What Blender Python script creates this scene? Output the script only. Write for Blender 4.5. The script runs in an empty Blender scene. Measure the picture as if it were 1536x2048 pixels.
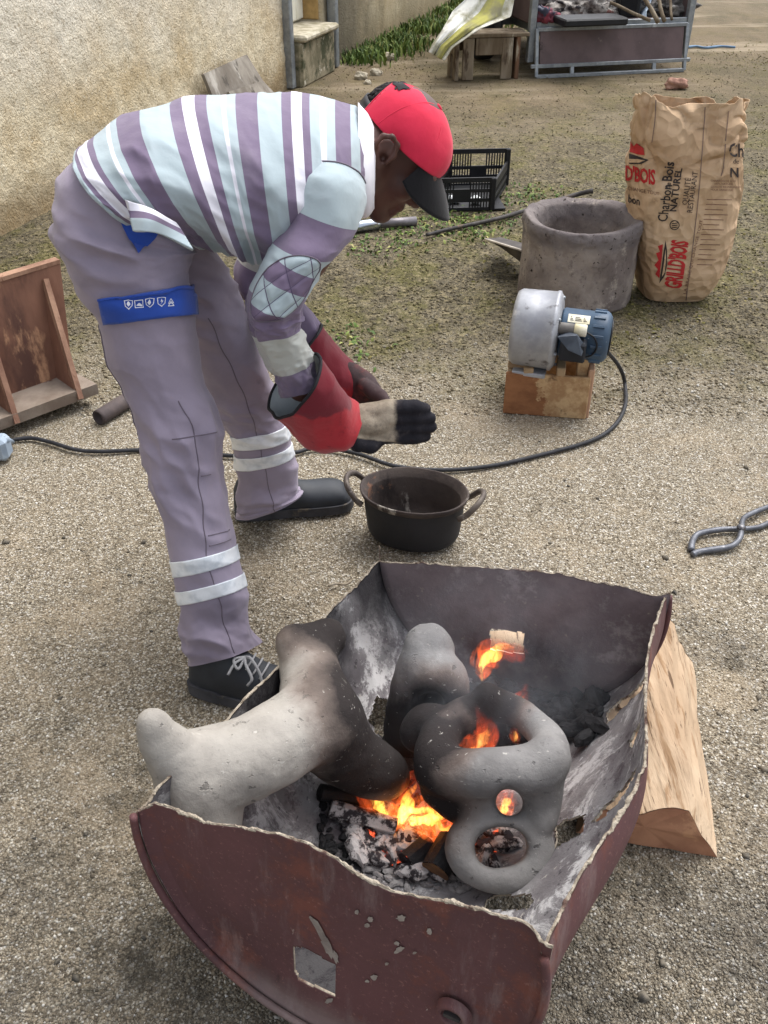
import bpy, bmesh, math, random
import numpy as np
from mathutils import Vector, Matrix
from mathutils.bvhtree import BVHTree

random.seed(3)
rng = np.random.default_rng(3)
SC = bpy.context.scene
COL = SC.collection
PI = math.pi

# ------------------------------------------------------------ camera
FPX, CH = 1850.0, 1.42                       # focal length in pixels of the 1536 x 2048 photograph, lens height in m
PIT = math.atan(1324 / 1850.0)               # looking down
SP, CP = math.sin(PIT), math.cos(PIT)
cam = bpy.data.cameras.new('camera')
cam.sensor_fit = 'VERTICAL'
cam.sensor_height = 36.0
cam.lens = 36.0 * FPX / 2048.0
cam.clip_start, cam.clip_end = 0.02, 500.0
camo = bpy.data.objects.new('camera', cam)
COL.objects.link(camo)
camo.location = (0, 0, CH)
camo.rotation_euler = (PI / 2 - PIT, 0, 0)
SC.camera = camo

# ------------------------------------------------------------ sky, sun, exposure
SUN_EL, SUN_AZ = 62.0, 40.0                # degrees; azimuth from +Y towards +X
w = bpy.data.worlds.new('World')
SC.world = w
w.use_nodes = True
wt = w.node_tree
wt.nodes.clear()
sky = wt.nodes.new('ShaderNodeTexSky')
sky.sky_type = 'NISHITA'
sky.sun_disc = False
sky.sun_elevation = math.radians(SUN_EL)
sky.sun_rotation = math.radians(SUN_AZ)
sky.air_density, sky.dust_density, sky.ozone_density = 1.0, 4.0, 1.0
hs = wt.nodes.new('ShaderNodeHueSaturation')  # overcast: the cloud deck takes the blue out
hs.inputs['Saturation'].default_value = 0.36
bg = wt.nodes.new('ShaderNodeBackground')
bg.inputs['Strength'].default_value = 0.13
wo = wt.nodes.new('ShaderNodeOutputWorld')
wt.links.new(sky.outputs[0], hs.inputs['Color'])
wt.links.new(hs.outputs[0], bg.inputs[0])
wt.links.new(bg.outputs[0], wo.inputs[0])
sl = bpy.data.lights.new('sun', 'SUN')
sl.energy, sl.angle, sl.color = 1.0, math.radians(48), (1.0, 0.99, 0.98)
so = bpy.data.objects.new('sun', sl)
COL.objects.link(so)
_e, _a = math.radians(SUN_EL), math.radians(SUN_AZ)
so.rotation_euler = Vector((-math.cos(_e) * math.sin(_a), -math.cos(_e) * math.cos(_a), -math.sin(_e))).to_track_quat('-Z', 'Y').to_euler()
SC.view_settings.view_transform = 'Standard'
SC.view_settings.look = 'None'
SC.view_settings.gamma = 1.0
SC.view_settings.use_curve_mapping = False
SC.view_settings.exposure = 1.2
SC.render.engine = 'CYCLES'
SC.cycles.max_bounces = 6
SC.cycles.transparent_max_bounces = 12
SC.cycles.volume_max_steps = 256

# ------------------------------------------------------------ geometry helpers
def ray(px, py):
    a, b = (px - 768) / FPX, (py - 1024) / FPX
    return np.array([a, CP - b * SP, -SP - b * CP])

def P(px, py, Y=None, z=None):
    """the point of the place seen at a spot of the photograph, at a given distance Y or height z"""
    d = ray(px, py)
    t = Y / d[1] if Y is not None else (z - CH) / d[2]
    return np.array([0, 0, CH]) + d * t

def G(px, py, z=0.0):
    return P(px, py, z=z)

def proj(p):
    p = np.asarray(p, float)
    x, y, z = p[..., 0], p[..., 1], p[..., 2] - CH
    d = y * CP - z * SP
    return np.stack([768 + FPX * x / d, 1024 - FPX * (y * SP + z * CP) / d], -1)

def nrm(v):
    v = np.asarray(v, float)
    return v / (np.linalg.norm(v, axis=-1, keepdims=True) + 1e-12)

def _h(i, j, k):
    n = (i.astype(np.int64) * 374761393 + j.astype(np.int64) * 668265263 + k.astype(np.int64) * 2147483647 + 1013904223) & 0xffffffff
    n = ((n ^ (n >> 13)) * 1274126177) & 0xffffffff
    n = ((n ^ (n >> 16)) * 2246822519) & 0xffffffff
    return ((n ^ (n >> 15)) & 0xffff) / 32767.5 - 1.0

def vnoise(p):
    p = np.asarray(p, float)
    f = np.floor(p)
    r = p - f
    r = r * r * (3 - 2 * r)
    i, j, k = f[..., 0], f[..., 1], f[..., 2]
    out = 0
    for a in (0, 1):
        for b in (0, 1):
            for c in (0, 1):
                wgt = (r[..., 0] if a else 1 - r[..., 0]) * (r[..., 1] if b else 1 - r[..., 1]) * (r[..., 2] if c else 1 - r[..., 2])
                out = out + wgt * _h(i + a, j + b, k + c)
    return out

def fbm(p, o=3):
    p = np.asarray(p, float)
    s, a = 0, 1.0
    for q in range(o):
        s = s + a * vnoise(p * 2 ** q + 17.3 * q)
        a *= 0.5
    return s

def ridge(p, o=2):
    p = np.asarray(p, float)
    s, a = 0, 1.0
    for q in range(o):
        s = s + a * (.46 - 2 * np.abs(vnoise(p * 2 ** q + 9.1 * q)))
        a *= 0.5
    return s

def mk(name, V, Fc, mat=None, parent=None, smooth=True, uv=None, attr=None):
    """link ONE mesh object; uv = per vertex (n,2), attr = {name: per-vertex floats}"""
    me = bpy.data.meshes.new(name)
    V = np.asarray(V, float)
    me.from_pydata(V.tolist(), [], [tuple(int(q) for q in f) for f in Fc])
    if smooth:
        me.polygons.foreach_set('use_smooth', [True] * len(me.polygons))
    if uv is not None:
        ul = me.uv_layers.new(name='UVMap')
        if len(uv) == len(V):
            li = np.zeros(len(me.loops), int)
            me.loops.foreach_get('vertex_index', li)
            uv = np.asarray(uv, float)[li]
        ul.data.foreach_set('uv', np.asarray(uv, float).ravel())
    for k, a in (attr or {}).items():
        at = me.attributes.new(k, 'FLOAT', 'POINT')
        at.data.foreach_set('value', np.asarray(a, np.float32))
    if mat is not None:
        me.materials.append(mat)
    me.update()
    return link(name, me, parent)

def link(name, me, parent=None):
    o = bpy.data.objects.new(name, me)
    COL.objects.link(o)
    if parent is not None:
        o.parent = parent
        o.matrix_parent_inverse = Matrix.Translation(-Vector(parent.location))
    return o

def thing(name, label, cat, loc=(0, 0, 0), group=None):
    o = bpy.data.objects.new(name, None)
    COL.objects.link(o)
    o.empty_display_size = 0.05
    o.location = tuple(float(q) for q in loc)
    o['label'], o['category'] = label, cat
    if group:
        o['group'] = group
    return o

def tag(o, label, cat, group=None, kind=None):
    if label:
        o['label'] = label
    if cat:
        o['category'] = cat
    if group:
        o['group'] = group
    if kind:
        o['kind'] = kind
    return o

class MB:
    """collects shapes into one mesh"""
    def __init__(s):
        s.V, s.F = [], []
        s.n = 0
    def add(s, V, F):
        V = np.asarray(V, float)
        s.V.append(V)
        s.F += [tuple(q + s.n for q in f) for f in F]
        s.n += len(V)
        return s
    def box(s, c, size, ax=None, bev=0.0):
        """box centred at c, size along axes ax (rows)"""
        A = np.eye(3) if ax is None else np.asarray(ax, float)
        hx, hy, hz = np.asarray(size, float) / 2
        if bev <= 0:
            L = np.array([[x, y, z] for x in (-hx, hx) for y in (-hy, hy) for z in (-hz, hz)])
            F = [(0, 1, 3, 2), (4, 6, 7, 5), (0, 4, 5, 1), (2, 3, 7, 6), (0, 2, 6, 4), (1, 5, 7, 3)]
        else:
            b = min(bev, hx * .9, hy * .9, hz * .9)
            L, F, idx = [], [], {}
            for sx in (-1, 1):
                for sy in (-1, 1):
                    for sz in (-1, 1):
                        for k in range(3):
                            q = [sx * (hx - b), sy * (hy - b), sz * (hz - b)]
                            q[k] = (sx * hx, sy * hy, sz * hz)[k]
                            idx[(sx, sy, sz, k)] = len(L)
                            L.append(q)
            g = lambda *a: idx[a]
            for sx in (-1, 1):
                F.append((g(sx, -1, -1, 0), g(sx, 1, -1, 0), g(sx, 1, 1, 0), g(sx, -1, 1, 0)))
                F.append((g(-1, sx, -1, 1), g(1, sx, -1, 1), g(1, sx, 1, 1), g(-1, sx, 1, 1)))
                F.append((g(-1, -1, sx, 2), g(1, -1, sx, 2), g(1, 1, sx, 2), g(-1, 1, sx, 2)))
                for sy in (-1, 1):
                    F.append((g(sx, sy, -1, 0), g(sx, sy, 1, 0), g(sx, sy, 1, 1), g(sx, sy, -1, 1)))
                    F.append((g(sx, -1, sy, 0), g(sx, 1, sy, 0), g(sx, 1, sy, 2), g(sx, -1, sy, 2)))
                    F.append((g(-1, sx, sy, 1), g(1, sx, sy, 1), g(1, sx, sy, 2), g(-1, sx, sy, 2)))
                    for sz in (-1, 1):
                        F.append((g(sx, sy, sz, 0), g(sx, sy, sz, 1), g(sx, sy, sz, 2)))
            L = np.array(L)
        return s.add(np.asarray(c, float) + L @ A, F)
    def bar(s, a, b, wd, th, up=(0, 0, 1), bev=0.0):
        a, b = np.asarray(a, float), np.asarray(b, float)
        x = nrm(b - a)
        y = nrm(np.cross(up, x))
        z = np.cross(x, y)
        return s.box((a + b) / 2, (np.linalg.norm(b - a), wd, th), np.array([x, y, z]), bev)
    def tube(s, pts, r, n=10, cap=True, close=False):
        pts = np.asarray(pts, float)
        m = len(pts)
        r = np.broadcast_to(np.asarray(r, float), (m,))
        T = nrm(np.gradient(pts, axis=0)) if not close else nrm(np.roll(pts, -1, 0) - np.roll(pts, 1, 0))
        ref = np.array([0, 0, 1.0]) if abs(T[0][2]) < .9 else np.array([1.0, 0, 0])
        N = nrm(np.cross(T[0], ref))
        V = []
        for i in range(m):
            N = nrm(N - T[i] * np.dot(N, T[i]))
            B = np.cross(T[i], N)
            a = np.arange(n) * 2 * PI / n
            V.append(pts[i] + r[i] * (np.cos(a)[:, None] * N + np.sin(a)[:, None] * B))
        F = []
        for i in range(m if close else m - 1):
            j = (i + 1) % m
            for k in range(n):
                F.append((i * n + k, i * n + (k + 1) % n, j * n + (k + 1) % n, j * n + k))
        if cap and not close:
            F.append(tuple(range(n))[::-1])
            F.append(tuple((m - 1) * n + k for k in range(n)))
        return s.add(np.concatenate(V), F)
    def lathe(s, prof, c, ax=(0, 0, 1), n=48, noise=0.0, ns=6.0, close=False, cap=True):
        """prof: list of (r, h) along axis ax from point c"""
        ax = nrm(ax)
        ref = np.array([1.0, 0, 0]) if abs(ax[0]) < .9 else np.array([0, 1.0, 0])
        e1 = nrm(np.cross(ref, ax))
        e2 = np.cross(ax, e1)
        a = np.arange(n) * 2 * PI / n
        V = []
        for r, h in prof:
            V.append(np.asarray(c, float) + h * ax + r * (np.cos(a)[:, None] * e1 + np.sin(a)[:, None] * e2))
        V = np.concatenate(V)
        if noise:
            V = V + noise * np.stack([fbm(V * ns + 3.1 * k) for k in range(3)], 1)
        m = len(prof)
        F = []
        for i in range(m if close else m - 1):
            j = (i + 1) % m
            for k in range(n):
                F.append((i * n + k, i * n + (k + 1) % n, j * n + (k + 1) % n, j * n + k))
        if not close and cap:
            F.append(tuple(range(n))[::-1])
            F.append(tuple((m - 1) * n + k for k in range(n)))
        return s.add(V, F)
    def obj(s, name, mat, parent=None, smooth=False, **k):
        return mk(name, np.concatenate(s.V), s.F, mat, parent, smooth, **k)

def cr(pts, n=8, close=False):
    """Catmull-Rom through points"""
    p = np.asarray(pts, float)
    q = np.concatenate([p[-1:], p, p[:2]]) if close else np.concatenate([2 * p[:1] - p[1:2], p, 2 * p[-1:] - p[-2:-1]])
    out = []
    for i in range(1, len(q) - 2):
        t = np.linspace(0, 1, n, endpoint=False)[:, None]
        a, b, c, d = q[i - 1], q[i], q[i + 1], q[i + 2]
        out.append(.5 * (2 * b + (c - a) * t + (2 * a - 5 * b + 4 * c - d) * t ** 2 + (3 * b - a - 3 * c + d) * t ** 3))
    if not close:
        out.append(p[-1:])
    return np.concatenate(out)

class Loft:
    """a limb or garment as a run of elliptical rings; each key = (A, B, Y, rd): two silhouette points as seen in the
    photograph, their distance Y and the half thickness rd along the line of sight"""
    def __init__(s, keys, k=.6, p=2.0, disp=None):
        c, h, v = [], [], []
        for A, B, Y, rd, *ex in keys:
            kk = ex[0] if ex and not isinstance(ex[0], tuple) else k
            Ya, Yb = Y if isinstance(Y, tuple) else (Y, Y)
            a, b = P(*A, Y=Ya), P(*B, Y=Yb)
            cc, hh = (a + b) / 2, (a - b) / 2
            d = nrm((1 - kk) * nrm(cc - np.array([0, 0, CH])) + kk * np.array([0, 1.0, 0]))
            d = nrm(d - nrm(hh) * np.dot(d, nrm(hh)))
            c.append(cc); h.append(hh)
            v.append(cc - P(ex[0][0], ex[0][1], Y=ex[0][2]) if ex and isinstance(ex[0], tuple) else d * rd)
        s.K = [np.array(c), np.array(h), np.array(v)]
        s.T = len(keys) - 1
        s.p, s.disp = p, disp
    def _ev(s, X, t):
        q = np.concatenate([2 * X[:1] - X[1:2], X, 2 * X[-1:] - X[-2:-1]])
        t = np.clip(t, 0, s.T)
        i = np.minimum(np.floor(t).astype(int), s.T - 1)
        f = (t - i)[..., None]
        a, b, c, d = q[i], q[i + 1], q[i + 2], q[i + 3]
        return .5 * (2 * b + (c - a) * f + (2 * a - 5 * b + 4 * c - d) * f ** 2 + (3 * b - a - 3 * c + d) * f ** 3)
    def pt(s, u, t, off=0.0):
        u, t = np.broadcast_arrays(np.asarray(u, float), np.asarray(t, float))
        c, h, v = (s._ev(X, t) for X in s.K)
        cu, su = np.cos(2 * PI * u), np.sin(2 * PI * u)
        if s.p != 2.0:
            cu = np.sign(cu) * np.abs(cu) ** (2 / s.p)
            su = np.sign(su) * np.abs(su) ** (2 / s.p)
        r = h * cu[..., None] + v * su[..., None]
        pos = c + r
        o = off
        if s.disp is not None:
            o = o + s.disp(u, t, pos)
        return pos + nrm(r) * np.asarray(o)[..., None]
    def mesh(s, nu=64, nt=100, t0=None, t1=None, u0=0.0, u1=1.0, off=0.0, thick=0.0, wrap=True, cap=(False, False)):
        t0 = 0.0 if t0 is None else t0
        t1 = float(s.T) if t1 is None else t1
        us = u0 + (u1 - u0) * (np.arange(nu) / nu if wrap else np.linspace(0, 1, nu))
        ts = np.linspace(t0, t1, nt)
        UU, TT = np.meshgrid(us, ts)
        layers = [off] if not thick else [off, off - thick]
        V = np.concatenate([s.pt(UU, TT, o).reshape(-1, 3) for o in layers])
        F, UV = [], []
        N = nu * nt
        kk = nu if wrap else nu - 1
        du = (u1 - u0) / (nu if wrap else nu - 1)
        for L in range(len(layers)):
            for i in range(nt - 1):
                for k in range(kk):
                    k2 = (k + 1) % nu
                    f = [(i, k, k), (i, k + 1, k2), (i + 1, k + 1, k2), (i + 1, k, k)]
                    if L:
                        f = f[::-1]
                    F.append(tuple(L * N + a * nu + b for a, _, b in f))
                    UV += [(u0 + kq * du, ts[a]) for a, kq, _ in f]
        if thick:
            def edge(a, b, uva, uvb):
                F.append((a, N + a, N + b, b))
                UV.extend([uva, uva, uvb, uvb])
            for i in (0, nt - 1):
                for k in range(kk):
                    k2 = (k + 1) % nu
                    q = [(i * nu + k, (us[k], ts[i])), (i * nu + k2, (us[k] + du, ts[i]))]
                    if i:
                        q = q[::-1]
                    edge(q[0][0], q[1][0], q[0][1], q[1][1])
            if not wrap:
                for k in (0, nu - 1):
                    for i in range(nt - 1):
                        q = [((i + 1) * nu + k, (us[k], ts[i + 1])), (i * nu + k, (us[k], ts[i]))]
                        if k:
                            q = q[::-1]
                        edge(q[0][0], q[1][0], q[0][1], q[1][1])
        else:
            for e, on in ((0, cap[0]), (1, cap[1])):
                if on:
                    i = 0 if e == 0 else nt - 1
                    V = np.concatenate([V, V[i * nu:(i + 1) * nu].mean(0)[None]])
                    for k in range(nu):
                        k2 = (k + 1) % nu
                        f = (i * nu + k2, i * nu + k, len(V) - 1) if e == 0 else (i * nu + k, i * nu + k2, len(V) - 1)
                        F.append(f)
                        UV += [(us[k], ts[i])] * 3
        c, h, v = (X[:2] if s.T == 1 else X[s.T // 2:s.T // 2 + 2] for X in s.K)
        if np.dot(h[0], np.cross(v[0], c[1] - c[0])) < 0:      # faces look outwards
            F2, U2, q = [], [], 0
            for f in F:
                F2.append(f[::-1]); U2 += UV[q:q + len(f)][::-1]; q += len(f)
            F, UV = F2, U2
        return V, F, np.array(UV)

# ------------------------------------------------------------ signed distance bodies -> mesh (naive surface nets)
def f_cap(a, b, ra, rb):
    a, b = np.asarray(a, float), np.asarray(b, float)
    def f(p):
        ab = b - a
        t = np.clip(((p - a) @ ab) / (ab @ ab + 1e-12), 0, 1)
        return np.linalg.norm(p - a - t[..., None] * ab, axis=-1) - (ra + (rb - ra) * t)
    m = max(ra, rb)
    return f, np.minimum(a, b) - m, np.maximum(a, b) + m

def f_ell(c, r, R=None):
    c, r = np.asarray(c, float), np.asarray(r, float)
    R = np.eye(3) if R is None else np.asarray(R, float)
    def f(p):
        q = (p - c) @ R.T
        k0 = np.linalg.norm(q / r, axis=-1)
        k1 = np.linalg.norm(q / (r * r), axis=-1) + 1e-9
        return k0 * (k0 - 1) / k1
    m = np.abs(R.T * r).sum(1)
    return f, c - m, c + m

class SDF:
    def __init__(s, axes):
        s.ax = [np.asarray(a, float) for a in axes]
        s.D = np.ones([len(a) for a in s.ax])
    @staticmethod
    def box(lo, hi, res):
        return SDF([np.arange(lo[k], hi[k] + res, res) for k in range(3)])
    def op(s, fb, k=.01, sub=False, mar=None):
        f, lo, hi = fb
        mar = (mar or 0.02) + k * 1.5
        sl = []
        for q in range(3):
            i0 = max(0, np.searchsorted(s.ax[q], lo[q] - mar) - 1)
            i1 = min(len(s.ax[q]), np.searchsorted(s.ax[q], hi[q] + mar) + 1)
            if i1 <= i0:
                return s
            sl.append(slice(i0, i1))
        sl = tuple(sl)
        g = np.stack(np.meshgrid(*[s.ax[q][sl[q]] for q in range(3)], indexing='ij'), -1)
        d = f(g)
        D = s.D[sl]
        if sub:
            d = -d
            h = np.clip(.5 - .5 * (D - d) / k, 0, 1)
            s.D[sl] = D * (1 - h) + d * h + k * h * (1 - h)
        else:
            h = np.clip(.5 + .5 * (D - d) / k, 0, 1)
            s.D[sl] = D * (1 - h) + d * h - k * h * (1 - h)
        return s
    def mesh(s, smooth=2):
        D = s.D
        I = D < 0
        n = D.shape
        ncell = tuple(q - 1 for q in n)
        cnt = np.zeros(ncell, np.int8)
        for a in (0, 1):
            for b in (0, 1):
                for c in (0, 1):
                    cnt += I[a:a + ncell[0], b:b + ncell[1], c:c + ncell[2]]
        act = (cnt > 0) & (cnt < 8)
        idx = -np.ones(ncell, np.int64)
        ci = np.argwhere(act)
        idx[act] = np.arange(len(ci))
        acc = np.zeros((len(ci), 3))
        num = np.zeros(len(ci))
        cor = np.array([[a, b, c] for a in (0, 1) for b in (0, 1) for c in (0, 1)])
        for e0 in range(8):
            for e1 in range(e0 + 1, 8):
                if np.abs(cor[e0] - cor[e1]).sum() != 1:
                    continue
                p0, p1 = ci + cor[e0], ci + cor[e1]
                d0, d1 = D[tuple(p0.T)], D[tuple(p1.T)]
                x = (d0 < 0) != (d1 < 0)
                t = np.where(x, d0 / np.where(np.abs(d0 - d1) < 1e-12, 1, d0 - d1), 0)
                w0 = np.stack([s.ax[k][p0[:, k]] for k in range(3)], 1)
                w1 = np.stack([s.ax[k][p1[:, k]] for k in range(3)], 1)
                acc += np.where(x[:, None], w0 + t[:, None] * (w1 - w0), 0)
                num += x
        V = acc / num[:, None]
        Fs = []
        for k in range(3):
            k1, k2 = (k + 1) % 3, (k + 2) % 3
            sa = [slice(None)] * 3; sb = [slice(None)] * 3
            sa[k] = slice(0, -1); sb[k] = slice(1, None)
            A, B = I[tuple(sa)], I[tuple(sb)]
            e = np.argwhere(A != B)
            e = e[(e[:, k1] > 0) & (e[:, k2] > 0) & (e[:, k1] < n[k1] - 1) & (e[:, k2] < n[k2] - 1)]
            inside = I[tuple(e.T)]
            q = []
            for o1, o2 in ((0, 0), (1, 0), (1, 1), (0, 1)):
                g = e.copy()
                g[:, k1] -= o1
                g[:, k2] -= o2
                q.append(idx[tuple(g.T)])
            q = np.stack(q, 1)
            q = np.where(inside[:, None], q, q[:, ::-1])
            Fs.append(q)
        Fc = np.concatenate(Fs)
        for _ in range(smooth):
            S = np.zeros_like(V)
            c = np.zeros(len(V))
            for a, b in ((0, 1), (1, 2), (2, 3), (3, 0)):
                np.add.at(S, Fc[:, a], V[Fc[:, b]]); np.add.at(c, Fc[:, a], 1)
                np.add.at(S, Fc[:, b], V[Fc[:, a]]); np.add.at(c, Fc[:, b], 1)
            V = V * .5 + .5 * S / np.maximum(c, 1)[:, None]
        return V, Fc

def vnormals(V, Fc):
    Fc = np.asarray(Fc)
    N = np.zeros_like(V)
    fn = np.cross(V[Fc[:, 2]] - V[Fc[:, 0]], V[Fc[:, 3]] - V[Fc[:, 1]])
    for k in range(4):
        np.add.at(N, Fc[:, k], fn)
    return nrm(N)

# ------------------------------------------------------------ prints lying on a surface
def bvh_of(*objs):
    vs, fs, n = [], [], 0
    for o in objs:
        vs += [v.co.copy() for v in o.data.vertices]
        fs += [tuple(q + n for q in p.vertices) for p in o.data.polygons]
        n = len(vs)
    return BVHTree.FromPolygons(vs, fs)

def onto(bv, pts, off):
    """lay photograph-plane points on a surface, lifted by off along its normal"""
    out = []
    last = None
    for px, py in pts:
        d = Vector(nrm(ray(px, py)))
        h, nn, _, _ = bv.ray_cast(Vector((0, 0, CH)), d)
        if h is None:
            h = last if last is not None else Vector((0, 0, -50))
            nn = -d
        if nn.dot(d) > 0:
            nn = -nn
        last = h
        out.append(np.array(h) + np.array(nn) * off)
    return np.array(out)

def print_poly(name, bv, polys, mat, parent, off=.0012, res=5.0):
    """filled outlines (lists of photograph points) as thin print on a surface"""
    bm = bmesh.new()
    for poly in polys:
        try:
            bm.faces.new([bm.verts.new((x, y, 0)) for x, y in poly])
        except ValueError:
            pass
    bmesh.ops.triangulate(bm, faces=bm.faces[:])
    return _lay(name, bm, bv, mat, parent, off, res)

def _lay(name, bm, bv, mat, parent, off, res):
    for _ in range(4):
        es = [e for e in bm.edges if e.calc_length() > res]
        if not es:
            break
        bmesh.ops.subdivide_edges(bm, edges=es, cuts=1, use_grid_fill=False)
        bmesh.ops.triangulate(bm, faces=[f for f in bm.faces if len(f.verts) > 3])
    V = onto(bv, [(v.co.x, v.co.y) for v in bm.verts], off)
    bm.verts.index_update()
    Fc = [tuple(v.index for v in f.verts) for f in bm.faces]
    bm.free()
    return mk(name, V, Fc, mat, parent, smooth=True)

def print_text(name, bv, txt, o, ex, ey, mat, parent, off=.0012, bold=0.0, res=12.0, space=1.0):
    """lettering: o = photograph point of the baseline start, ex / ey = photograph vectors of one letter height along / up"""
    cu = bpy.data.curves.new('lettering', 'FONT')
    cu.body = txt
    cu.size = 1.0
    cu.offset = bold
    cu.space_character = space
    cu.resolution_u = 2
    cu.fill_mode = 'FRONT'
    t = bpy.data.objects.new('lettering', cu)
    COL.objects.link(t)
    bpy.context.view_layer.update()
    me = t.to_mesh()
    bm = bmesh.new()
    bm.from_mesh(me)
    t.to_mesh_clear()
    bpy.data.objects.remove(t)
    bpy.data.curves.remove(cu)
    bmesh.ops.triangulate(bm, faces=bm.faces[:])
    for v in bm.verts:
        x, y = v.co.x * 1.4, v.co.y * 1.4
        v.co = (o[0] + x * ex[0] + y * ey[0], o[1] + x * ex[1] + y * ey[1], 0)
    return _lay(name, bm, bv, mat, parent, off, res)

# ------------------------------------------------------------ materials
class NT:
    def __init__(s, name):
        s.m = bpy.data.materials.new(name)
        s.m.use_nodes = True
        s.t = s.m.node_tree
        s.t.nodes.clear()
        s.out = s.t.nodes.new('ShaderNodeOutputMaterial')
        s.bsdf = None
        s._tc = None
    def n(s, typ, **k):
        q = s.t.nodes.new('ShaderNode' + typ)
        for a, v in k.items():
            if hasattr(q, a):
                setattr(q, a, v)
        return q
    def set(s, sock, v):
        if hasattr(v, 'is_output') or isinstance(v, bpy.types.NodeSocket):
            s.t.links.new(v, sock)
        else:
            if isinstance(v, (tuple, list)) and len(v) == 3 and sock.type == 'RGBA':
                v = (*v, 1)
            sock.default_value = v
    def coord(s, kind='Object', stretch=None):
        if s._tc is None:
            s._tc = s.n('TexCoord')
        o = s._tc.outputs[kind]
        if stretch:
            mp = s.n('Mapping')
            s.t.links.new(o, mp.inputs[0])
            mp.inputs['Scale'].default_value = stretch
            o = mp.outputs[0]
        return o
    def noise(s, scale, detail=4, rough=.55, co=None, stretch=None, dist=0.0, kind='Object'):
        q = s.n('TexNoise')
        s.t.links.new(co if co is not None else s.coord(kind, stretch), q.inputs['Vector'])
        q.inputs['Scale'].default_value = scale
        q.inputs['Detail'].default_value = detail
        q.inputs['Roughness'].default_value = rough
        q.inputs['Distortion'].default_value = dist
        return q.outputs[0]
    def voro(s, scale, feat='F1', co=None, out=0, stretch=None, rnd=1.0):
        q = s.n('TexVoronoi', feature=feat)
        s.t.links.new(co if co is not None else s.coord('Object', stretch), q.inputs['Vector'])
        q.inputs['Scale'].default_value = scale
        q.inputs['Randomness'].default_value = rnd
        return q.outputs[out]
    def ramp(s, fac, stops, interp='LINEAR'):
        q = s.n('ValToRGB')
        e = q.color_ramp
        e.interpolation = interp
        while len(e.elements) < len(stops):
            e.elements.new(1.0)
        for i, (p, c) in enumerate(stops):
            e.elements[i].position = p
        for i, (p, c) in enumerate(stops):
            c = (c, c, c) if isinstance(c, (int, float)) else c
            e.elements[i].color = (*c[:3], 1)
        s.set(q.inputs[0], fac)
        return q.outputs[0]
    def step(s, x, lo, hi):
        q = s.n('MapRange', interpolation_type='SMOOTHSTEP')
        s.set(q.inputs[0], x)
        q.inputs[1].default_value, q.inputs[2].default_value = lo, hi
        return q.outputs[0]
    def math(s, op, a, b=0.0, c=0.0):
        q = s.n('Math', operation=op)
        s.set(q.inputs[0], a); s.set(q.inputs[1], b); s.set(q.inputs[2], c)
        return q.outputs[0]
    def mix(s, fac, a, b, mode='MIX'):
        q = s.n('Mix', data_type='RGBA', blend_type=mode)
        s.set(q.inputs[0], fac); s.set(q.inputs[6], a); s.set(q.inputs[7], b)
        return q.outputs[2]
    def attr(s, name, out=2):
        q = s.n('Attribute', attribute_name=name)
        return q.outputs[out]
    def sep(s, v):
        q = s.n('SeparateXYZ')
        s.set(q.inputs[0], v)
        return q.outputs
    def bump(s, h, strength=.5, dist=.002, base=None):
        q = s.n('Bump')
        q.inputs['Strength'].default_value = strength
        q.inputs['Distance'].default_value = dist
        s.set(q.inputs['Height'], h)
        if base is not None:
            s.set(q.inputs['Normal'], base)
        return q.outputs[0]
    def done(s, col, rough=.8, metal=0.0, normal=None, spec=.35, **k):
        b = s.n('BsdfPrincipled')
        s.set(b.inputs['Base Color'], col)
        s.set(b.inputs['Roughness'], rough)
        s.set(b.inputs['Metallic'], metal)
        b.inputs['Specular IOR Level'].default_value = spec
        if normal is not None:
            s.set(b.inputs['Normal'], normal)
        for a, v in k.items():
            s.set(b.inputs[a.replace('_', ' ')], v)
        s.t.links.new(b.outputs[0], s.out.inputs[0])
        return s.m

def mat(name, base, base2=None, sc=12, rough=.8, metal=0.0, layers=(), bump=None, stretch=None, spec=.35):
    """general weathered surface: two-tone noise, then blotch layers (colour, scale, lo, hi[, stretch]), then fine relief"""
    t = NT(name)
    base2 = base2 or tuple(q * .75 for q in base)
    col = t.mix(t.step(t.noise(sc, 5, .6, stretch=stretch), .35, .65), base, base2)
    for L in layers:
        st = L[4] if len(L) > 4 else stretch
        col = t.mix(t.step(t.noise(L[1], 6, .65, stretch=st), L[2], L[3]), col, L[0])
    nm = None
    if bump:
        nm = t.bump(t.noise(bump[0], 5, .65, stretch=stretch), bump[1], bump[2])
    r = t.math('ADD', rough - .08, t.math('MULTIPLY', t.noise(sc * 2.3, 3), .16))
    return t.done(col, r, metal, nm, spec)

def rgb(r, g, b):
    """sRGB 0-255 -> linear"""
    f = lambda c: c / 12.92 if c <= .04045 else ((c + .055) / 1.055) ** 2.4
    return tuple(f(q / 255.0) for q in (r, g, b))

# ============================================================ GROUND
def gz(x, y):
    x, y = np.asarray(x, float), np.asarray(y, float)
    p = np.stack([x, y, 0 * x], -1)
    return .006 * fbm(p * 1.3, 3) + .003 * vnoise(p * 9) - .004

def axis(lo, hi, a, b, fine, grow=1.18):
    mid = list(np.arange(a, b, fine))
    st, q, R = fine, b, []
    while q < hi:
        R.append(q); st *= grow; q += st
    st, q, L = fine, a, []
    while q > lo:
        st *= grow; q -= st; L.append(q)
    return np.array(L[::-1] + mid + R + [hi])

gx, gy = axis(-120, 120, -1.6, 1.6, .03), axis(-60, 240, .3, 4.5, .03)
X, Y = np.meshgrid(gx, gy)
nx = len(gx)
GV = np.stack([X, Y, gz(X, Y)], -1).reshape(-1, 3)
GF = [(j * nx + i, j * nx + i + 1, (j + 1) * nx + i + 1, (j + 1) * nx + i) for j in range(len(gy) - 1) for i in range(nx - 1)]

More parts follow.
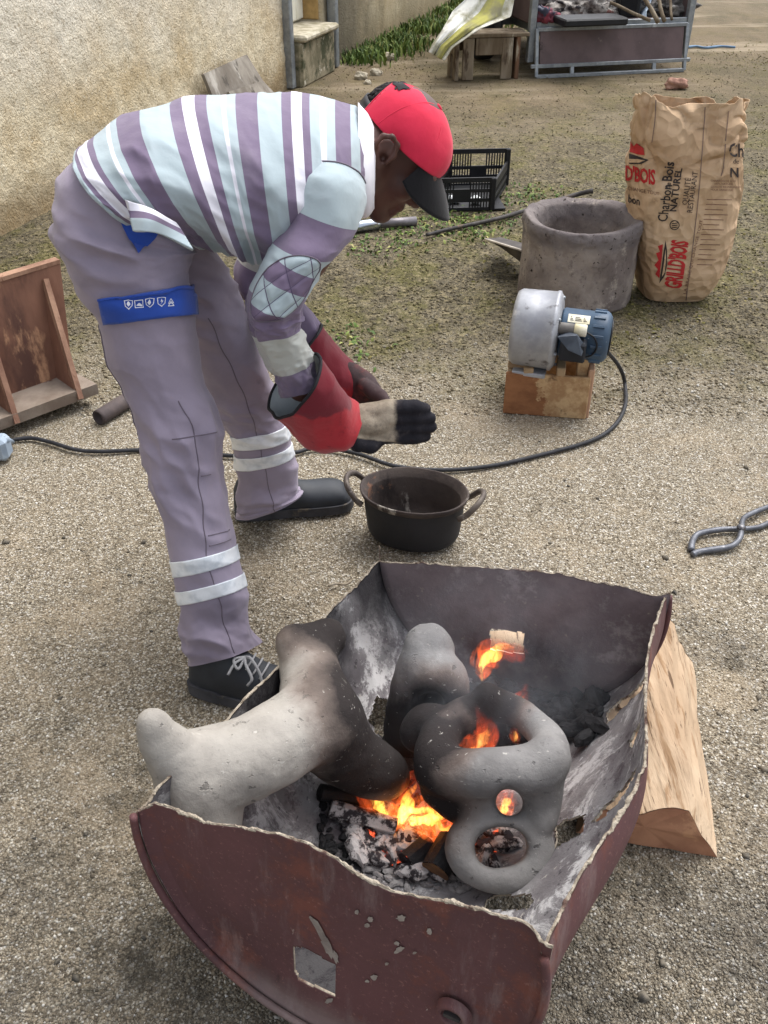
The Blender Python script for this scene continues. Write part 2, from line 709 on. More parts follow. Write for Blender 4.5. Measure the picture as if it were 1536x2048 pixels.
def ground_tint(t, base):
    """dust, damp, moss and dirt lying on the yard, the same for the sheet and the loose stones"""
    co = t.sep(t.coord('Object'))
    y, x = co[1], co[0]
    wob = t.math('ADD', y, t.math('MULTIPLY', t.math('SUBTRACT', t.noise(1.6, 5, .65), .5), 1.5))
    wob2 = t.math('ADD', y, t.math('MULTIPLY', t.math('SUBTRACT', t.noise(2.7, 5, .7), .5), 1.1))
    col = base
    # grey ash and soot dust around the fire
    soot = t.math('MULTIPLY', t.math('SUBTRACT', 1.0, t.step(wob2, .75, 1.45)), t.step(t.noise(5.5, 6, .7), .28, .62))
    col = t.mix(t.math('MULTIPLY', soot, .62), col, rgb(62, 60, 57))
    soot2 = t.math('MULTIPLY', t.step(t.noise(2.1, 6, .72), .53, .68), t.step(x, -.2, .9))
    col = t.mix(t.math('MULTIPLY', soot2, .5), col, rgb(70, 66, 60))
    near_ = t.math('SUBTRACT', 1.0, t.step(wob2, 1.2, 2.0))
    smudge = t.math('MULTIPLY', near_, t.step(t.noise(3.4, 8, .78), .53, .62))
    col = t.mix(t.math('MULTIPLY', smudge, .6), col, rgb(58, 54, 46))
    sand = t.math('MULTIPLY', t.math('SUBTRACT', 1.0, t.step(wob, 2.4, 3.2)), t.step(t.noise(2.3, 6, .7), .50, .64))
    col = t.mix(t.math('MULTIPLY', sand, .35), col, rgb(164, 148, 124))
    # damp darker sand with moss further off
    moss = t.math('MULTIPLY', t.step(wob, 2.35, 3.35), t.math('SUBTRACT', 1.0, t.step(wob, 8.5, 14.0)))
    col = t.mix(t.math('MULTIPLY', moss, .72), col, rgb(92, 84, 64))
    dk = t.math('MULTIPLY', moss, t.step(t.noise(9, 7, .75), .38, .60))
    col = t.mix(t.math('MULTIPLY', dk, .68), col, rgb(66, 60, 46))
    gr = t.math('MULTIPLY', moss, t.step(t.noise(3.0, 8, .76, stretch=(1, .7, 1)), .46, .60))
    col = t.mix(t.math('MULTIPLY', gr, .66), col, rgb(92, 89, 44))
    gr2 = t.math('MULTIPLY', moss, t.step(t.noise(50, 4, .7), .52, .60))
    col = t.mix(t.math('MULTIPLY', gr2, .62), col, rgb(146, 134, 104))
    gr3 = t.math('MULTIPLY', moss, t.step(t.noise(64, 4, .7, stretch=(1, .8, 1)), .52, .60))
    col = t.mix(t.math('MULTIPLY', gr3, .7), col, rgb(50, 45, 34))
    # bare brown track beyond
    dirt = t.step(wob, 4.8, 7.5)
    col = t.mix(t.math('MULTIPLY', dirt, .6), col, t.mix(t.step(t.noise(1.4, 6, .7, stretch=(1, .5, 1)), .4, .62), rgb(124, 108, 86), rgb(92, 82, 60)))
    far = t.math('MULTIPLY', t.step(y, 5.0, 9.0), t.step(t.noise(.8, 5, .7, stretch=(.35, 1.6, 1)), .52, .62))
    col = t.mix(t.math('MULTIPLY', far, .55), col, rgb(168, 154, 132))
    # old blackish specks
    col = t.mix(t.math('MULTIPLY', t.step(t.noise(26, 4, .7), .62, .72), .55), col, rgb(58, 54, 48))
    return col

PEB = [(0, rgb(90, 81, 68)), (.2, rgb(124, 113, 96)), (.42, rgb(149, 137, 117)), (.62, rgb(162, 151, 131)), (.8, rgb(179, 170, 151)),
       (.94, rgb(204, 198, 184)), (1, rgb(226, 223, 216))]
t = NT('gravel_ground')
c1 = t.voro(210, out=1)
q = t.n('SeparateColor'); t.set(q.inputs[0], c1)
base = t.ramp(q.outputs[0], [(p * .93, tuple(k * .94 for k in c)) for p, c in PEB])
v2 = t.voro(420, out=1)
q2 = t.n('SeparateColor'); t.set(q2.inputs[0], v2)
base = t.mix(.45, base, t.ramp(q2.outputs[0], PEB))
base = t.mix(t.math('MULTIPLY', t.step(t.voro(210, out=0), .35, .75), .7), base, rgb(78, 69, 55))
base = t.mix(t.math('MULTIPLY', t.step(t.noise(85, 4, .65), .53, .63), .45), base, rgb(72, 64, 51))
hgt = t.math('SUBTRACT', t.math('MULTIPLY', t.noise(60, 5, .7), .7), t.math('MULTIPLY', t.voro(230, out=0), .8))
M_ground = t.done(ground_tint(t, base), .92, 0, t.bump(hgt, .8, .005), .2)
ground = mk('ground', GV, GF, M_ground)
tag(ground, 'sandy gravel yard, mossy further off and grey with ash near the fire', None, kind='structure')

# loose stones: real relief over the near yard
def fast_mesh(name, V, T, mat, attr=None, smooth=False):
    me = bpy.data.meshes.new(name)
    T = np.asarray(T, np.int32)
    me.vertices.add(len(V)); me.loops.add(T.size); me.polygons.add(len(T))
    me.vertices.foreach_set('co', np.asarray(V, np.float32).ravel())
    me.loops.foreach_set('vertex_index', T.ravel())
    me.polygons.foreach_set('loop_start', np.arange(0, T.size, T.shape[1], dtype=np.int32))
    if smooth:
        me.polygons.foreach_set('use_smooth', np.ones(len(T), bool))
    for k, a in (attr or {}).items():
        at = me.attributes.new(k, 'FLOAT', 'POINT')
        at.data.foreach_set('value', np.asarray(a, np.float32))
    me.update(calc_edges=True)
    me.materials.append(mat)
    return link(name, me)

OCT_V = np.array([[1, 0, 0], [0, 1, 0], [-1, 0, 0], [0, -1, 0], [0, 0, 1], [0, 0, -1.0]])
OCT_F = np.array([[0, 1, 4], [1, 2, 4], [2, 3, 4], [3, 0, 4], [1, 0, 5], [2, 1, 5], [3, 2, 5], [0, 3, 5]])

def scatter_stones(n, ylo, yhi, rlo, rhi, pw):
    u = rng.random(n)
    y = (ylo ** (1 - pw) + u * (yhi ** (1 - pw) - ylo ** (1 - pw))) ** (1 / (1 - pw))
    x = (rng.random(n) * 2 - 1) * (.36 + .40 * y)
    r = rlo + (rhi - rlo) * rng.random(n) ** 3
    sc = r[:, None] * np.stack([.8 + .6 * rng.random(n), .6 + .5 * rng.random(n), .45 + .4 * rng.random(n)], 1)
    V = OCT_V[None] * sc[:, None] * (1 + .35 * (rng.random((n, 6, 1)) - .5))
    a = rng.random(n) * 2 * PI
    ca, sa = np.cos(a)[:, None], np.sin(a)[:, None]
    tl = (rng.random((n, 1)) - .5) * .9
    vx = V[..., 0] * ca - V[..., 1] * sa
    vy = V[..., 0] * sa + V[..., 1] * ca
    vz = V[..., 2] + tl * vx
    V = np.stack([vx + x[:, None], vy + y[:, None], vz + (gz(x, y) + sc[:, 2] * .3)[:, None]], -1)
    return V.reshape(-1, 3), (OCT_F[None] + 6 * np.arange(n)[:, None, None]).reshape(-1, 3), np.repeat(rng.random(n), 6)

t = NT('gravel_stone')
base = t.ramp(t.attr('tone'), PEB)
M_stone = t.done(ground_tint(t, base), .88, 0, None, .25)
a = scatter_stones(165000, .40, 4.2, .0012, .0041, 1.7)
gv = fast_mesh('gravel', a[0], a[1], M_stone, {'tone': a[2]})
tag(gv, 'loose sandy gravel covering the yard', None, kind='stuff')
a = scatter_stones(160, .45, 3.5, .006, .011, 1.5)
gv2 = fast_mesh('pebbles', a[0], a[1], mat('charred_pebble', rgb(58, 56, 52), rgb(120, 112, 98), 30), {'tone': a[2] * .3})
tag(gv2, 'scattered darker pebbles and crumbs of charcoal on the gravel', None, kind='stuff')

a = scatter_stones(42000, 2.5, 9.0, .003, .0085, 1.6)
tag(fast_mesh('litter', a[0], a[1], M_stone, {'tone': a[2]}), 'loose grit and clods over the mossy part of the yard', None, kind='stuff')

# ============================================================ HOUSE WALL
W0, dW, nW = np.array([-1.74, 4.14, 0]), nrm(np.array([.324, 1, 0])), nrm(np.array([1, -.324, 0]))
def W(s, h, o=0.0):
    s, h, o = np.broadcast_arrays(*[np.asarray(q, float) for q in (s, h, o)])
    return W0 + s[..., None] * dW + o[..., None] * nW + h[..., None] * np.array([0, 0, 1.0])

t = NT('roughcast')
s_, z_ = t.attr('along'), t.attr('height')
zn = t.math('ADD', z_, t.math('MULTIPLY', t.math('SUBTRACT', t.noise(2.2, 5, .65), .5), .9))
col = t.mix(t.step(t.noise(3.0, 5, .65), .35, .66), rgb(222, 209, 180), rgb(200, 180, 144))
col = t.mix(t.math('MULTIPLY', t.step(zn, .35, 1.0), .85), col, rgb(236, 229, 214))  # sunlight on the upper wall is put into the colour
col = t.mix(t.math('MULTIPLY', t.step(t.noise(55, 4, .7), .5, .68), .55), col, rgb(128, 104, 68))
col = t.mix(t.math('MULTIPLY', t.step(t.noise(48, 3, .6), .56, .7), .5), col, rgb(238, 230, 210))
foot = t.math('SUBTRACT', 1.0, t.step(t.math('ADD', z_, t.math('MULTIPLY', t.noise(7, 4), .25)), .14, .38))
col = t.mix(t.math('MULTIPLY', foot, .65), col, rgb(120, 96, 60))
mould = t.math('MULTIPLY', t.step(s_, 4.05, 4.2), t.step(t.noise(1.5, 6, .7, stretch=(1, 1, .5)), .36, .56))
near_post = t.math('SUBTRACT', 1.0, t.step(t.math('ADD', s_, t.noise(5, 4)), 5.0, 6.1))
col = t.mix(t.math('MULTIPLY', t.step(s_, 4.05, 4.2), .5), col, rgb(166, 152, 122))
col = t.mix(t.math('MULTIPLY', mould, .5), col, rgb(120, 112, 90))
col = t.mix(t.math('MULTIPLY', t.math('MULTIPLY', t.step(s_, 4.05, 4.2), near_post), .75), col, rgb(84, 80, 70))
M_wall = t.done(col, .95, 0, t.bump(t.math('ADD', t.noise(95, 4, .6), t.math('MULTIPLY', t.noise(38, 3), .8)), 1.0, .012), .15)

house = thing('house_wall', 'long ochre roughcast house wall with a pale door, behind the bent man', 'wall', W(3.4, 0))
def wall_face(name, s0, s1, h0, h1, ds, o=0.0, amp=.005):
    S, Hh = np.meshgrid(np.arange(s0, s1 + ds * .5, ds), np.arange(h0, h1 + ds * .5, ds))
    S = np.minimum(S, s1)
    pos = W(S, Hh, o)
    pos = pos + nW * (amp * (fbm(pos * 34, 2) + .8 * vnoise(pos * 6)))[..., None]
    n0, m0 = S.shape
    V = pos.reshape(-1, 3)
    back = W(S, Hh, o - .3).reshape(-1, 3)
    N = len(V)
    F = [(j * m0 + i, j * m0 + i + 1, (j + 1) * m0 + i + 1, (j + 1) * m0 + i) for j in range(n0 - 1) for i in range(m0 - 1)]
    rim = [(0, i) for i in range(m0)] + [(j, m0 - 1) for j in range(1, n0)] + [(n0 - 1, i) for i in range(m0 - 2, -1, -1)] + [(j, 0) for j in range(n0 - 2, 0, -1)]
    ids = [j * m0 + i for j, i in rim]
    V = np.concatenate([V, back[ids]])
    L = len(ids)
    F += [(ids[k], N + k, N + (k + 1) % L, ids[(k + 1) % L]) for k in range(L)]
    F.append(tuple(N + k for k in range(L)))
    A = np.concatenate([S.ravel(), S.ravel()[ids]]), np.concatenate([Hh.ravel(), Hh.ravel()[ids]])
    return mk(name, V, F, M_wall, house, attr={'along': A[0], 'height': A[1]})
wall_face('wall', -6.0, 3.40, -.05, 1.75, .02)
wall_face('wall', -6.0, 16.0, 2.25, 3.3, .1)
wall_face('wall', -6.0, 3.40, 1.75, 2.25, .1)
wall_face('wall', 4.10, 16.0, -.05, 2.25, .045)
M_sill = mat('mossy_concrete', rgb(150, 140, 116), rgb(110, 104, 82), 9, .95, layers=[(rgb(70, 72, 50), 6, .5, .62), (rgb(205, 198, 180), 11, .6, .7)], bump=(50, .8, .006))
mb = MB()
mb.box(W(3.75, .14, -.08), (.69, .36, .31), np.array([dW, nW, [0, 0, 1]]), .02)
V = np.concatenate(mb.V)
mb.obj('door_step', M_sill, house)
mb = MB().box(W(3.75, .318, -.06), (.69, .40, .045), np.array([dW, nW, [0, 0, 1]]), .015)
mb.obj('door_sill', mat('pale_sill', rgb(196, 188, 168), rgb(150, 142, 118), 14, .9, bump=(60, .5, .004)), house)
M_door = mat('white_door_paint', rgb(232, 230, 216), rgb(214, 210, 192), 5, .6, bump=(30, .2, .002))
door = MB().box(W(3.75, 1.29, -.19), (.70, .03, 1.88), np.array([dW, nW, [0, 0, 1]])).obj('door', M_door, house)
for k in range(5):
    MB().box(W(3.475 + .136 * k, 1.295 + .006 * (k % 2), -.163), (.131, .02, 1.88 - .012 * (k % 3)), np.array([dW, nW, [0, 0, 1]]), .004).obj('board', M_door, door)
mb = MB()
for s0 in (3.395, 4.105):
    mb.box(W(s0, 1.3, -.16), (.03, .26, 1.9), np.array([dW, nW, [0, 0, 1]]), .008)
mb.obj('door_reveal', mat('ochre_reveal', rgb(180, 150, 100), rgb(150, 124, 82), 12, .95, bump=(60, .5, .004)), house)

M_galv = mat('galvanised_steel', rgb(154, 159, 162), rgb(128, 133, 138), 18, .5, .55, layers=[(rgb(176, 182, 186), 9, .55, .7)], bump=(40, .1, .001))
for k, (px, py, lab) in enumerate(((580, 178, 'galvanised square steel post left of the pale door'), (668, 135, 'galvanised square steel post right of the pale door'))):
    g = G(px, py)
    mb = MB().box(g + np.array([0, .035, 1.5]), (.075, .06, 3.0), np.array([dW[[1, 0, 2]] * [1, -1, 1], dW, [0, 0, 1]]), .006)
    tag(mb.obj('steel_post', M_galv), lab, 'post', 'steel posts beside the door')

# boards leaning on the wall
M_greywood = mat('weathered_board', rgb(150, 143, 132), rgb(112, 104, 94), 8, .9, layers=[(rgb(84, 78, 70), 14, .55, .66, (1, 1, .3)), (rgb(182, 176, 166), 7, .58, .7)], bump=(60, .4, .003), stretch=(1, 1, .25))
def slab(name, quad, thick, mat_, parent=None, n=12, warp=.004, seed=0.0):
    """a board with four corners, real thickness and a slight warp"""
    q = [np.asarray(v, float) for v in quad]
    a = np.linspace(0, 1, n)
    U, Vv = np.meshgrid(a, a)
    U, Vv = U[..., None], Vv[..., None]
    p = (1 - Vv) * ((1 - U) * q[0] + U * q[1]) + Vv * ((1 - U) * q[3] + U * q[2])
    nn = nrm(np.cross(q[1] - q[0], q[3] - q[0]))
    p = p + nn * (warp * fbm(p * 5 + seed, 2))[..., None]
    V = np.concatenate([p.reshape(-1, 3), (p - nn * thick).reshape(-1, 3)])
    N = n * n
    F = []
    for j in range(n - 1):
        for i in range(n - 1):
            f = (j * n + i, j * n + i + 1, (j + 1) * n + i + 1, (j + 1) * n + i)
            F += [f, tuple(N + k for k in f[::-1])]
    rim = [i for i in range(n)] + [j * n + n - 1 for j in range(1, n)] + [(n - 1) * n + i for i in range(n - 2, -1, -1)] + [j * n for j in range(n - 2, 0, -1)]
    for k in range(len(rim)):
        a0, b0 = rim[k], rim[(k + 1) % len(rim)]
        F.append((b0, a0, N + a0, N + b0))
    return mk(name, V, F, mat_, parent, smooth=False)
o = slab('leaning_board', [P(402, 150, Y=5.98), P(488, 111, Y=6.52), G(566, 232, .0), G(452, 268, .0)], .02, M_greywood)
tag(o, 'large weathered grey board leaning on the ochre wall, the taller of two', 'board')
o = slab('leaning_board', [P(452, 186, Y=6.02), P(522, 163, Y=6.38), G(590, 236, .0), G(500, 262, .0)], .02, M_greywood, seed=4.0)
tag(o, 'smaller grey board leaning in front of the taller board by the wall', 'board')

# ============================================================ GRASS AND WEEDS
def blades(name, pts, hgt, wid, mat_, lean=.6, n=1):
    k = len(pts)
    a = rng.random(k) * 2 * PI
    d = np.stack([np.cos(a), np.sin(a), 0 * a], 1)
    e = np.stack([-np.sin(a), np.cos(a), 0 * a], 1)
    h = hgt * (.4 + .9 * rng.random(k))[:, None]
    w_ = wid * (.6 + .8 * rng.random(k))[:, None]
    ln = lean * (.2 + rng.random(k))[:, None]
    up = np.array([0, 0, 1.0])
    m = pts + up * h * .6 + d * h * ln * .35
    tip = pts + up * h * (1 - .35 * ln) + d * h * ln
    V = np.stack([pts - e * w_ * .5, pts + e * w_ * .5, m + e * w_ * .6, m - e * w_ * .6, tip + e * w_ * .1, tip - e * w_ * .1], 1).reshape(-1, 3)
    b = 6 * np.arange(k)[:, None]
    T = np.concatenate([b + [0, 1, 2, 3], b + [3, 2, 4, 5]]).reshape(-1, 4)
    return fast_mesh(name, V, T, mat_, {'tone': np.repeat(rng.random(k), 6)})
t = NT('grass_blade')
M_grass = t.done(t.ramp(t.attr('tone'), [(0, rgb(52, 70, 30)), (.5, rgb(84, 108, 48)), (.85, rgb(118, 134, 66)), (1, rgb(160, 152, 98))]), .7, 0, None, .3)
n = 9000
s = 4.3 + 6.0 * rng.random(n) ** .8
o_ = np.abs(rng.normal(size=n)) * (.16 + .12 * np.clip(s - 4.3, 0, 3))
pts = W(s, 0, o_ + .03)
keep = vnoise(pts * 2.2) + .8 * rng.random(n) > .05
pts = pts[keep]
pts[:, 2] = gz(pts[:, 0], pts[:, 1])
tag(blades('grass', pts, .09, .012, M_grass), 'green grass and weeds growing along the foot of the wall', None, kind='stuff')
n = 800
cl = np.array([G(885, 430)[:2], G(930, 436)[:2], G(800, 480)[:2], G(1040, 400)[:2], G(735, 495)[:2], G(1000, 440)[:2], G(1070, 380)[:2], G(905, 455)[:2], G(820, 452)[:2], G(700, 690)[:2], G(960, 470)[:2]])
ci = rng.integers(0, len(cl), n)
xy = cl[ci] + rng.normal(size=(n, 2)) * np.array([.07, .09])
pts = np.stack([xy[:, 0], xy[:, 1], gz(xy[:, 0], xy[:, 1])], 1)
tag(blades('weeds', pts, .017, .009, M_grass, 1.5), 'small green seedlings sprouting from the mossy ground around the crate', None, kind='stuff')
n = 15000
xy = np.stack([(rng.random(n) * 2 - 1) * 3.6, 2.9 + 7 * rng.random(n) ** 1.4], 1)
keep = (vnoise(np.stack([xy[:, 0] * 1.6, xy[:, 1] * 1.1, 0 * xy[:, 0]], 1)) + .5 * vnoise(np.stack([xy[:, 0] * 6, xy[:, 1] * 5, 0 * xy[:, 0]], 1)) > .12) & (np.abs(xy[:, 0]) < .4 + .45 * xy[:, 1]) & (xy[:, 0] > -1.6 + .324 * (xy[:, 1] - 4.14))
xy = xy[keep]
pts = np.stack([xy[:, 0], xy[:, 1], gz(xy[:, 0], xy[:, 1])], 1)
t = NT('moss_tuft')
M_moss = t.done(t.ramp(t.attr('tone'), [(0, rgb(80, 77, 42)), (.5, rgb(104, 99, 56)), (.85, rgb(126, 116, 76)), (1, rgb(150, 138, 104))]), .9, 0, None, .2)
tag(blades('moss', pts, .008, .010, M_moss, 1.4), 'low olive moss and dry litter on the yard', None, kind='stuff')
MB_r = [(722, 158, .05), (752, 150, .045), (735, 168, .03), (640, 150, .045), (610, 160, .03), (780, 118, .05)]
RUB_L = ['largest pale rubble chunk on the bare ground right of the right post', 'pale rubble chunk beside the largest one, nearer the grass',
         'smallest pale rubble chunk, in front of the largest one', 'pale rubble chunk close against the door step', 'small pale rubble chunk near the foot of the left post',
         'small pale rubble chunk lying in the grass along the wall']
M_rub = mat('pale_rubble', rgb(186, 178, 160), rgb(140, 130, 110), 20, .95, bump=(60, .6, .005))
def lump(c, r, seed, n=10, sq=(1, .8, .7), amp=.35, fr=1.7):
    """an irregular chunk"""
    th = np.linspace(0, PI, n)[1:-1]
    ph = np.arange(2 * n) * PI / n
    d = [np.array([[0, 0, 1.0]])]
    for a_ in th:
        d.append(np.stack([np.sin(a_) * np.cos(ph), np.sin(a_) * np.sin(ph), np.full_like(ph, np.cos(a_))], 1))
    d.append(np.array([[0, 0, -1.0]]))
    D = np.concatenate(d)
    V = D * (1 + amp * fbm(D * fr + seed, 2))[:, None] * r * np.array(sq) + np.asarray(c)
    m = 2 * n
    F = [(0, 1 + k, 1 + (k + 1) % m) for k in range(m)]
    for j in range(n - 3):
        b = 1 + j * m
        F += [(b + k, b + m + k, b + m + (k + 1) % m, b + (k + 1) % m) for k in range(m)]
    b = 1 + (n - 3) * m
    F += [(b + k, len(V) - 1, b + (k + 1) % m) for k in range(m)]
    return V, F
for k, (px, py, r) in enumerate(MB_r):
    V, F = lump(G(px, py) + np.array([0, 0, r * .3]), r, 3.7 * k)
    tag(mk('rubble_stone', V, F, M_rub, smooth=False), RUB_L[k], 'stone', 'rubble at the foot of the wall')

# ============================================================ STOOL WITH CLOTH
M_oldwood = mat('old_bench_wood', rgb(138, 126, 108), rgb(98, 84, 66), 7, .9, layers=[(rgb(70, 56, 44), 10, .54, .66, (1, 1, .3)), (rgb(176, 168, 152), 8, .58, .7)], bump=(60, .5, .004), stretch=(1, 1, .25))
M_redwood = mat('brown_bench_wood', rgb(112, 84, 64), rgb(84, 62, 48), 9, .9, layers=[(rgb(170, 160, 142), 8, .58, .68)], bump=(60, .5, .004), stretch=(1, 1, .25))
bl, br = G(905, 163), G(1044, 158)
bx = nrm(br - bl)
by = np.array([-bx[1], bx[0], 0])
bw = np.linalg.norm(br - bl)
A3 = np.array([bx, by, [0, 0, 1]])
def bp(x, y, z):
    return bl + bx * x + by * y + np.array([0, 0, z])
HB = P(980, 66, Y=bl[1] + .05)[2] - .03
stool = thing('wooden_stool', 'low rough wooden bench with a draped cloth on top, left of the trailer', 'bench', bp(bw / 2, .13, 0))
for k, y in enumerate((.06, .19)):
    MB().box(bp(bw / 2 + .005, y, HB + .0125), (bw + .06, .125, .025), A3, .004).obj('plank', M_oldwood, stool)
for nm, x0, mm in (('end_board', .03, M_oldwood), ('end_board', bw - .045, M_redwood)):
    for y, wd in ((.045, .085), (.205, .085)):
        MB().box(bp(x0, y, HB * .5), (.03, wd, HB), A3, .004).obj('leg', mm if y < .1 else M_oldwood, stool)
    MB().box(bp(x0, .125, HB * .78), (.024, .07, HB * .42), A3, .003).obj(nm, M_oldwood, stool)
for x0 in (.115, bw - .13):
    MB().box(bp(x0, .012, HB * .5), (.085, .022, HB * .98), A3, .004).obj('leg', M_oldwood, stool)
MB().box(bp(bw / 2, .015, HB * .79), (bw - .34, .02, HB * .4), A3, .003).obj('apron', M_oldwood, stool)
MB().box(bp(bw / 2, .235, HB * .79), (bw - .12, .02, HB * .4), A3, .003).obj('apron', M_oldwood, stool)

# cloth: pale and lime stripes sliding off the stool
t = NT('striped_cloth')
uvx = t.sep(t.coord('UV'))
col = t.ramp(uvx[0], [(0, rgb(222, 222, 216)), (.44, rgb(178, 174, 100)), (.80, rgb(214, 212, 200))], 'CONSTANT')
M_cloth = t.done(t.mix(t.step(t.noise(9, 4), .4, .7), col, rgb(140, 136, 110)), .9, 0, t.bump(t.noise(260, 2), .2, .002), .2, )
rows = [((928, -60), (1042, -60), 7.75), ((940, -10), (1030, -8), 7.70), ((905, 22), (1022, 34), 7.62), ((884, 60), (960, 58), 7.44), ((864, 88), (905, 96), 7.38), ((857, 104), (888, 122), 7.36)]
nu, nv = 40, 50
V, UV = [], []
for j in range(nv):
    f = j / (nv - 1) * (len(rows) - 1)
    i = min(int(f), len(rows) - 2); f -= i
    A_ = np.array(rows[i][0]) * (1 - f) + np.array(rows[i + 1][0]) * f
    B_ = np.array(rows[i][1]) * (1 - f) + np.array(rows[i + 1][1]) * f
    Yv = rows[i][2] * (1 - f) + rows[i + 1][2] * f
    for k in range(nu):
        g = k / (nu - 1)
        p = A_ * (1 - g) + B_ * g
        V.append(P(p[0], p[1], Y=Yv + .018 * math.sin(g * 15 + j * .05) + .006 * math.sin(g * 39)))
        UV.append((g, j / nv))
V = np.array(V)
V[:, 2] = np.maximum(V[:, 2], .015)
F = [(j * nu + k, j * nu + k + 1, (j + 1) * nu + k + 1, (j + 1) * nu + k) for j in range(nv - 1) for k in range(nu - 1)]
o = mk('draped_cloth', V, F, M_cloth, uv=UV)
md = o.modifiers.new('thickness', 'SOLIDIFY'); md.thickness = .004
tag(o, 'pale and lime green cloth draped over the wooden bench, hanging off its left end', 'cloth')

# ============================================================ TRAILER
M_ply = mat('brown_trailer_board', rgb(104, 88, 88), rgb(90, 76, 76), 6, .65, layers=[(rgb(120, 108, 102), 16, .66, .74), (rgb(48, 40, 38), 7, .66, .72)], bump=(60, .15, .001))
M_rub2 = mat('tyre_rubber', rgb(42, 43, 46), rgb(32, 33, 35), 20, .8, bump=(60, .2, .001))
tl, tr = G(1072, 157), G(1367, 143)
tx = nrm(tr - tl)
ty = np.array([-tx[1], tx[0], 0])
tw = np.linalg.norm(tr - tl)
T3 = np.array([tx, ty, [0, 0, 1]])
def tp(x, y, z):
    return tl + tx * x + ty * y + np.array([0, 0, z])
BZ = .36
trailer = thing('utility_trailer', 'open utility trailer with its brown tailgate let down, loaded with scrap', 'trailer', tp(tw / 2, .8, 0))
tgx = np.array([0, 0, 1.0]) * .34 + ty * .07
tga = nrm(tgx)
tgn = np.cross(tx, tga)
gate = MB().box(tp(tw / 2, .045, .205), (tw - .05, .24, .016), np.array([tx, tga, tgn]), .002).obj('tailgate', M_ply, trailer)
mb = MB()
for z0, y0 in ((.012, .003), (.082, .016), (.325, .066)):
    mb.box(tp(tw / 2, y0, z0), (tw + (.09 if z0 == .082 else 0), .026, .026), T3, .003)
for x0 in (.0, tw):
    mb.box(tp(x0, .034, .17), (.026, .33, .026), np.array([tx, tga, tgn]), .003)
for x0 in (tw * .235, tw * .79):
    mb.box(tp(x0, .010, .047), (.03, .06, .022), np.array([tx, tga, tgn]), .002)
mb.obj('tailgate_frame', M_galv, gate)
MB().box(tp(tw / 2, .97, BZ - .01), (tw, 1.75, .02), T3).obj('bed', M_ply, trailer)
MB().box(tp(tw / 2, .094, BZ - .02), (tw, .03, .06), T3, .004).obj('rear_rail', M_galv, trailer)
for x0 in (-.028, tw + .028):
    MB().box(tp(x0, .10, .56), (.05, .05, .92), T3, .004).obj('corner_post', M_galv, trailer)
    MB().box(tp(x0, .98, BZ + .2), (.02, 1.7, .4), T3, .003).obj('side_panel', M_ply, trailer)
    MB().box(tp(x0, .98, BZ + .42), (.04, 1.7, .04), T3, .003).obj('side_rail', M_galv, trailer)
MB().box(tp(tw / 2, 1.84, BZ + .2), (tw, .02, .4), T3).obj('front_panel', mat('perforated_panel', rgb(160, 160, 160), rgb(130, 130, 132), 9, .6), trailer)
for sx, x0 in ((-1, -.16), (1, tw + .16)):
    wh = MB().lathe([(.02, -.075), (.14, -.075), (.155, -.07), (.25, -.08), (.275, -.055), (.28, 0), (.275, .055), (.25, .08), (.155, .07), (.14, .075), (.02, .075)], tp(x0, .86, .28), tx, 40).obj('wheel', M_rub2, trailer, smooth=True)
    MB().lathe([(.01, -.06), (.12, -.055), (.14, -.077), (.148, -.077), (.15, .0), (.148, .077), (.14, .077), (.12, .055), (.01, .06)], tp(x0, .86, .28), tx, 32).obj('rim', M_galv, wh, smooth=True)
    mb = MB()
    ar = [tp(x0, .86 + .33 * math.cos(a_), .30 + .33 * math.sin(a_)) for a_ in np.linspace(-.1, PI + .1, 15)]
    for k in range(14):
        mb.bar(ar[k], ar[k + 1], .2, .008, up=tx if False else (0, 0, 1) if abs(ar[k + 1][2] - ar[k][2]) < .06 else tx)
    mb.obj('mudguard', mat('black_mudguard', rgb(58, 60, 66), rgb(44, 46, 50), 12, .6), trailer)
MB().bar(tp(-.2, .86, .28), tp(tw + .2, .86, .28), .05, .05).obj('axle', M_galv, trailer)
MB().bar(tp(tw / 2, 1.8, BZ - .05), tp(tw / 2, 3.0, BZ - .05), .07, .07).obj('drawbar', M_galv, trailer)
for x0 in (.08, tw - .08):
    MB().box(tp(x0, 1.0, BZ - .055), (.05, 1.7, .07), T3).obj('chassis_rail', M_galv, trailer)

M_blk = mat('black_plastic', rgb(30, 31, 35), rgb(22, 23, 26), 15, .5, bump=(50, .1, .001))
def on_bed(px, py):
    return P(px, py, z=BZ)
def heap(name, px, py, r, sq, mat_, seed, lab, cat, n=22, amp=.55, fr=2.6):
    c = on_bed(px, py)
    V, F = lump(c + np.array([0, 0, r * sq[2] * .55]), r, seed, n, sq, amp, fr)
    V[:, 2] = np.maximum(V[:, 2], BZ + .002)
    return tag(mk(name, V, F, mat_), lab, cat)
M_rag = mat('mottled_rag', rgb(186, 180, 172), rgb(92, 84, 80), 16, .9, layers=[(rgb(46, 42, 44), 14, .55, .6), (rgb(120, 66, 60), 9, .62, .68), (rgb(220, 218, 214), 11, .6, .66)], bump=(40, .6, .01))
heap('rag_heap', 1175, 32, .21, (1.25, .7, .45), M_rag, 2.0, 'heap of crumpled white, brown and grey rags in the middle of the trailer', 'rags', 26, .5, 3.4)
M_scr = mat('grey_scrap', rgb(120, 116, 112), rgb(64, 60, 60), 14, .8, layers=[(rgb(170, 166, 160), 11, .58, .66), (rgb(40, 38, 40), 9, .56, .64)], bump=(50, .6, .008))
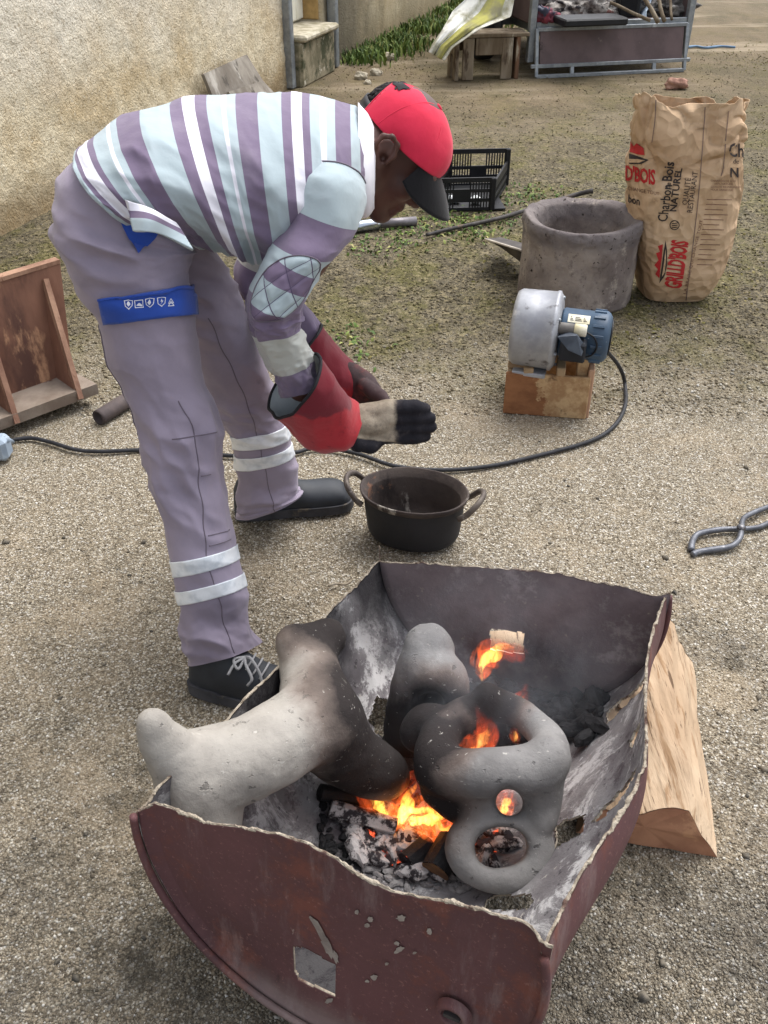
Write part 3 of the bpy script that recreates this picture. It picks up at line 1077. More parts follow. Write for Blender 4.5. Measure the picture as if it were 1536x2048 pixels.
for k, (px, py, r, lab) in enumerate(((1110, 18, .17, 'dark heap of scrap at the left rear of the trailer bed'), (1215, 12, .2, 'tall grey heap of scrap behind the white rags in the trailer'),
                                      (1160, 8, .2, 'grey heap of scrap at the very back of the trailer, above the rags'), (1325, 30, .15, 'low grey scrap heap under the sticks in the trailer'))):
    heap('scrap_heap', px, py, r, (1.3, .8, .55), M_scr, 11.0 + 3 * k, lab, 'scrap', 20, .6, 3.6)
heap('red_bag', 1088, 46, .09, (1, .8, .75), mat('red_bag', rgb(132, 50, 62), rgb(70, 44, 56), 10, .7, layers=[(rgb(52, 56, 72), 7, .5, .56)]), 5.0, 'small red and grey bag at the left end of the trailer bed', 'bag')
tag(MB().box(on_bed(1180, 50) + np.array([0, .02, .03]), (.50, .26, .05), T3, .01).obj('black_tray', M_blk), 'flat black tray lying on the trailer bed in front of the rags', 'tray')
sb = thing('black_box', 'upright black box standing on the trailer bed', 'box', on_bed(1254, 36))
MB().box(on_bed(1254, 36) + np.array([0, .1, .13]), (.17, .2, .26), T3, .012).obj('case', M_blk, sb)
MB().box(on_bed(1254, 36) + ty * -.004 + np.array([0, 0, .13]), (.14, .012, .22), T3, .004).obj('front_panel', mat('black_grille', rgb(22, 22, 26), rgb(16, 16, 18), 60, .8), sb)
for k, (px, py, l, az, el_, lab) in enumerate(((1316, 52, .42, 2.2, .75, 'thickest grey stick in the right end of the trailer'), (1330, 50, .4, 1.9, .9, 'steepest grey stick in the right end of the trailer'), (1300, 48, .34, 2.6, .3, 'low grey stick lying crosswise in the trailer'), (1345, 46, .36, 1.5, .55, 'rightmost grey stick in the trailer, by the side panel'))):
    a_ = on_bed(px, py) + np.array([0, .03, .02])
    b_ = a_ + l * np.array([math.cos(az) * math.cos(el_), math.sin(az) * math.cos(el_), math.sin(el_)])
    pts_ = np.linspace(a_, b_, 9)
    pts_ = pts_ + .012 * np.stack([vnoise(pts_ * 9 + 4 * k), vnoise(pts_ * 9 + 8 + k), 0 * pts_[:, 0]], 1)
    tag(MB().tube(pts_, np.linspace(.017 - .002 * k, .011, 9), 8).obj('stick', M_oldwood, smooth=True), lab, 'stick', 'sticks in the trailer')
o = slab('blue_sheet', [on_bed(1278, 30) + np.array([0, .1, .0]), on_bed(1300, 40) + np.array([0, .05, .0]), on_bed(1305, 20) + np.array([.03, .05, .32]), on_bed(1280, 10) + np.array([-.02, .12, .32])], .004, mat('pale_blue_sheet', rgb(172, 188, 204), rgb(140, 156, 176), 9, .6), warp=.03)
tag(o, 'pale blue sheet standing beside the black box in the trailer', 'sheet')
o = MB().tube(cr([G(1372, 97), G(1392, 95), G(1410, 98), G(1440, 95), G(1470, 97)], 6) + np.array([0, 0, .01]), .010, 6).obj('blue_strap', mat('blue_strap', rgb(120, 150, 178), rgb(96, 122, 150), 9, .7), smooth=True)
tag(o, 'faded blue strap lying on the ground to the right of the trailer', 'strap')
V, F = lump(G(1352, 178) + np.array([0, 0, .035]), .055, 9.0, 14, (1.5, .8, .7), .45)
tag(mk('crumpled_rag', V, F, mat('pinkish_rag', rgb(178, 140, 122), rgb(140, 104, 90), 18, .9)), 'crumpled pinkish rag on the ground behind the paper sack', 'rag')

# ============================================================ PAPER SACK
t = NT('kraft_paper')
col = t.mix(t.step(t.noise(5, 4), .35, .65), rgb(200, 172, 140), rgb(184, 154, 122))
col = t.mix(t.math('MULTIPLY', t.step(t.noise(26, 5, .7), .56, .72), .3), col, rgb(136, 104, 76))
wv = t.n('VectorMath', operation='ADD')
t.set(wv.inputs[0], t.coord('Object'))
nz_ = t.n('TexNoise'); nz_.inputs['Scale'].default_value = 5.0
t.set(nz_.inputs['Vector'], t.coord('Object'))
sc_ = t.n('VectorMath', operation='SCALE'); t.set(sc_.inputs[0], nz_.outputs['Color']); sc_.inputs['Scale'].default_value = .16
t.set(wv.inputs[1], sc_.outputs[0])
f1, f2 = t.voro(10, co=wv.outputs[0]), t.voro(24, co=wv.outputs[0])
hi_ = t.step(t.sep(t.coord('Object'))[2], .05, .55)
crumple = t.math('ADD', t.math('MULTIPLY', f1, t.math('ADD', .25, hi_)), t.math('MULTIPLY', f2, .45))
M_kraft = t.done(col, .85, 0, t.bump(crumple, .75, .035, t.bump(t.noise(70, 4, .6), .25, .003)), .25)
def crease(u, t, pos):
    q = pos * np.array([4.6, 4.6, 3.6])
    q = q + .35 * np.stack([vnoise(q * 1.7 + 3 * k) for k in range(3)], -1)
    tri = lambda p: np.abs(vnoise(p)) ** .75
    a = .22 + .95 * np.clip((t - 1.9) / 2.2, 0, 1)
    return (.016 * (tri(q) - .42) + .021 * (tri(q * 2.3 + 5) - .42) + .014 * (tri(q * 5.2 + 9) - .42)) * a + .004 * fbm(pos * 2.2, 2)
SY = 3.47
sack_l = Loft([((1283, 604), (1396, 600), SY, .10), ((1277, 560), (1428, 552), SY, .145), ((1268, 480), (1456, 474), SY, .15), ((1258, 385), (1472, 380), SY, .15),
               ((1263, 290), (1481, 282), SY, .14), ((1273, 199), (1485, 204), SY, .12)], k=.40, p=3.4, disp=crease)
V, F, UV = sack_l.mesh(200, 240)
zmin = V[:, 2].min()
top = UV
nu, nt = 200, 240
Vg = V.reshape(nt, nu, 3)
rag = .0 + .022 * fbm(np.stack([np.cos(np.arange(nu) * 2 * PI / nu) * 3, np.sin(np.arange(nu) * 2 * PI / nu) * 3, 0 * np.arange(nu)], 1), 3)
for j in range(nt - 22, nt):
    f = (j - (nt - 22)) / 21.0
    Vg[j, :, 2] += rag * f ** 1.5
V = Vg.reshape(-1, 3)
V[:, 2] = np.maximum(V[:, 2], .004)
sack = thing('charcoal_sack', 'tall crumpled brown paper charcoal sack with red and black lettering', 'paper sack', (V[:, 0].mean(), SY, 0))
# closed bottom
N0 = len(V)
V = np.concatenate([V, V[:nu].mean(0)[None]])
F = F + [((k + 1) % nu, k, N0) for k in range(nu)]
sk = mk('paper_body', V, F, M_kraft, sack)
md = sk.modifiers.new('thickness', 'SOLIDIFY'); md.thickness = .002; md.offset = -1
bvS = bvh_of(sk)
M_red, M_ink = mat('red_print', rgb(186, 42, 44), rgb(168, 46, 46), 40, .8), mat('black_print', rgb(48, 42, 42), rgb(62, 54, 50), 40, .8)
M_fine = mat('brown_print', rgb(126, 92, 74), rgb(112, 82, 66), 40, .8)
def stx(nm, s, o, ex, ey, m, res=9, **k):
    return print_text(nm, bvS, s, o, ex, ey, m, sack, off=.0022, res=res, **k)
up_ = np.array([7.0, -50.0]); up_ = up_ / np.linalg.norm(up_)      # the front's own upward direction in the photograph
rt_ = np.array([50.0, 4.0]) / 50.2
stx('lettering', "Charbon", (1334, 444), up_ * 15, -rt_ * 20, M_ink, bold=.012)
stx('lettering', "de", (1340, 378), up_ * 9, -rt_ * 10, M_ink, bold=.01)
stx('lettering', "Bois", (1343, 364), up_ * 17, -rt_ * 20, M_ink, bold=.02)
stx('lettering', "NATUREL", (1352, 424), up_ * 14.5, -rt_ * 14, M_ink, bold=.02)
stx('lettering', "QUALITÉ", (1374, 410), up_ * 9.6, -rt_ * 11, M_ink)
stx('lettering', "RESTAURANT", (1384, 426), up_ * 9.6, -rt_ * 11, M_ink)
stx('lettering', "GRILLD'BOIS", (1361, 578), np.array([2.2, -14.0]) * .92, -rt_ * 33 + up_ * 2, M_red, bold=.035, space=.93)
stx('lettering', "LA BRAISE QUI CHANGE TOUT", (1372, 588), np.array([1.7, -7.6]), -rt_ * 6, M_fine)
lens = [(1319, 566), (1323, 535), (1327, 505), (1331, 480), (1334, 500), (1334, 530), (1329, 552)]
print_poly('logo', bvS, [lens], M_ink, sack, .0020)
print_poly('logo_light', bvS, [[(1324, 553), (1328, 525), (1331, 497), (1332, 520), (1329, 545)]], M_kraft, sack, .0034)
fl = [(1319, 556), (1311, 548), (1316, 538), (1309, 530), (1317, 520), (1312, 506), (1320, 503), (1316, 492), (1326, 488), (1324, 512), (1321, 535)]
print_poly('flame_logo', bvS, [fl], M_red, sack, .0018)
print_poly('round_mark', bvS, [[(1349 + 10 * math.cos(a), 450 + 10 * math.sin(a)) for a in np.linspace(0, 2 * PI, 24, endpoint=False)]], M_ink, sack, .0018)
print_poly('round_mark_light', bvS, [[(1349 + 8 * math.cos(a), 450 + 8 * math.sin(a)) for a in np.linspace(0, 2 * PI, 24, endpoint=False)]], M_kraft, sack, .0026)
for k in range(3):
    print_poly('round_mark_bar', bvS, [[(1343, 446 + 4 * k), (1355, 444 + 4 * k), (1355, 446 + 4 * k), (1343, 448 + 4 * k)]], M_ink, sack, .0034)
# wrapped logo at the left edge
stx('lettering', "D'BOIS", (1251, 359), np.array([15.0, 2.4]), np.array([0, -29.0]), M_red, bold=.03, space=.92)
stx('lettering', "CHANGE TOUT", (1256, 379), np.array([6.3, 1.2]), np.array([0, -7.0]), M_fine)
stx('lettering', "bon", (1257, 404), np.array([11.0, 3.0]), np.array([0, -16.0]), M_ink, bold=.015)
print_poly('logo', bvS, [[(1259, 307), (1276, 312), (1298, 320), (1284, 328), (1259, 328)]], M_ink, sack, .0020)
print_poly('logo_light', bvS, [[(1259, 318), (1276, 318), (1291, 321), (1280, 325), (1259, 325)]], M_kraft, sack, .0034)
print_poly('flame_logo', bvS, [[(1260, 304), (1262, 282), (1268, 292), (1274, 286), (1278, 300), (1288, 296), (1290, 310), (1276, 309)]], M_red, sack, .0018)
# right side panel
stx('lettering', "Ch", (1457, 313), np.array([18.0, 0.5]), np.array([0, -27.0]), M_ink, bold=.015)
stx('lettering', "de", (1465, 327), np.array([9.0, 0.3]), np.array([0, -10.0]), M_ink)
stx('lettering', "N", (1459, 354), np.array([17.0, 0.3]), np.array([0, -19.0]), M_ink, bold=.02)
for k, (s_, x0, y0) in enumerate((("CHARBON DE BOIS", 1421, 363), ("100% NATUREL", 1428, 369), ("QUALITE RESTAURANT", 1421, 375), ("POUR BARBECUE", 1421, 381))):
    stx('lettering', s_, (x0, y0), np.array([4.1, 0.1]), np.array([0, -4.0]), M_fine, res=30)
for k in range(14):
    y0 = 398 + k * 10
    x0, x1 = 1413 - k * 1.5, 1463 - k * 2.6 - (k % 3) * 6
    print_poly('print_line', bvS, [[(x0, y0), (x1, y0 + 1), (x1, y0 + 2.3), (x0, y0 + 1.3)]], M_fine, sack, .0018, 9)
# seams
M_seam = mat('dark_fold', rgb(112, 98, 92), rgb(130, 106, 88), 40, .9)
for pl in ([(1411, 205), (1407, 262), (1402, 330), (1396, 400), (1387, 480), (1377, 560), (1371, 608)], [(1457, 222), (1452, 270), (1447, 330), (1442, 352)], [(1312, 200), (1310, 240), (1304, 285)]):
    p = cr([(a, b, 0) for a, b in pl], 6)[:, :2]
    poly = [(a - .9, b) for a, b in p] + [(a + .9, b) for a, b in p[::-1]]
    print_poly('fold_line', bvS, [poly], M_seam, sack, .0015, 12)

# ============================================================ CLAY FURNACE
FC = np.array([.745, 3.455, 0])
t = NT('fired_clay')
co = t.sep(t.coord('Object'))
col = t.mix(t.step(t.noise(7, 5, .65), .35, .66), rgb(150, 140, 132), rgb(118, 108, 103))
col = t.mix(t.math('MULTIPLY', t.step(t.noise(4, 6, .7, stretch=(1, 1, .5)), .5, .66), .6), col, rgb(98, 88, 85))
col = t.mix(t.math('MULTIPLY', t.step(t.math('ADD', co[2], t.math('MULTIPLY', t.noise(9, 4), .08)), .26, .31), .55), col, rgb(96, 92, 96))
col = t.mix(t.math('MULTIPLY', t.step(t.noise(30, 6, .75), .54, .66), .5), col, rgb(70, 60, 56))
col = t.mix(t.step(t.noise(46, 3, .6), .66, .69), col, rgb(46, 38, 35))
col = t.mix(t.math('MULTIPLY', t.step(t.noise(11, 7, .75), .56, .68), .6), col, rgb(182, 172, 160))
hg = t.math('SUBTRACT', t.noise(36, 5, .65), t.math('MULTIPLY', t.step(t.noise(46, 3, .6), .68, .74), .6))
M_furn = t.done(col, .92, 0, t.bump(hg, .7, .008), .2)
prof = [(.216, 0), (.219, .05), (.218, .15), (.219, .24), (.223, .275), (.224, .297), (.216, .313), (.200, .312), (.178, .300), (.168, .272), (.160, .2), (.156, .06), (.154, .02), (.15, .015)]
pr = cr([(a, b, 0) for a, b in prof], 5)[:, :2]
mb = MB().lathe(pr, FC, n=160)
V = np.concatenate(mb.V)
V = V + nrm(V - FC - np.array([0, 0, .18])) * (.005 * fbm(V * 9, 3) + .0035 * ridge(V * 23, 2))[:, None]
V[:, 2] += (np.clip(V[:, 2] - .25, 0, 1) / .06) * .008 * vnoise(V * np.array([9, 9, 0]))
V[:, 2] = np.maximum(V[:, 2], 0)
furn = mk('clay_furnace', V, mb.F, M_furn)
tag(furn, 'round open topped clay furnace like a thick short cylinder, behind the blower', 'furnace')
# scoop lying behind it
sc = thing('metal_scoop', 'flat dark metal scoop with a front edge coloured as lit, tucked behind the clay furnace', 'scoop', G(1010, 515))
a_, b_, c_, d_ = P(970, 478, Y=3.72), P(1050, 503, Y=3.56), P(1060, 492, Y=3.80), P(1000, 474, Y=3.92)
slab('blade', [a_, b_, c_, d_], .006, mat('dark_steel', rgb(86, 80, 76), rgb(60, 56, 54), 14, .6, .4, bump=(40, .2, .001)), sc, warp=.004)
slab('lip', [a_ + [0, -.002, -.0], b_ + [0, -.002, 0], b_ + [.0, .0, -.05], a_ + [.05, .01, -.022]], .004, mat('sooty_steel', rgb(92, 84, 74), rgb(60, 54, 50), 14, .7, .2), sc, warp=.002)
MB().tube([a_ + [0, -.003, .001], b_ + [0, -.003, .001]], .0045, 6).obj('rim', mat('painted_lit_edge', rgb(214, 206, 192), rgb(180, 170, 156), 20, .6), sc, smooth=True)  # pale colour along the front edge stands in for light catching it
MB().bar(b_ * .55 + c_ * .45 + [0, 0, -.004], np.array([b_[0] * .55 + c_[0] * .45, b_[1] * .55 + c_[1] * .45, 0.0]), .05, .04, up=(1, 0, 0)).obj('foot_block', M_blk, sc)

# ============================================================ BLOWER ON ITS BOX
t = NT('stained_box_wood')
co = t.sep(t.coord('Object'))
col = t.mix(t.step(t.noise(9, 6, .7, stretch=(.4, 1, 1)), .35, .65), rgb(150, 104, 70), rgb(112, 72, 46))
edge_ = t.math('ADD', co[0], t.math('ADD', t.math('MULTIPLY', t.math('SUBTRACT', t.noise(13, 6, .7), .5), .22), t.math('MULTIPLY', co[2], .35)))
col = t.mix(t.step(edge_, .485, .495), col, t.mix(t.step(t.noise(18, 5, .7), .4, .62), rgb(190, 160, 120), rgb(158, 124, 88)))
col = t.mix(t.math('MULTIPLY', t.step(t.noise(11, 7, .75), .58, .68), .7), col, rgb(74, 52, 38))
M_boxw = t.done(col, .85, 0, t.bump(t.noise(50, 5, .65), .3, .003), .3)
M_pine = mat('pine_batten', rgb(172, 148, 116), rgb(140, 116, 88), 8, .85, layers=[(rgb(104, 84, 64), 11, .6, .68, (1, .3, 1))], bump=(50, .3, .003), stretch=(1, .3, 1))
b0, b1 = G(1008, 827), G(1176, 840)
ex = nrm(b1 - b0); ey = np.array([-ex[1], ex[0], 0])
bw_, bd, bh = np.linalg.norm(b1 - b0), .225, .140
E3 = np.array([ex, ey, [0, 0, 1]])
def xp(x, y, z):
    return b0 + ex * x + ey * y + np.array([0, 0, z])
cr8 = thing('wooden_box', 'open wooden box with a stained plywood front, carrying the blower', 'box', xp(bw_ / 2, bd / 2, 0))
MB().box(xp(bw_ / 2 - .006, .007, bh / 2), (bw_ - .004, .014, bh), E3, .003).obj('front_panel', M_boxw, cr8)
MB().box(xp(bw_ - .008, bd / 2 + .008, bh / 2 + .012), (.018, bd, bh + .024), E3, .003).obj('side_panel', mat('pinkish_pine', rgb(188, 152, 124), rgb(164, 124, 96), 6, .85, layers=[(rgb(140, 92, 68), 12, .56, .64, (.3, 1, .3))], bump=(50, .3, .003), stretch=(1, 1, .2)), cr8)
MB().box(xp(.007, bd / 2 + .008, bh / 2), (.014, bd - .002, bh), E3, .003).obj('side_panel', M_pine, cr8)
MB().box(xp(bw_ / 2 - .004, bd + .006, bh / 2 + .006), (bw_ - .03, .014, bh + .012), E3, .003).obj('back_panel', M_boxw, cr8)
MB().box(xp(bw_ / 2, bd / 2 + .008, .008), (bw_ - .03, bd - .02, .012), E3).obj('floor_board', M_boxw, cr8)
MB().box(xp(.034, .13, bh + .010), (.07, .20, .020), E3, .003).obj('batten', M_pine, cr8)
MB().box(xp(.062, .05, bh + .006), (.030, .10, .024), E3, .003).obj('batten', M_pine, cr8)
MB().box(xp(.158, .105, bh + .013), (.026, .21, .028), E3, .003).obj('batten', M_pine, cr8)
blk = MB().box(xp(bw_ - .034, .055, bh + .035), (.034, .05, .13), E3, .003).obj('corner_block', M_boxw, cr8)

M_alu = mat('cast_aluminium', rgb(176, 178, 182), rgb(146, 148, 154), 10, .5, .45, layers=[(rgb(112, 110, 112), 13, .57, .66), (rgb(66, 58, 56), 16, .68, .72), (rgb(206, 206, 206), 8, .6, .7)], bump=(70, .25, .002))
t = NT('blue_motor_paint')
col = t.mix(t.step(t.noise(9, 5), .35, .65), rgb(70, 94, 118), rgb(52, 72, 92))
col = t.mix(t.step(t.noise(40, 5, .7), .66, .7), col, rgb(140, 146, 150))
M_mot = t.done(col, .5, 0, t.bump(t.noise(80, 3), .1, .001), .45)
hc = P(1070, 657, Y=2.575)
fx = nrm(ex + np.array([0, -.10, -.02]))            # blower axis
blower = thing('electric_blower', 'electric blower with a grey metal fan housing and blue motor on a wooden box', 'blower', hc)
HR = .112
prof = [(.02, -.066), (.085, -.066), (.104, -.062), (HR, -.05), (HR + .002, .0), (HR + .003, .05), (HR + .006, .054), (HR + .006, .062), (HR - .002, .066), (HR - .006, .070), (.09, .074), (.02, .075)]
hs_ = MB().lathe(prof, hc, fx, 72).obj('fan_housing', M_alu, blower, smooth=True)
zax = np.array([0, 0, 1.0]); yax = np.cross(zax, fx)
for k in range(6):
    a_ = k * PI / 3 + .3
    MB().lathe([(.0055, 0), (.0055, .008), (.003, .010)], hc + fx * .068 + (HR - .012) * (math.cos(a_) * yax + math.sin(a_) * zax), fx, 8).obj('bolt', M_galv, hs_)
MB().lathe([(.03, -.07), (.05, -.069), (.052, -.066), (.03, -.066)], hc, fx, 32).obj('inlet_ring', M_alu, hs_, smooth=True)
MB().box(hc - zax * (HR + .004) + fx * .0, (.10, .16, .014), np.array([fx, yax, zax]), .003).obj('foot', M_alu, blower)
MR = .072
prof = [(.02, .074), (MR - .004, .076), (MR, .082), (MR, .165), (MR + .003, .168), (MR + .003, .205), (MR - .002, .213), (MR - .012, .220), (.045, .222), (.02, .223)]
mo = MB().lathe(prof, hc, fx, 64).obj('motor', M_mot, blower, smooth=True)
for k in range(16):
    a_ = k * PI / 8
    d_ = math.cos(a_) * yax + math.sin(a_) * zax
    MB().box(hc + fx * .186 + d_ * (MR + .0045), (.034, .008, .005), np.array([fx, np.cross(d_, fx), d_]), .001).obj('end_shield_rib', M_mot, mo)
MB().lathe([(.0, .224), (.03, .226), (.05, .226), (.055, .222), (.02, .221)], hc, fx, 32).obj('end_cap', M_blk, mo, smooth=True)
def on_motor(ang, x, r):
    return hc + fx * x + r * (math.cos(ang) * -yax * 1 + math.sin(ang) * zax)
# -yax faces the camera side
ca_ = .55
cc = on_motor(ca_, .118, MR + .014)
cap_ = MB().lathe([(.0, -.045), (.015, -.045), (.0165, -.04), (.0165, .0)], cc, fx, 24).obj('capacitor', mat('capacitor_grey', rgb(120, 118, 112), rgb(98, 94, 90), 14, .6), blower, smooth=True)
MB().lathe([(.0166, .0), (.018, .002), (.018, .034), (.015, .036), (.0, .036)], cc, fx, 24).obj('cover', mat('capacitor_white', rgb(226, 222, 208), rgb(196, 186, 150), 8, .5), cap_, smooth=True)
nm = []
for a_ in np.linspace(.85, 1.25, 8):
    nm.append([on_motor(a_, x_, MR + .0012) for x_ in (.095, .158)])
V = np.array(nm).reshape(-1, 3)
mk('type_plate', V, [(2 * k, 2 * k + 1, 2 * k + 3, 2 * k + 2) for k in range(7)], mat('white_label', rgb(228, 224, 206), rgb(206, 198, 170), 30, .6), blower)
bvM = bvh_of(mo)
mb = MB()
for k, a_ in enumerate((.95, 1.02, 1.1)):
    for x0, x1 in ((.102, .112), (.116, .136), (.140, .150)):
        mb.add([on_motor(a_ + e, x_, MR + .002) for e, x_ in ((-.018, x0), (-.018, x1 - .003 * k), (.012, x1 - .003 * k), (.012, x0))], [(0, 1, 2, 3)])
mb.obj('print_mark', M_ink, blower)
tb = MB().box(on_motor(-.12, .122, MR + .018), (.075, .06, .048), np.array([fx, zax, yax]), .005).obj('terminal_box', mat('black_terminal', rgb(32, 36, 44), rgb(24, 27, 33), 14, .5), blower)
# tape wrapped over the lead
tp_ = [on_motor(.28, .075, MR + .04), on_motor(.42, .105, MR + .030), on_motor(.38, .130, MR + .044), on_motor(.1, .155, MR + .034), on_motor(-.1, .150, MR + .05), on_motor(.0, .11, MR + .048)]
V = np.array(tp_ + [q + yax * .008 for q in tp_])
F = [(0, 1, 2), (0, 2, 5), (2, 3, 4), (2, 4, 5), (8, 7, 6), (11, 8, 6), (10, 9, 8), (11, 10, 8)] + [(k, (k + 1) % 6, 6 + (k + 1) % 6, 6 + k) for k in range(6)]
mk('black_tape', V, F, mat('shiny_tape', rgb(78, 86, 96), rgb(58, 64, 74), 30, .35), blower, smooth=False)
MB().tube(cr([on_motor(.50, .155, MR + .014), on_motor(.35, .178, MR + .010), on_motor(.05, .188, MR + .008), on_motor(-.3, .178, MR + .01), on_motor(-.42, .15, MR + .016), on_motor(-.25, .13, MR + .03)], 8), .0028, 8).obj('lead', M_blk, blower, smooth=True)

# ============================================================ CABLE, PLUG
M_cab = mat('black_cable', rgb(46, 47, 52), rgb(34, 35, 38), 40, .6)
cp = [(14, 882), (60, 876), (100, 884), (150, 899), (200, 903), (290, 900), (380, 904), (455, 911), (530, 912), (590, 905), (622, 897), (662, 897), (720, 909), (790, 932), (880, 940), (980, 932), (1080, 910), (1180, 882), (1228, 852), (1250, 812), (1250, 770)]
pts = [G(a, b, .008) for a, b in cp]
ea = on_motor(-.75, .13, MR + .01)
pts += [P(1242, 740, Y=2.66), P(1222, 712, Y=2.60), P(1200, 698, Y=2.55), ea]
pts = cr(pts, 10)
o = MB().tube(pts, .0062, 10).obj('power_cable', M_cab, smooth=True)
tag(o, 'black power cable curving over the gravel from the blower to the left', 'cable')
pg = thing('plug_connector', 'pale grey blue plug at the left end of the black cable', 'plug', G(4, 928))
M_plug = mat('grey_plug', rgb(156, 170, 184), rgb(134, 148, 164), 12, .5)
pc = G(-2, 926)
MB().box(pc + [0.0, .03, .035], (.055, .06, .07), None, .012).obj('body', M_plug, pg)
MB().box(pc + [-.035, .03, .035], (.03, .066, .076), None, .012).obj('collar', M_plug, pg)
MB().tube([pc + [.022, .03, .06], G(16, 884, .012) + [.012, 0, 0]], [.011, .007], 10).obj('strain_relief', M_plug, pg, smooth=True)

# ============================================================ CRATE
q0, q1, q2 = G(868, 423), G(983, 420), G(1020, 388)
cx_ = nrm(q1 - q0); cy_ = np.array([-cx_[1], cx_[0], 0])
q2d = q2 - q1; cdep = .42; cw = .30; chh = .155
K3 = np.array([cx_, cy_, [0, 0, 1]])
cy_ = nrm(np.array([q2d[0] * .6, q2d[1], 0])); 
def kp(x, y, z):
    return q1 + cx_ * (x - cw) + cy_ * y + np.array([0, 0, z])
crate = thing('plastic_crate', 'black slatted plastic crate with handles on the mossy ground behind the man\'s head', 'crate', kp(cw / 2, cdep / 2, 0))
def side(nm, a, b, hh, hole):
    a, b = np.asarray(a, float), np.asarray(b, float)
    L = np.linalg.norm(b - a)
    d = (b - a) / L
    pn = MB()
    lv = (0.008, .05, .095, hh - .01)
    for z in lv:
        pn.bar(a + [0, 0, z], b + [0, 0, z], .010, .016 if z < hh - .02 else .022)
    pn.obj(nm, M_blk, crate)
    n_ = int(L / .0135)
    for k in range(n_ + 1):
        f = k / n_
        if hole and .33 < f < .67:
            if f - 1 / n_ < .33 or f + 1 / n_ > .67:
                pass
            else:
                continue
        top_ = hh - .01
        MB().bar(a + d * L * f + [0, 0, .004], a + d * L * f + [0, 0, top_], .0055, .006, up=d).obj('slat', M_blk, crate)
    if hole:
        MB().bar(a + d * L * .36 + [0, 0, .075], a + d * L * .64 + [0, 0, .075], .008, .045).obj('plate', M_blk, crate)
side('front_side', kp(0, 0, 0), kp(cw, 0, 0), chh, True)
side('right_side', kp(cw, .012, 0), kp(cw, cdep, 0), chh - .03, False)
side('left_side', kp(0, .012, 0), kp(0, cdep, 0), chh - .03, False)
side('back_side', kp(0, cdep, 0), kp(cw, cdep, 0), chh + .03, True)
for x_, y_ in ((0, 0), (cw, 0), (0, cdep), (cw, cdep)):
    h_ = chh + (.03 if y_ else 0)
    MB().box(kp(x_, y_, h_ / 2), (.026, .026, h_), K3, .004).obj('corner_post', M_blk, crate)
MB().box(kp(cw / 2, cdep / 2, .006), (cw - .01, cdep - .01, .006), K3).obj('floor_grid', M_blk, crate)
for k, (x_, y_) in enumerate(((.10, .10), (.21, .07))):
    V, F = lump(kp(x_, y_, .03), .03, 2.0 * k + 1, 8)
    tag(mk('white_lump', V, F, mat('white_scrap', rgb(220, 222, 222), rgb(180, 186, 190), 30, .7), smooth=False), 'small white scrap inside the black crate, ' + ('its left one' if k == 0 else 'its right one near the corner'), 'scrap')

# ============================================================ PIPES AND BARS
M_chrome = mat('dull_chrome', rgb(214, 218, 224), rgb(176, 184, 194), 7, .22, .95, layers=[(rgb(150, 142, 136), 14, .66, .74)])
M_iron = mat('dark_iron', rgb(78, 74, 72), rgb(56, 54, 54), 22, .7, .3, layers=[(rgb(112, 92, 76), 12, .58, .68)], bump=(60, .3, .002))
pa, pm, pb = G(600, 470, .022), G(752, 448, .022), G(832, 442, .02)
pipe = thing('chrome_pipe', 'shiny chrome tube with a dull thinner end lying on the ground under the man\'s chin', 'pipe', pm)
MB().tube([pa, pm + (pa - pm) * .12, pm, pm + (pb - pm) * .1], [.026, .026, .025, .0215], 24).obj('sleeve', M_chrome, pipe, smooth=True)
MB().lathe([(.0205, 0), (.0205, 1), (.0165, 1), (.0165, .5)], pm, (pb - pm), 24).obj('tube', M_iron, pipe, smooth=True) if False else None
d_ = pb - pm
MB().lathe([(.0205, 0), (.0205, np.linalg.norm(d_)), (.0165, np.linalg.norm(d_)), (.0165, np.linalg.norm(d_) - .08), (.001, np.linalg.norm(d_) - .08)], pm, nrm(d_), 24).obj('tube', mat('dull_tube', rgb(128, 124, 128), rgb(104, 100, 102), 10, .5, .6), pipe, smooth=True)
pts = cr([G(853, 470, .012), G(900, 458, .013), (G(1000, 436, .013)), G(1090, 408, .014), G(1150, 390, .03), G(1186, 381, .055)], 8)
tag(MB().tube(pts, np.linspace(.008, .012, len(pts)), 10).obj('iron_bar', M_iron, smooth=True), 'long dark iron bar lying diagonally from the crate to behind the clay furnace', 'bar')
ra, rb = G(196, 836, .023), G(330, 754, .023)
d_ = rb - ra
ln = np.linalg.norm(d_)
tag(MB().lathe([(.0190, .06), (.0190, 0), (.0230, 0), (.0235, .01), (.023, ln), (.001, ln)], ra, nrm(d_), 28, noise=.0008, ns=30).obj('iron_pipe', mat('brown_iron', rgb(96, 84, 80), rgb(74, 66, 66), 12, .75, .2, layers=[(rgb(130, 112, 96), 9, .6, .7)], bump=(60, .3, .002)), smooth=True), 'short brown iron pipe on the gravel behind the near leg', 'pipe')

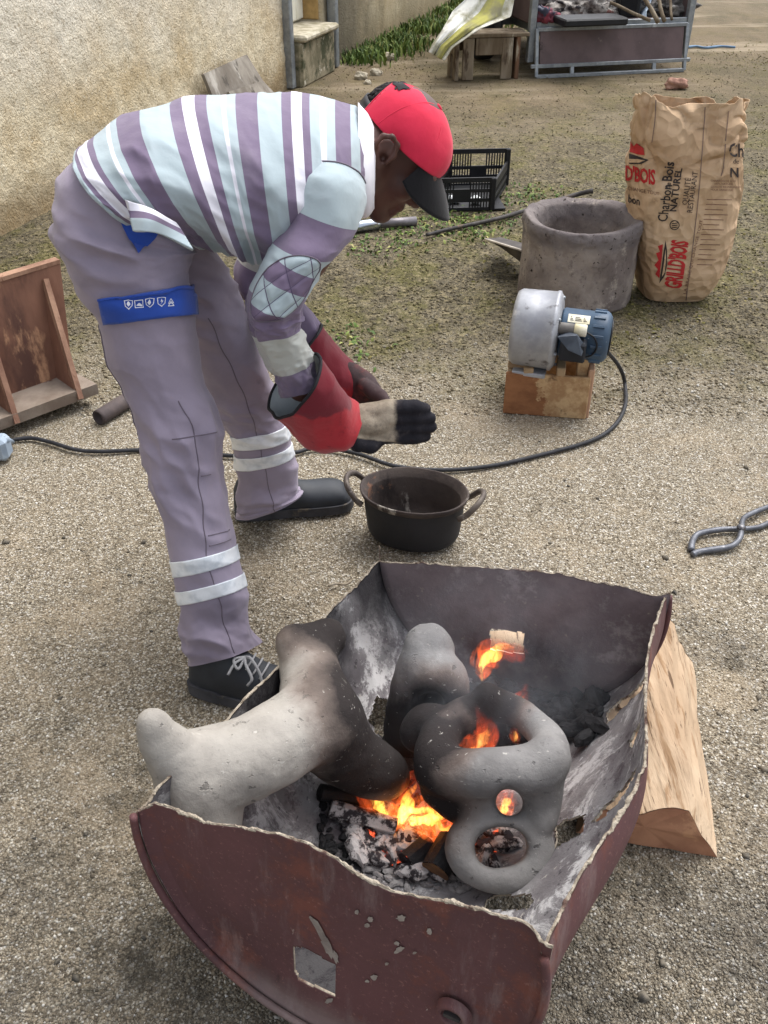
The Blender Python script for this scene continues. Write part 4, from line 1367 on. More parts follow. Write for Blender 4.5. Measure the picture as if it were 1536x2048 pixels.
# ============================================================ TIMBER STAND AT THE LEFT EDGE
M_std = mat('brown_stand_wood', rgb(136, 98, 80), rgb(108, 76, 62), 5, .85, layers=[(rgb(84, 58, 50), 5, .52, .66), (rgb(186, 144, 112), 8, .60, .70), (rgb(62, 48, 42), 10, .66, .74)], bump=(40, .35, .004), stretch=(1, 1, .35))
M_edge = mat('splintered_edge', rgb(164, 130, 108), rgb(122, 90, 74), 12, .9, layers=[(rgb(104, 70, 54), 14, .58, .66)], bump=(70, .6, .004), stretch=(1, 1, .35))
fr, fl_ = G(186, 790, .035), G(-60, 884, .035)
sx = nrm(fl_ - fr); sx[2] = 0
sy = np.array([sx[1], -sx[0], 0])
if sy[1] < 0:
    sy = -sy
S3 = np.array([sx, sy, [0, 0, 1]])
def sp_(x, y, z):
    return fr * [1, 1, 0] + sx * x + sy * y + np.array([0, 0, z])
stand = thing('timber_stand', 'brown timber stand with an upright panel and tapered braces at the left edge', 'stand', sp_(.2, .08, 0))
slab('base_board', [sp_(-.02, 0, .035), sp_(.45, 0, .04), sp_(.45, .20, .04), sp_(.0, .20, .035)], .034, mat('grey_base_board', rgb(140, 128, 116), rgb(112, 98, 86), 7, .9, layers=[(rgb(96, 66, 52), 8, .6, .68)], bump=(60, .4, .004)), stand, n=10)
tr_ = P(128, 522, Y=2.86); tr_z = tr_[2] + .045
lean = .035
slab('panel', [sp_(.0, .135, .036), sp_(.45, .135, .036), sp_(.45, .135 + lean, tr_z - .004), sp_(-.055, .135 + lean, tr_z + .006)], .018, M_std, stand, n=14)
MB().bar(sp_(-.055, .13 + lean, tr_z + .010), sp_(.45, .13 + lean, tr_z), .03, .012).obj('top_edge', M_edge, stand)
for x0 in (.035, .245):
    Vb = [sp_(x0, .13, .037), sp_(x0, .005, .037), sp_(x0 - .040, .125 + lean * .85, tr_z - .04), sp_(x0 + .02, .13, .037), sp_(x0 + .02, .005, .037), sp_(x0 - .020, .125 + lean * .85, tr_z - .04)]
    br_ = mk('brace', Vb, [(0, 1, 2), (5, 4, 3), (0, 3, 4, 1), (1, 4, 5, 2), (2, 5, 3, 0)], M_std, stand, smooth=False)
    a_, b_ = sp_(x0 + .01, .002, .037), sp_(x0 - .030, .122 + lean * .85, tr_z - .03)
    MB().bar(a_, b_, .028, .016, up=sx).obj('edge_strip', M_edge, br_)

# ============================================================ TONGS
M_tong = mat('forged_steel', rgb(110, 112, 118), rgb(86, 88, 94), 26, .5, .55, layers=[(rgb(140, 140, 142), 20, .58, .66), (rgb(84, 72, 64), 13, .62, .70)], bump=(60, .4, .002))
tg = thing('blacksmith_tongs', 'forged steel tongs lying on the gravel at the right edge', 'tongs', G(1482, 1057))
a1 = [(1382, 1101, .010), (1384, 1086, .012), (1391, 1072, .013), (1406, 1065, .013), (1442, 1059, .012), (1480, 1058, .009), (1515, 1055, .010), (1540, 1045, .011), (1580, 1032, .010), (1660, 1008, .009)]
a2 = [(1385, 1110, .010), (1396, 1104, .011), (1429, 1099, .012), (1455, 1095, .014), (1471, 1087, .016), (1480, 1075, .020), (1483, 1057, .024), (1485, 1041, .022), (1497, 1030, .018), (1538, 1013, .012), (1600, 990, .009), (1680, 962, .009)]
for nm, aa in (('arm', a1), ('arm', a2)):
    p = cr([G(x_, y_, z_) for x_, y_, z_ in aa], 6)
    rr = np.interp(np.linspace(0, 1, len(p)), [0, .1, .5, 1], [.0085, .0085, .0075, .0065]) * (1 + .08 * vnoise(p * 60))
    MB().tube(p, rr, 8).obj(nm, M_tong, tg, smooth=True)
MB().lathe([(0, 0), (.011, 0), (.011, .006), (.006, .010), (0, .011)], G(1482, 1057, .026), n=16).obj('rivet', M_tong, tg, smooth=True)
# twig by the drum
tag(MB().tube(cr([G(656, 1172, .006), G(672, 1167, .008), G(690, 1169, .007), G(702, 1163, .009)], 4), .003, 6).obj('twig', M_oldwood, smooth=True), 'small pale twig on the gravel behind the drum', 'twig')

# ============================================================ POT
t = NT('sooty_pot')
col = t.mix(t.step(t.noise(9, 5), .35, .65), rgb(34, 35, 41), rgb(27, 28, 33))
col = t.mix(t.step(t.noise(12, 6, .7), .66, .72), col, rgb(92, 72, 58))
M_pot = t.done(col, .62, 0, t.bump(t.noise(60, 4), .3, .002), .4)
M_poti = mat('burnt_pot_inside', rgb(76, 67, 62), rgb(54, 46, 44), 9, .75, .1, layers=[(rgb(158, 152, 142), 13, .58, .66, (1, 1, .4)), (rgb(42, 36, 34), 8, .58, .68, (1, 1, .35)), (rgb(112, 80, 62), 10, .62, .7)], bump=(50, .5, .004))
_a, _b = P(704, 968, z=.12), P(938, 1002, z=.12)
PX = nrm((_b - _a) * [1, 1, 0]); PY = np.array([-PX[1], PX[0], 0])
PC = P(828, 1113, z=0) + np.array([.0, .090, 0])
def oval(mb, k=.74, kz=1.16):
    """the pot is oval: squeeze across its handles' line"""
    for i, V in enumerate(mb.V):
        q = V - PC
        mb.V[i] = PC + (q @ PX)[:, None] * PX + (q @ PY)[:, None] * PY * k + q[:, 2:] * np.array([0, 0, kz])
    return mb
pot = thing('cooking_pot', 'blackened round cast pot with two loop handles, between the man and the drum', 'pot', PC)
RZ = .118
mb = MB().lathe([(.001, .004), (.10, .004), (.112, .008), (.118, .02), (.124, .07), (.126, .098), (.127, .103)], PC, n=72, cap=False)
oval(mb).obj('outer_wall', M_pot, pot, smooth=True)
mb = MB().lathe([(.127, .103), (.132, .106), (.137, RZ), (.1345, RZ + .002), (.131, RZ + .001), (.124, .106), (.119, .103), (.117, .098), (.112, .04), (.10, .018), (.08, .014), (.001, .014)], PC, n=72, noise=.0008, ns=25, cap=False)
oval(mb).obj('inner_wall', M_poti, pot, smooth=True)
for sg_, nm in ((-1, 'handle'), (1, 'handle')):
    d_ = PX * sg_
    e_ = np.array([-d_[1], d_[0], 0])
    hp = [PC + d_ * .120 - e_ * .058 + [0, 0, .088], PC + d_ * .137 - e_ * .056 + [0, 0, .098], PC + d_ * .158 - e_ * .045 + [0, 0, .118], PC + d_ * .170 - e_ * .018 + [0, 0, .128],
          PC + d_ * .170 + e_ * .018 + [0, 0, .128], PC + d_ * .158 + e_ * .045 + [0, 0, .118], PC + d_ * .137 + e_ * .056 + [0, 0, .098], PC + d_ * .120 + e_ * .058 + [0, 0, .088]]
    oval(MB().tube(cr(hp, 6), .0072, 10), .80).obj(nm, mat('worn_handle', rgb(112, 104, 96), rgb(80, 72, 68), 16, .6, .4, layers=[(rgb(160, 154, 146), 14, .6, .66)], bump=(60, .3, .002)), pot, smooth=True)

# ============================================================ HALF DRUM
DN, DF = np.array([-.0763, .6691, .3323]), np.array([.2518, 1.3801, .2635])
DAX = nrm(DF - DN); DL = np.linalg.norm(DF - DN); DR = .2886
DRT = nrm(np.array([DAX[1], -DAX[0], 0])); DUP = np.cross(DRT, DAX)
def pip(poly, pts):
    """which photograph points lie inside a polygon"""
    poly = np.asarray(poly, float)
    x, y = pts[..., 0], pts[..., 1]
    c = np.zeros(x.shape, bool)
    j = len(poly) - 1
    for i in range(len(poly)):
        (xi, yi), (xj, yj) = poly[i], poly[j]
        c ^= ((yi > y) != (yj > y)) & (x < (xj - xi) * (y - yi) / (yj - yi + 1e-9) + xi)
        j = i
    return c
def shell(th, s, off=0.0):
    th, s = np.broadcast_arrays(np.asarray(th, float), np.asarray(s, float))
    d = np.degrees(th)
    fr_ = np.clip((d - 318) / 52, 0, 1); fr_ = fr_ * fr_ * (3 - 2 * fr_)
    r = DR + off + .052 * fr_ * np.exp(-((s - .40) / .24) ** 2) - .006 * fr_
    c = DN + (s * DL)[..., None] * DAX
    p = c + r[..., None] * (np.cos(th)[..., None] * DRT + np.sin(th)[..., None] * DUP)
    p = p + (.0035 * fbm(np.stack([np.cos(th) * 2, np.sin(th) * 2, s * 4], -1), 2))[..., None] * nrm(p - c)
    p[..., 2] = np.maximum(p[..., 2], .008 - off * .5)
    return p
nS, nT = 190, 230
sv = np.linspace(0, 1, nS)
thL = np.radians(177 + (188.5 - 177) * sv + 1.0 * vnoise(np.stack([sv * 14, 0 * sv, 0 * sv], 1)) + .5 * vnoise(np.stack([sv * 60, 0 * sv, 0 * sv + 3], 1)))
thR = np.radians(376 + (373 - 376) * sv + 1.0 * vnoise(np.stack([sv * 16, 0 * sv + 7, 0 * sv], 1)) + .5 * vnoise(np.stack([sv * 60, 0 * sv, 0 * sv + 9], 1)))
TT = thL[:, None] + (thR - thL)[:, None] * np.linspace(0, 1, nT)[None]
SS = np.repeat(sv[:, None], nT, 1)
Vi, Vo = shell(TT, SS), shell(TT, SS, .004)
HOLES = [
    [(1112, 1655), (1128, 1640), (1169, 1628), (1168, 1660), (1140, 1680), (1106, 1700)],
    [(972, 1800), (990, 1790), (1062, 1788), (1068, 1800), (1060, 1818), (968, 1822)],
    [(1212, 1432), (1218, 1418), (1258, 1388), (1290, 1356), (1284, 1380), (1250, 1412), (1213, 1448)],
    [(1182, 1648), (1205, 1615), (1245, 1578), (1272, 1535), (1268, 1556), (1240, 1600), (1206, 1636)],
    [(1258, 1482), (1268, 1462), (1282, 1440), (1276, 1470), (1262, 1498)],
    [(738, 1440), (752, 1392), (780, 1400), (790, 1480), (768, 1476), (748, 1462)],
]
fc = (Vi[:-1, :-1] + Vi[1:, :-1] + Vi[:-1, 1:] + Vi[1:, 1:]) / 4
pj = proj(fc)
hole = np.zeros(pj.shape[:2], bool)
for H_ in HOLES:
    hole |= pip(H_, pj + 2.5 * np.stack([vnoise(fc * 90), vnoise(fc * 90 + 5)], -1))
N = nS * nT
V = np.concatenate([Vi.reshape(-1, 3), Vo.reshape(-1, 3)])
Fi, Fo, Fe = [], [], []
for i in range(nS - 1):
    for j in range(nT - 1):
        if hole[i, j]:
            continue
        a = (i * nT + j, (i + 1) * nT + j, (i + 1) * nT + j + 1, i * nT + j + 1)
        Fi.append(a[::-1])
        Fo.append(tuple(N + q for q in a))
        for (di, dj, e0, e1) in ((-1, 0, 0, 3), (1, 0, 2, 1), (0, -1, 1, 0), (0, 1, 3, 2)):
            ii, jj = i + di, j + dj
            if not (0 <= ii < nS - 1 and 0 <= jj < nT - 1) or hole[ii, jj]:
                Fe.append((a[e0], a[e1], N + a[e1], N + a[e0]))
FIRE = [(P(830, 1560, Y=1.05), .12), (P(1060, 1410, Y=1.25), .11), (P(860, 1500, Y=1.08), .13), (P(760, 1480, Y=1.12), .07)]
def sootness(p, extra=()):
    s_ = np.zeros(p.shape[:-1])
    for c, r in list(FIRE) + list(extra):
        d = np.linalg.norm(p - c, axis=-1) / r
        s_ = np.maximum(s_, np.clip(1.5 - d * .95 + .35 * fbm(p * 14, 3), 0, 1))
    return s_

t = NT('ash_covered_steel')
so_ = t.attr('soot')
st_ = (1, 1, 1)
col = t.mix(t.step(t.noise(5, 6, .7), .38, .62), rgb(146, 143, 143), rgb(110, 105, 107))
col = t.mix(t.math('MULTIPLY', t.step(t.noise(9, 8, .8, dist=.6), .49, .58), .85), col, rgb(206, 204, 203))
col = t.mix(t.math('MULTIPLY', t.step(t.noise(7, 8, .8), .53, .62), .75), col, rgb(84, 74, 78))
col = t.mix(t.math('MULTIPLY', t.step(t.noise(42, 4, .7), .60, .68), .7), col, rgb(52, 48, 50))
col = t.mix(t.math('MULTIPLY', t.step(t.noise(75, 3, .7), .66, .72), .7), col, rgb(196, 190, 180))
col = t.mix(t.math('MULTIPLY', so_, .92), col, rgb(36, 34, 37))
M_ash = t.done(col, .95, 0, t.bump(t.noise(70, 6, .7), .6, .005), .15)
t = NT('maroon_drum_paint')
col = t.mix(t.step(t.noise(4, 6, .7), .35, .68), rgb(98, 66, 67), rgb(76, 53, 55))
col = t.mix(t.math('MULTIPLY', t.step(t.noise(8, 7, .72), .50, .68), .6), col, rgb(126, 74, 60))
col = t.mix(t.math('MULTIPLY', t.step(t.noise(5.5, 7, .74, stretch=(2.2, 1, .45)), .54, .70), .5), col, rgb(130, 114, 112))
col = t.mix(t.math('MULTIPLY', t.step(t.noise(9, 7, .75, stretch=(1, 1, .7)), .63, .68), .7), col, rgb(60, 42, 44))
col = t.mix(t.math('MULTIPLY', t.step(t.noise(15, 6, .75, stretch=(1, 1, .6)), .68, .71), .85), col, rgb(166, 156, 148))
col = t.mix(t.math('MULTIPLY', t.step(t.noise(150, 3, .7), .58, .72), .4), col, rgb(152, 116, 106))
low = t.math('SUBTRACT', 1.0, t.step(t.math('ADD', t.sep(t.coord('Object'))[2], t.math('MULTIPLY', t.noise(14, 5, .7), .10)), .10, .17))
col = t.mix(t.math('MULTIPLY', low, .45), col, rgb(132, 122, 118))
M_drum = t.done(col, .72, 0, t.bump(t.noise(190, 4, .7), .25, .0015, t.bump(t.noise(9, 4), .3, .006)), .3)
M_crust = mat('pale_crust', rgb(168, 158, 142), rgb(122, 111, 97), 60, .95, layers=[(rgb(86, 66, 58), 26, .52, .64)], bump=(160, .8, .003))
t = NT('soot_brown_steel')
so_ = t.attr('soot')
col = t.mix(t.step(t.noise(5, 6, .7), .38, .62), rgb(128, 116, 117), rgb(100, 88, 90))
col = t.mix(t.math('MULTIPLY', t.step(t.noise(10, 8, .78), .50, .64), .6), col, rgb(160, 152, 150))
col = t.mix(t.math('MULTIPLY', t.step(t.noise(60, 4, .7), .64, .70), .6), col, rgb(164, 156, 142))
col = t.mix(t.math('MULTIPLY', t.step(t.noise(4, 5, .7), .55, .68), .5), col, rgb(88, 62, 62))
col = t.mix(t.math('MULTIPLY', so_, .92), col, rgb(34, 33, 37))
M_farin = t.done(col, .9, 0, t.bump(t.noise(80, 5, .7), .5, .004), .15)

drum = thing('steel_drum', 'maroon steel drum cut lengthwise into an open trough holding the fire', 'drum', (.08, 1.0, 0))
me_o = mk('drum_shell', V, Fi + Fo + Fe, None, drum, attr={'soot': np.concatenate([sootness(Vi, [(shell(np.radians(250), .14), .16), (shell(np.radians(186), .22), .12), (shell(np.radians(188), .42), .12), (shell(np.radians(192), .95), .12), (shell(np.radians(190), .68), .11)]).ravel(), 0 * Vi[..., 0].ravel()])})
for m_ in (M_ash, M_drum, M_crust):
    me_o.data.materials.append(m_)
me_o.data.polygons.foreach_set('material_index', [0] * len(Fi) + [1] * len(Fo) + [2] * len(Fe))
me_o.data.update()

def on_plane(px, py, c):
    d = ray(px, py)
    t_ = np.dot(np.asarray(c) - [0, 0, CH], DAX) / np.dot(d, DAX)
    q = np.array([0, 0, CH]) + d * t_ - c
    return np.dot(q, DRT), np.dot(q, DUP)
def end_plate(name, c, rim, sgn, holes, m_in, m_out):
    """a drum end: disc cut along a ragged rim line, sgn points outwards along the drum"""
    rp = np.array(sorted(on_plane(a, b, c) for a, b in rim))
    R0 = DR - .001
    nX, nY = 220, 90
    xs = np.linspace(-R0 * .9999, R0 * .9999, nX)
    top = np.interp(xs, rp[:, 0], rp[:, 1]) + .0022 * fbm(np.stack([xs * 70, 0 * xs, 0 * xs + 5 * sgn], 1), 3)
    bot = -np.sqrt(np.maximum(R0 ** 2 - xs ** 2, 1e-6))
    top = np.maximum(top, bot + .002)
    f = np.linspace(0, 1, nY)
    yy = bot[:, None] + (top - bot)[:, None] * f[None]
    xx = np.repeat(xs[:, None], nY, 1)
    rr = np.hypot(xx, yy) / DR
    dish = -.012 * np.clip((1 - rr) / .07, 0, 1) ** .5 * sgn           # the head sits a little inside the rim
    base = c + xx[..., None] * DRT + yy[..., None] * DUP + dish[..., None] * DAX
    base = base + (.002 * fbm(base * 9, 2))[..., None] * DAX
    base[..., 2] = np.maximum(base[..., 2], .004)
    out = base + DAX * .004 * sgn
    cen = (base[:-1, :-1] + base[1:, 1:]) / 2
    pjj = proj(cen)
    ho = np.zeros(pjj.shape[:2], bool)
    for H_ in holes:
        ho |= pip(H_, pjj + 1.5 * np.stack([vnoise(cen * 120), vnoise(cen * 120 + 5)], -1))
    n_ = nX * nY
    A, B, E_ = [], [], []
    for i in range(nX - 1):
        for j in range(nY - 1):
            if ho[i, j]:
                continue
            a = (i * nY + j, (i + 1) * nY + j, (i + 1) * nY + j + 1, i * nY + j + 1)
            A.append(a if sgn < 0 else a[::-1]); B.append(tuple(n_ + q for q in (a[::-1] if sgn < 0 else a)))
            for (di, dj, e0, e1) in ((-1, 0, 0, 3), (1, 0, 2, 1), (0, -1, 1, 0), (0, 1, 3, 2)):
                ii, jj = i + di, j + dj
                if not (0 <= ii < nX - 1 and 0 <= jj < nY - 1) or ho[ii, jj]:
                    E_.append((a[e0], a[e1], n_ + a[e1], n_ + a[e0]))
    bb = base.reshape(-1, 3)
    o = mk(name, np.concatenate([bb, out.reshape(-1, 3)]), A + B + E_, None, drum, attr={'soot': np.concatenate([sootness(bb), 0 * bb[:, 0]])})
    for m_ in (m_in, m_out, M_crust):
        o.data.materials.append(m_)
    o.data.polygons.foreach_set('material_index', [0] * len(A) + [1] * len(B) + [2] * len(E_))
    o.data.update()
    tp_ = base[:, -1] + DAX * .002 * sgn
    return o, tp_, out
RIM_N = [(280, 1625), (300, 1617), (335, 1625), (400, 1655), (480, 1668), (560, 1680), (600, 1694), (640, 1712), (700, 1752), (760, 1785), (830, 1808), (900, 1818), (960, 1834), (1020, 1850), (1060, 1866), (1095, 1888)]
RIM_F = [(760, 1122), (800, 1120), (860, 1122), (920, 1126), (1000, 1131), (1060, 1135), (1120, 1141), (1180, 1156), (1240, 1166), (1300, 1182), (1342, 1188)]
nearo, top_n, _ = end_plate('near_end_plate', DN, RIM_N, -1, [[(590, 1890), (612, 1890), (640, 1906), (676, 1926), (673, 1988), (640, 1974), (600, 1955), (592, 1940)]], M_ash, M_drum)
faro, top_f, _ = end_plate('far_end_plate', DF, RIM_F, 1, [[(980, 1258), (1048, 1266), (1048, 1308), (1020, 1306), (982, 1300)]], M_farin, M_drum)
# crusty torch-cut edge, lumps along every rim
def crust(line, r0, name, seed, keep=1.0):
    p = np.asarray(line)
    L = np.concatenate([[0], np.cumsum(np.linalg.norm(np.diff(p, axis=0), axis=1))])
    n_ = int(L[-1] / .0025)
    q = np.stack([np.interp(np.linspace(0, L[-1], n_), L, p[:, k]) for k in range(3)], 1)
    r = r0 * np.clip(.75 + .8 * fbm(q * 22 + seed, 2) + .5 * vnoise(q * 95 + seed), .25, 2.2)
    q = q + .0011 * np.stack([fbm(q * 60 + 3 * k, 3) for k in range(3)], 1)
    m_ = MB().tube(q, np.maximum(r, .0008), 9)
    v_ = np.concatenate(m_.V)
    v_ = v_ + .0013 * np.stack([vnoise(v_ * 420 + 5 * k) for k in range(3)], 1)
    return mk(name, v_, m_.F, M_crust, drum, smooth=False)
crust(top_n, .0025, 'cut_edge', 1.0)
crust(top_f, .0020, 'cut_edge', 2.0)
crust(shell(thR, sv, .002), .0024, 'cut_edge', 3.0)
crust(shell(thL, sv, .002), .0020, 'cut_edge', 4.0)
for c, sg, a0, a1 in ((DN, -1, 177.5, 375.5), (DF, 1, 189.5, 372)):
    tha = np.radians(np.linspace(a0, a1, 120))
    p = c + DAX * .006 * sg + (DR + .003) * (np.cos(tha)[:, None] * DRT + np.sin(tha)[:, None] * DUP)
    p[:, 2] = np.maximum(p[:, 2], .006)
    MB().tube(p, .0058, 8).obj('rolled_rim', M_drum, drum, smooth=True)
bx_, by_ = on_plane(905, 2030, DN - DAX * .004)
bc = DN - DAX * .002 + bx_ * DRT + by_ * DUP
bung = MB().lathe([(.001, .001), (.013, .001), (.0145, .003), (.0145, .007), (.019, .008), (.021, .006), (.023, .002), (.024, -.004)], bc, -DAX, 32, cap=False).obj('bung', M_drum, drum, smooth=True)
MB().box(bc - DAX * .003, (.022, .006, .008), np.array([DRT, DUP, DAX])).obj('bung_bar', M_iron, bung)
# scabs of pale mortar on the near end
bvD = bvh_of(nearo)
M_scab = mat('mortar_splash', rgb(150, 142, 134), rgb(120, 110, 104), 30, .95, bump=(90, .6, .003))
r_ = np.random.default_rng(5)
for k, (px, py, a_, b_, rot) in enumerate([(640, 1860, 6, 34, .5), (655, 1890, 7, 26, .4), (672, 1912, 5, 14, .3), (803, 1834, 9, 6, 0), (742, 1836, 6, 5, 0), (736, 1848, 5, 4, 0), (800, 1897, 10, 5, .6), (795, 1884, 6, 4, 0), (750, 1952, 7, 5, 0), (735, 1960, 5, 3, 0), (860, 1860, 5, 6, 0), (775, 1925, 4, 3, 0), (660, 1998, 8, 5, .4), (715, 1822, 4, 5, 0), (830, 1903, 4, 3, 0)]):
    pl = []
    for q in np.linspace(0, 2 * PI, 14, endpoint=False):
        rr_ = .7 + .6 * r_.random()
        x_, y_ = a_ * rr_ * math.cos(q), b_ * rr_ * math.sin(q)
        pl.append((px + x_ * math.cos(rot) + y_ * math.sin(rot), py + y_ * math.cos(rot) - x_ * math.sin(rot)))
    print_poly('mortar_splash', bvD, [pl], M_scab, drum, .0022, 9)

# ============================================================ SPLIT LOG BESIDE IT
t = NT('split_oak')
so_ = t.coord('Object')
col = t.mix(t.step(t.noise(4, 5, .6), .35, .65), rgb(188, 166, 140), rgb(166, 142, 116))
gr_ = t.noise(20, 5, .6, stretch=(3.2, .35, 3.2), dist=.4)
col = t.mix(t.math('MULTIPLY', t.step(gr_, .56, .66), .75), col, rgb(134, 104, 74))
col = t.mix(t.math('MULTIPLY', t.step(t.noise(46, 5, .65, stretch=(3, .13, 3)), .60, .65), .85), col, rgb(82, 62, 46))
M_oak = t.done(col, .85, 0, t.bump(gr_, .7, .006), .2)
M_end = mat('sawn_log_end', rgb(176, 128, 98), rgb(146, 100, 76), 9, .85, layers=[(rgb(196, 148, 112), 12, .58, .68), (rgb(106, 70, 50), 16, .66, .72)], bump=(90, .3, .002))
c0, c1, c2 = G(1250, 1712, .01), G(1436, 1735, 0.0), P(1383, 1622, Y=.985)
la = nrm(np.array([.587 - .50, 1.38 - .94, 0]))
prof_n = [G(1150, 1700, .0), c1, P(1378, 1618, z=.105), P(1300, 1600, z=.095), P(1180, 1600, z=.06)]
far_s = [(.0, .44, 1.0), (.0, .44, .8)]
nL = 34
V = []
PN = np.array(prof_n)
# densify the profile
PD = []
for k in range(5):
    a, b = PN[k], PN[(k + 1) % 5]
    for f in np.linspace(0, 1, 9, endpoint=False):
        PD.append(a * (1 - f) + b * f)
PD = np.array(PD)
cen = PD.mean(0)
PD = PD - la * ((PD - cen) @ la)[:, None] + la * (.012 * fbm(PD * 14, 2))[:, None]
for i in range(nL):
    f = i / (nL - 1)
    q = PD.copy()
    sc_ = 1 - .10 * f
    q = cen + (q - cen) * np.array([sc_, 1, 1 + .02 * f]) + la * .47 * f + np.array([.0, 0, .012 * f])
    q[:, 0] += .05 * f * (q[:, 0] < cen[0])
    ns_ = fbm(q * np.array([26, 5, 26]), 3)
    q = q + nrm(q - (cen + la * .47 * f)) * (.010 * ns_ * min(1, f * 12))[:, None]
    q[:, 2] = np.maximum(q[:, 2], 0)
    V.append(q)
m = len(PD)
V = np.concatenate(V)
F = [(i * m + k, i * m + (k + 1) % m, (i + 1) * m + (k + 1) % m, (i + 1) * m + k) for i in range(nL - 1) for k in range(m)]
log = thing('split_log', 'big split log of pale wood with a brown sawn end, beside the drum', 'log', (cen[0], cen[1] + .2, 0))
mk('split_face', V, F, M_oak, log, smooth=False)
Ve = np.concatenate([V[:m], V[:m].mean(0)[None] + [0, -.002, 0]])
mk('sawn_end', Ve - la * .0015, [((k + 1) % m, k, m) for k in range(m)], M_end, log, smooth=False)
Ve = np.concatenate([V[-m:], V[-m:].mean(0)[None]])
mk('sawn_end', Ve + la * .0015, [(k, (k + 1) % m, m) for k in range(m)], M_end, log, smooth=False)
# the log seen through the far hole
lg = MB().tube([P(935, 1289, z=.026), P(1010, 1286, z=.026), P(1095, 1288, z=.026)], [.026, .027, .026], 14).obj('firewood_stick', M_oak, smooth=True)
zz = min(v.co.z for v in lg.data.vertices)
for v in lg.data.vertices:
    v.co.z -= zz
tag(lg, 'pale stick of firewood seen through the square hole in the drum\'s far end', 'firewood')

# ============================================================ CLAY PIECES
def clay_mat(name, c1, c2, pit):
    t = NT(name)
    so_ = t.math('ADD', t.attr('soot'), t.math('MULTIPLY', t.math('SUBTRACT', t.noise(15, 7, .75), .5), .55))
    col = t.mix(t.step(t.noise(7, 6, .65), .35, .66), c1, c2)
    col = t.mix(t.math('MULTIPLY', t.step(t.noise(38, 5, .7), .60, .70), .5), col, tuple(q * .55 for q in c2))
    col = t.mix(t.math('MULTIPLY', t.step(t.noise(24, 5, .7), .62, .72), .45), col, tuple(min(1, q * 1.35) for q in c1))
    br = t.ramp(so_, [(0, 0.0), (.25, .0), (.6, 1.0), (1, 1.0)])
    col = t.mix(t.math('MULTIPLY', t.ramp(so_, [(0, 0.0), (.10, .0), (.5, 1.0), (1, 1.0)]), .75), col, rgb(104, 88, 80))
    col = t.mix(t.math('MULTIPLY', t.ramp(so_, [(0, 0.0), (.4, .0), (.85, 1.0), (1, 1.0)]), .93), col, rgb(30, 27, 28))
    hg = t.math('ADD', t.math('MULTIPLY', t.noise(26, 6, .7), .6), t.math('SUBTRACT', t.math('MULTIPLY', t.noise(120, 4, .7), .3), t.math('MULTIPLY', t.step(t.noise(52, 3, .6), .64, .70), .5)))
    col = t.mix(t.math('MULTIPLY', t.step(t.noise(52, 3, .6), .65, .71), .6), col, tuple(q * .42 for q in c2))
    col = t.mix(t.math('MULTIPLY', t.step(t.noise(70, 4, .6, stretch=(1, 1, 2.5)), .66, .70), .5), col, rgb(196, 192, 184))
    return t.done(col, .9, 0, t.bump(hg, pit, .006), .2)
M_clayA = clay_mat('pale_dry_clay', rgb(162, 157, 149), rgb(140, 135, 128), .6)
M_clayC = clay_mat('grey_clay', rgb(140, 138, 136), rgb(114, 112, 111), .7)
def clay(name, label, segs, mat_, k=.03, res=.0055, subs=(), soot=(), cat='clay sculpture', amp=.0025, ell=()):
    """segs: runs of (px, py, Y, r)"""
    segs = [[tuple(q) for q in cr(run, 5)] if len(run) > 2 else run for run in segs]
    pts = [[(P(a, b, Y=c), r) for a, b, c, r in run] for run in segs]
    allp = np.array([q[0] for run in pts for q in run]); mr = max(q[1] for run in pts for q in run)
    S = SDF.box(allp.min(0) - mr - .03, allp.max(0) + mr + .03, res)
    for run in pts:
        for (a, ra), (b, rb) in zip(run[:-1], run[1:]):
            S.op(f_cap(a, b, ra, rb), k, mar=.03)
    for a, b, c, r in ell:
        S.op(f_ell(P(a, b, Y=c), r), k, mar=.03)
    for (a, b, c, ra), (a2, b2, c2_, rb) in subs:
        S.op(f_cap(P(a, b, Y=c), P(a2, b2, Y=c2_), ra, rb), .012, sub=True, mar=.03)
    V, Fc = S.mesh(5)
    N_ = vnormals(V, Fc)
    V = V + N_ * (amp * fbm(V * 24, 3) + amp * .9 * fbm(V * 8, 2))[:, None]
    sm = np.zeros(len(V))
    for a, b, c, r in soot:
        d = np.linalg.norm(V - P(a, b, Y=c), axis=1) / r
        sm = np.maximum(sm, np.clip(1.45 - d + .22 * fbm(V * 12, 3), 0, 1))
    V[:, 2] = np.maximum(V[:, 2], .012)
    o = mk(name, V, Fc, mat_, None, True, attr={'soot': sm})
    return tag(o, label, cat)
clayA = clay('clay_branch', 'large pale branching clay piece with blackened right end, across the drum\'s left',
     [[(300, 1440, .90, .016), (324, 1478, .90, .022), (350, 1512, .90, .034), (402, 1552, .905, .054)], [(322, 1484, .895, .020), (368, 1600, .885, .034)], [(400, 1548, .905, .060), (405, 1640, .885, .056), (412, 1720, .875, .052)],
      [(400, 1545, .905, .058), (500, 1518, .935, .058), (580, 1468, .985, .057), (640, 1435, 1.03, .062)],
      [(640, 1430, 1.03, .060), (628, 1370, 1.10, .048), (618, 1325, 1.15, .042)], [(618, 1325, 1.15, .042), (588, 1284, 1.17, .028)], [(618, 1325, 1.15, .042), (655, 1274, 1.21, .032)], [(588, 1284, 1.17, .028), (655, 1274, 1.21, .032)],
      [(640, 1450, 1.03, .066), (700, 1515, 1.04, .052), (770, 1550, 1.045, .042)], [(630, 1400, 1.06, .05), (665, 1440, 1.05, .055)]],
     M_clayA, .014, .0050, soot=[(660, 1245, 1.22, .105), (775, 1495, 1.03, .145), (722, 1385, 1.06, .105)])
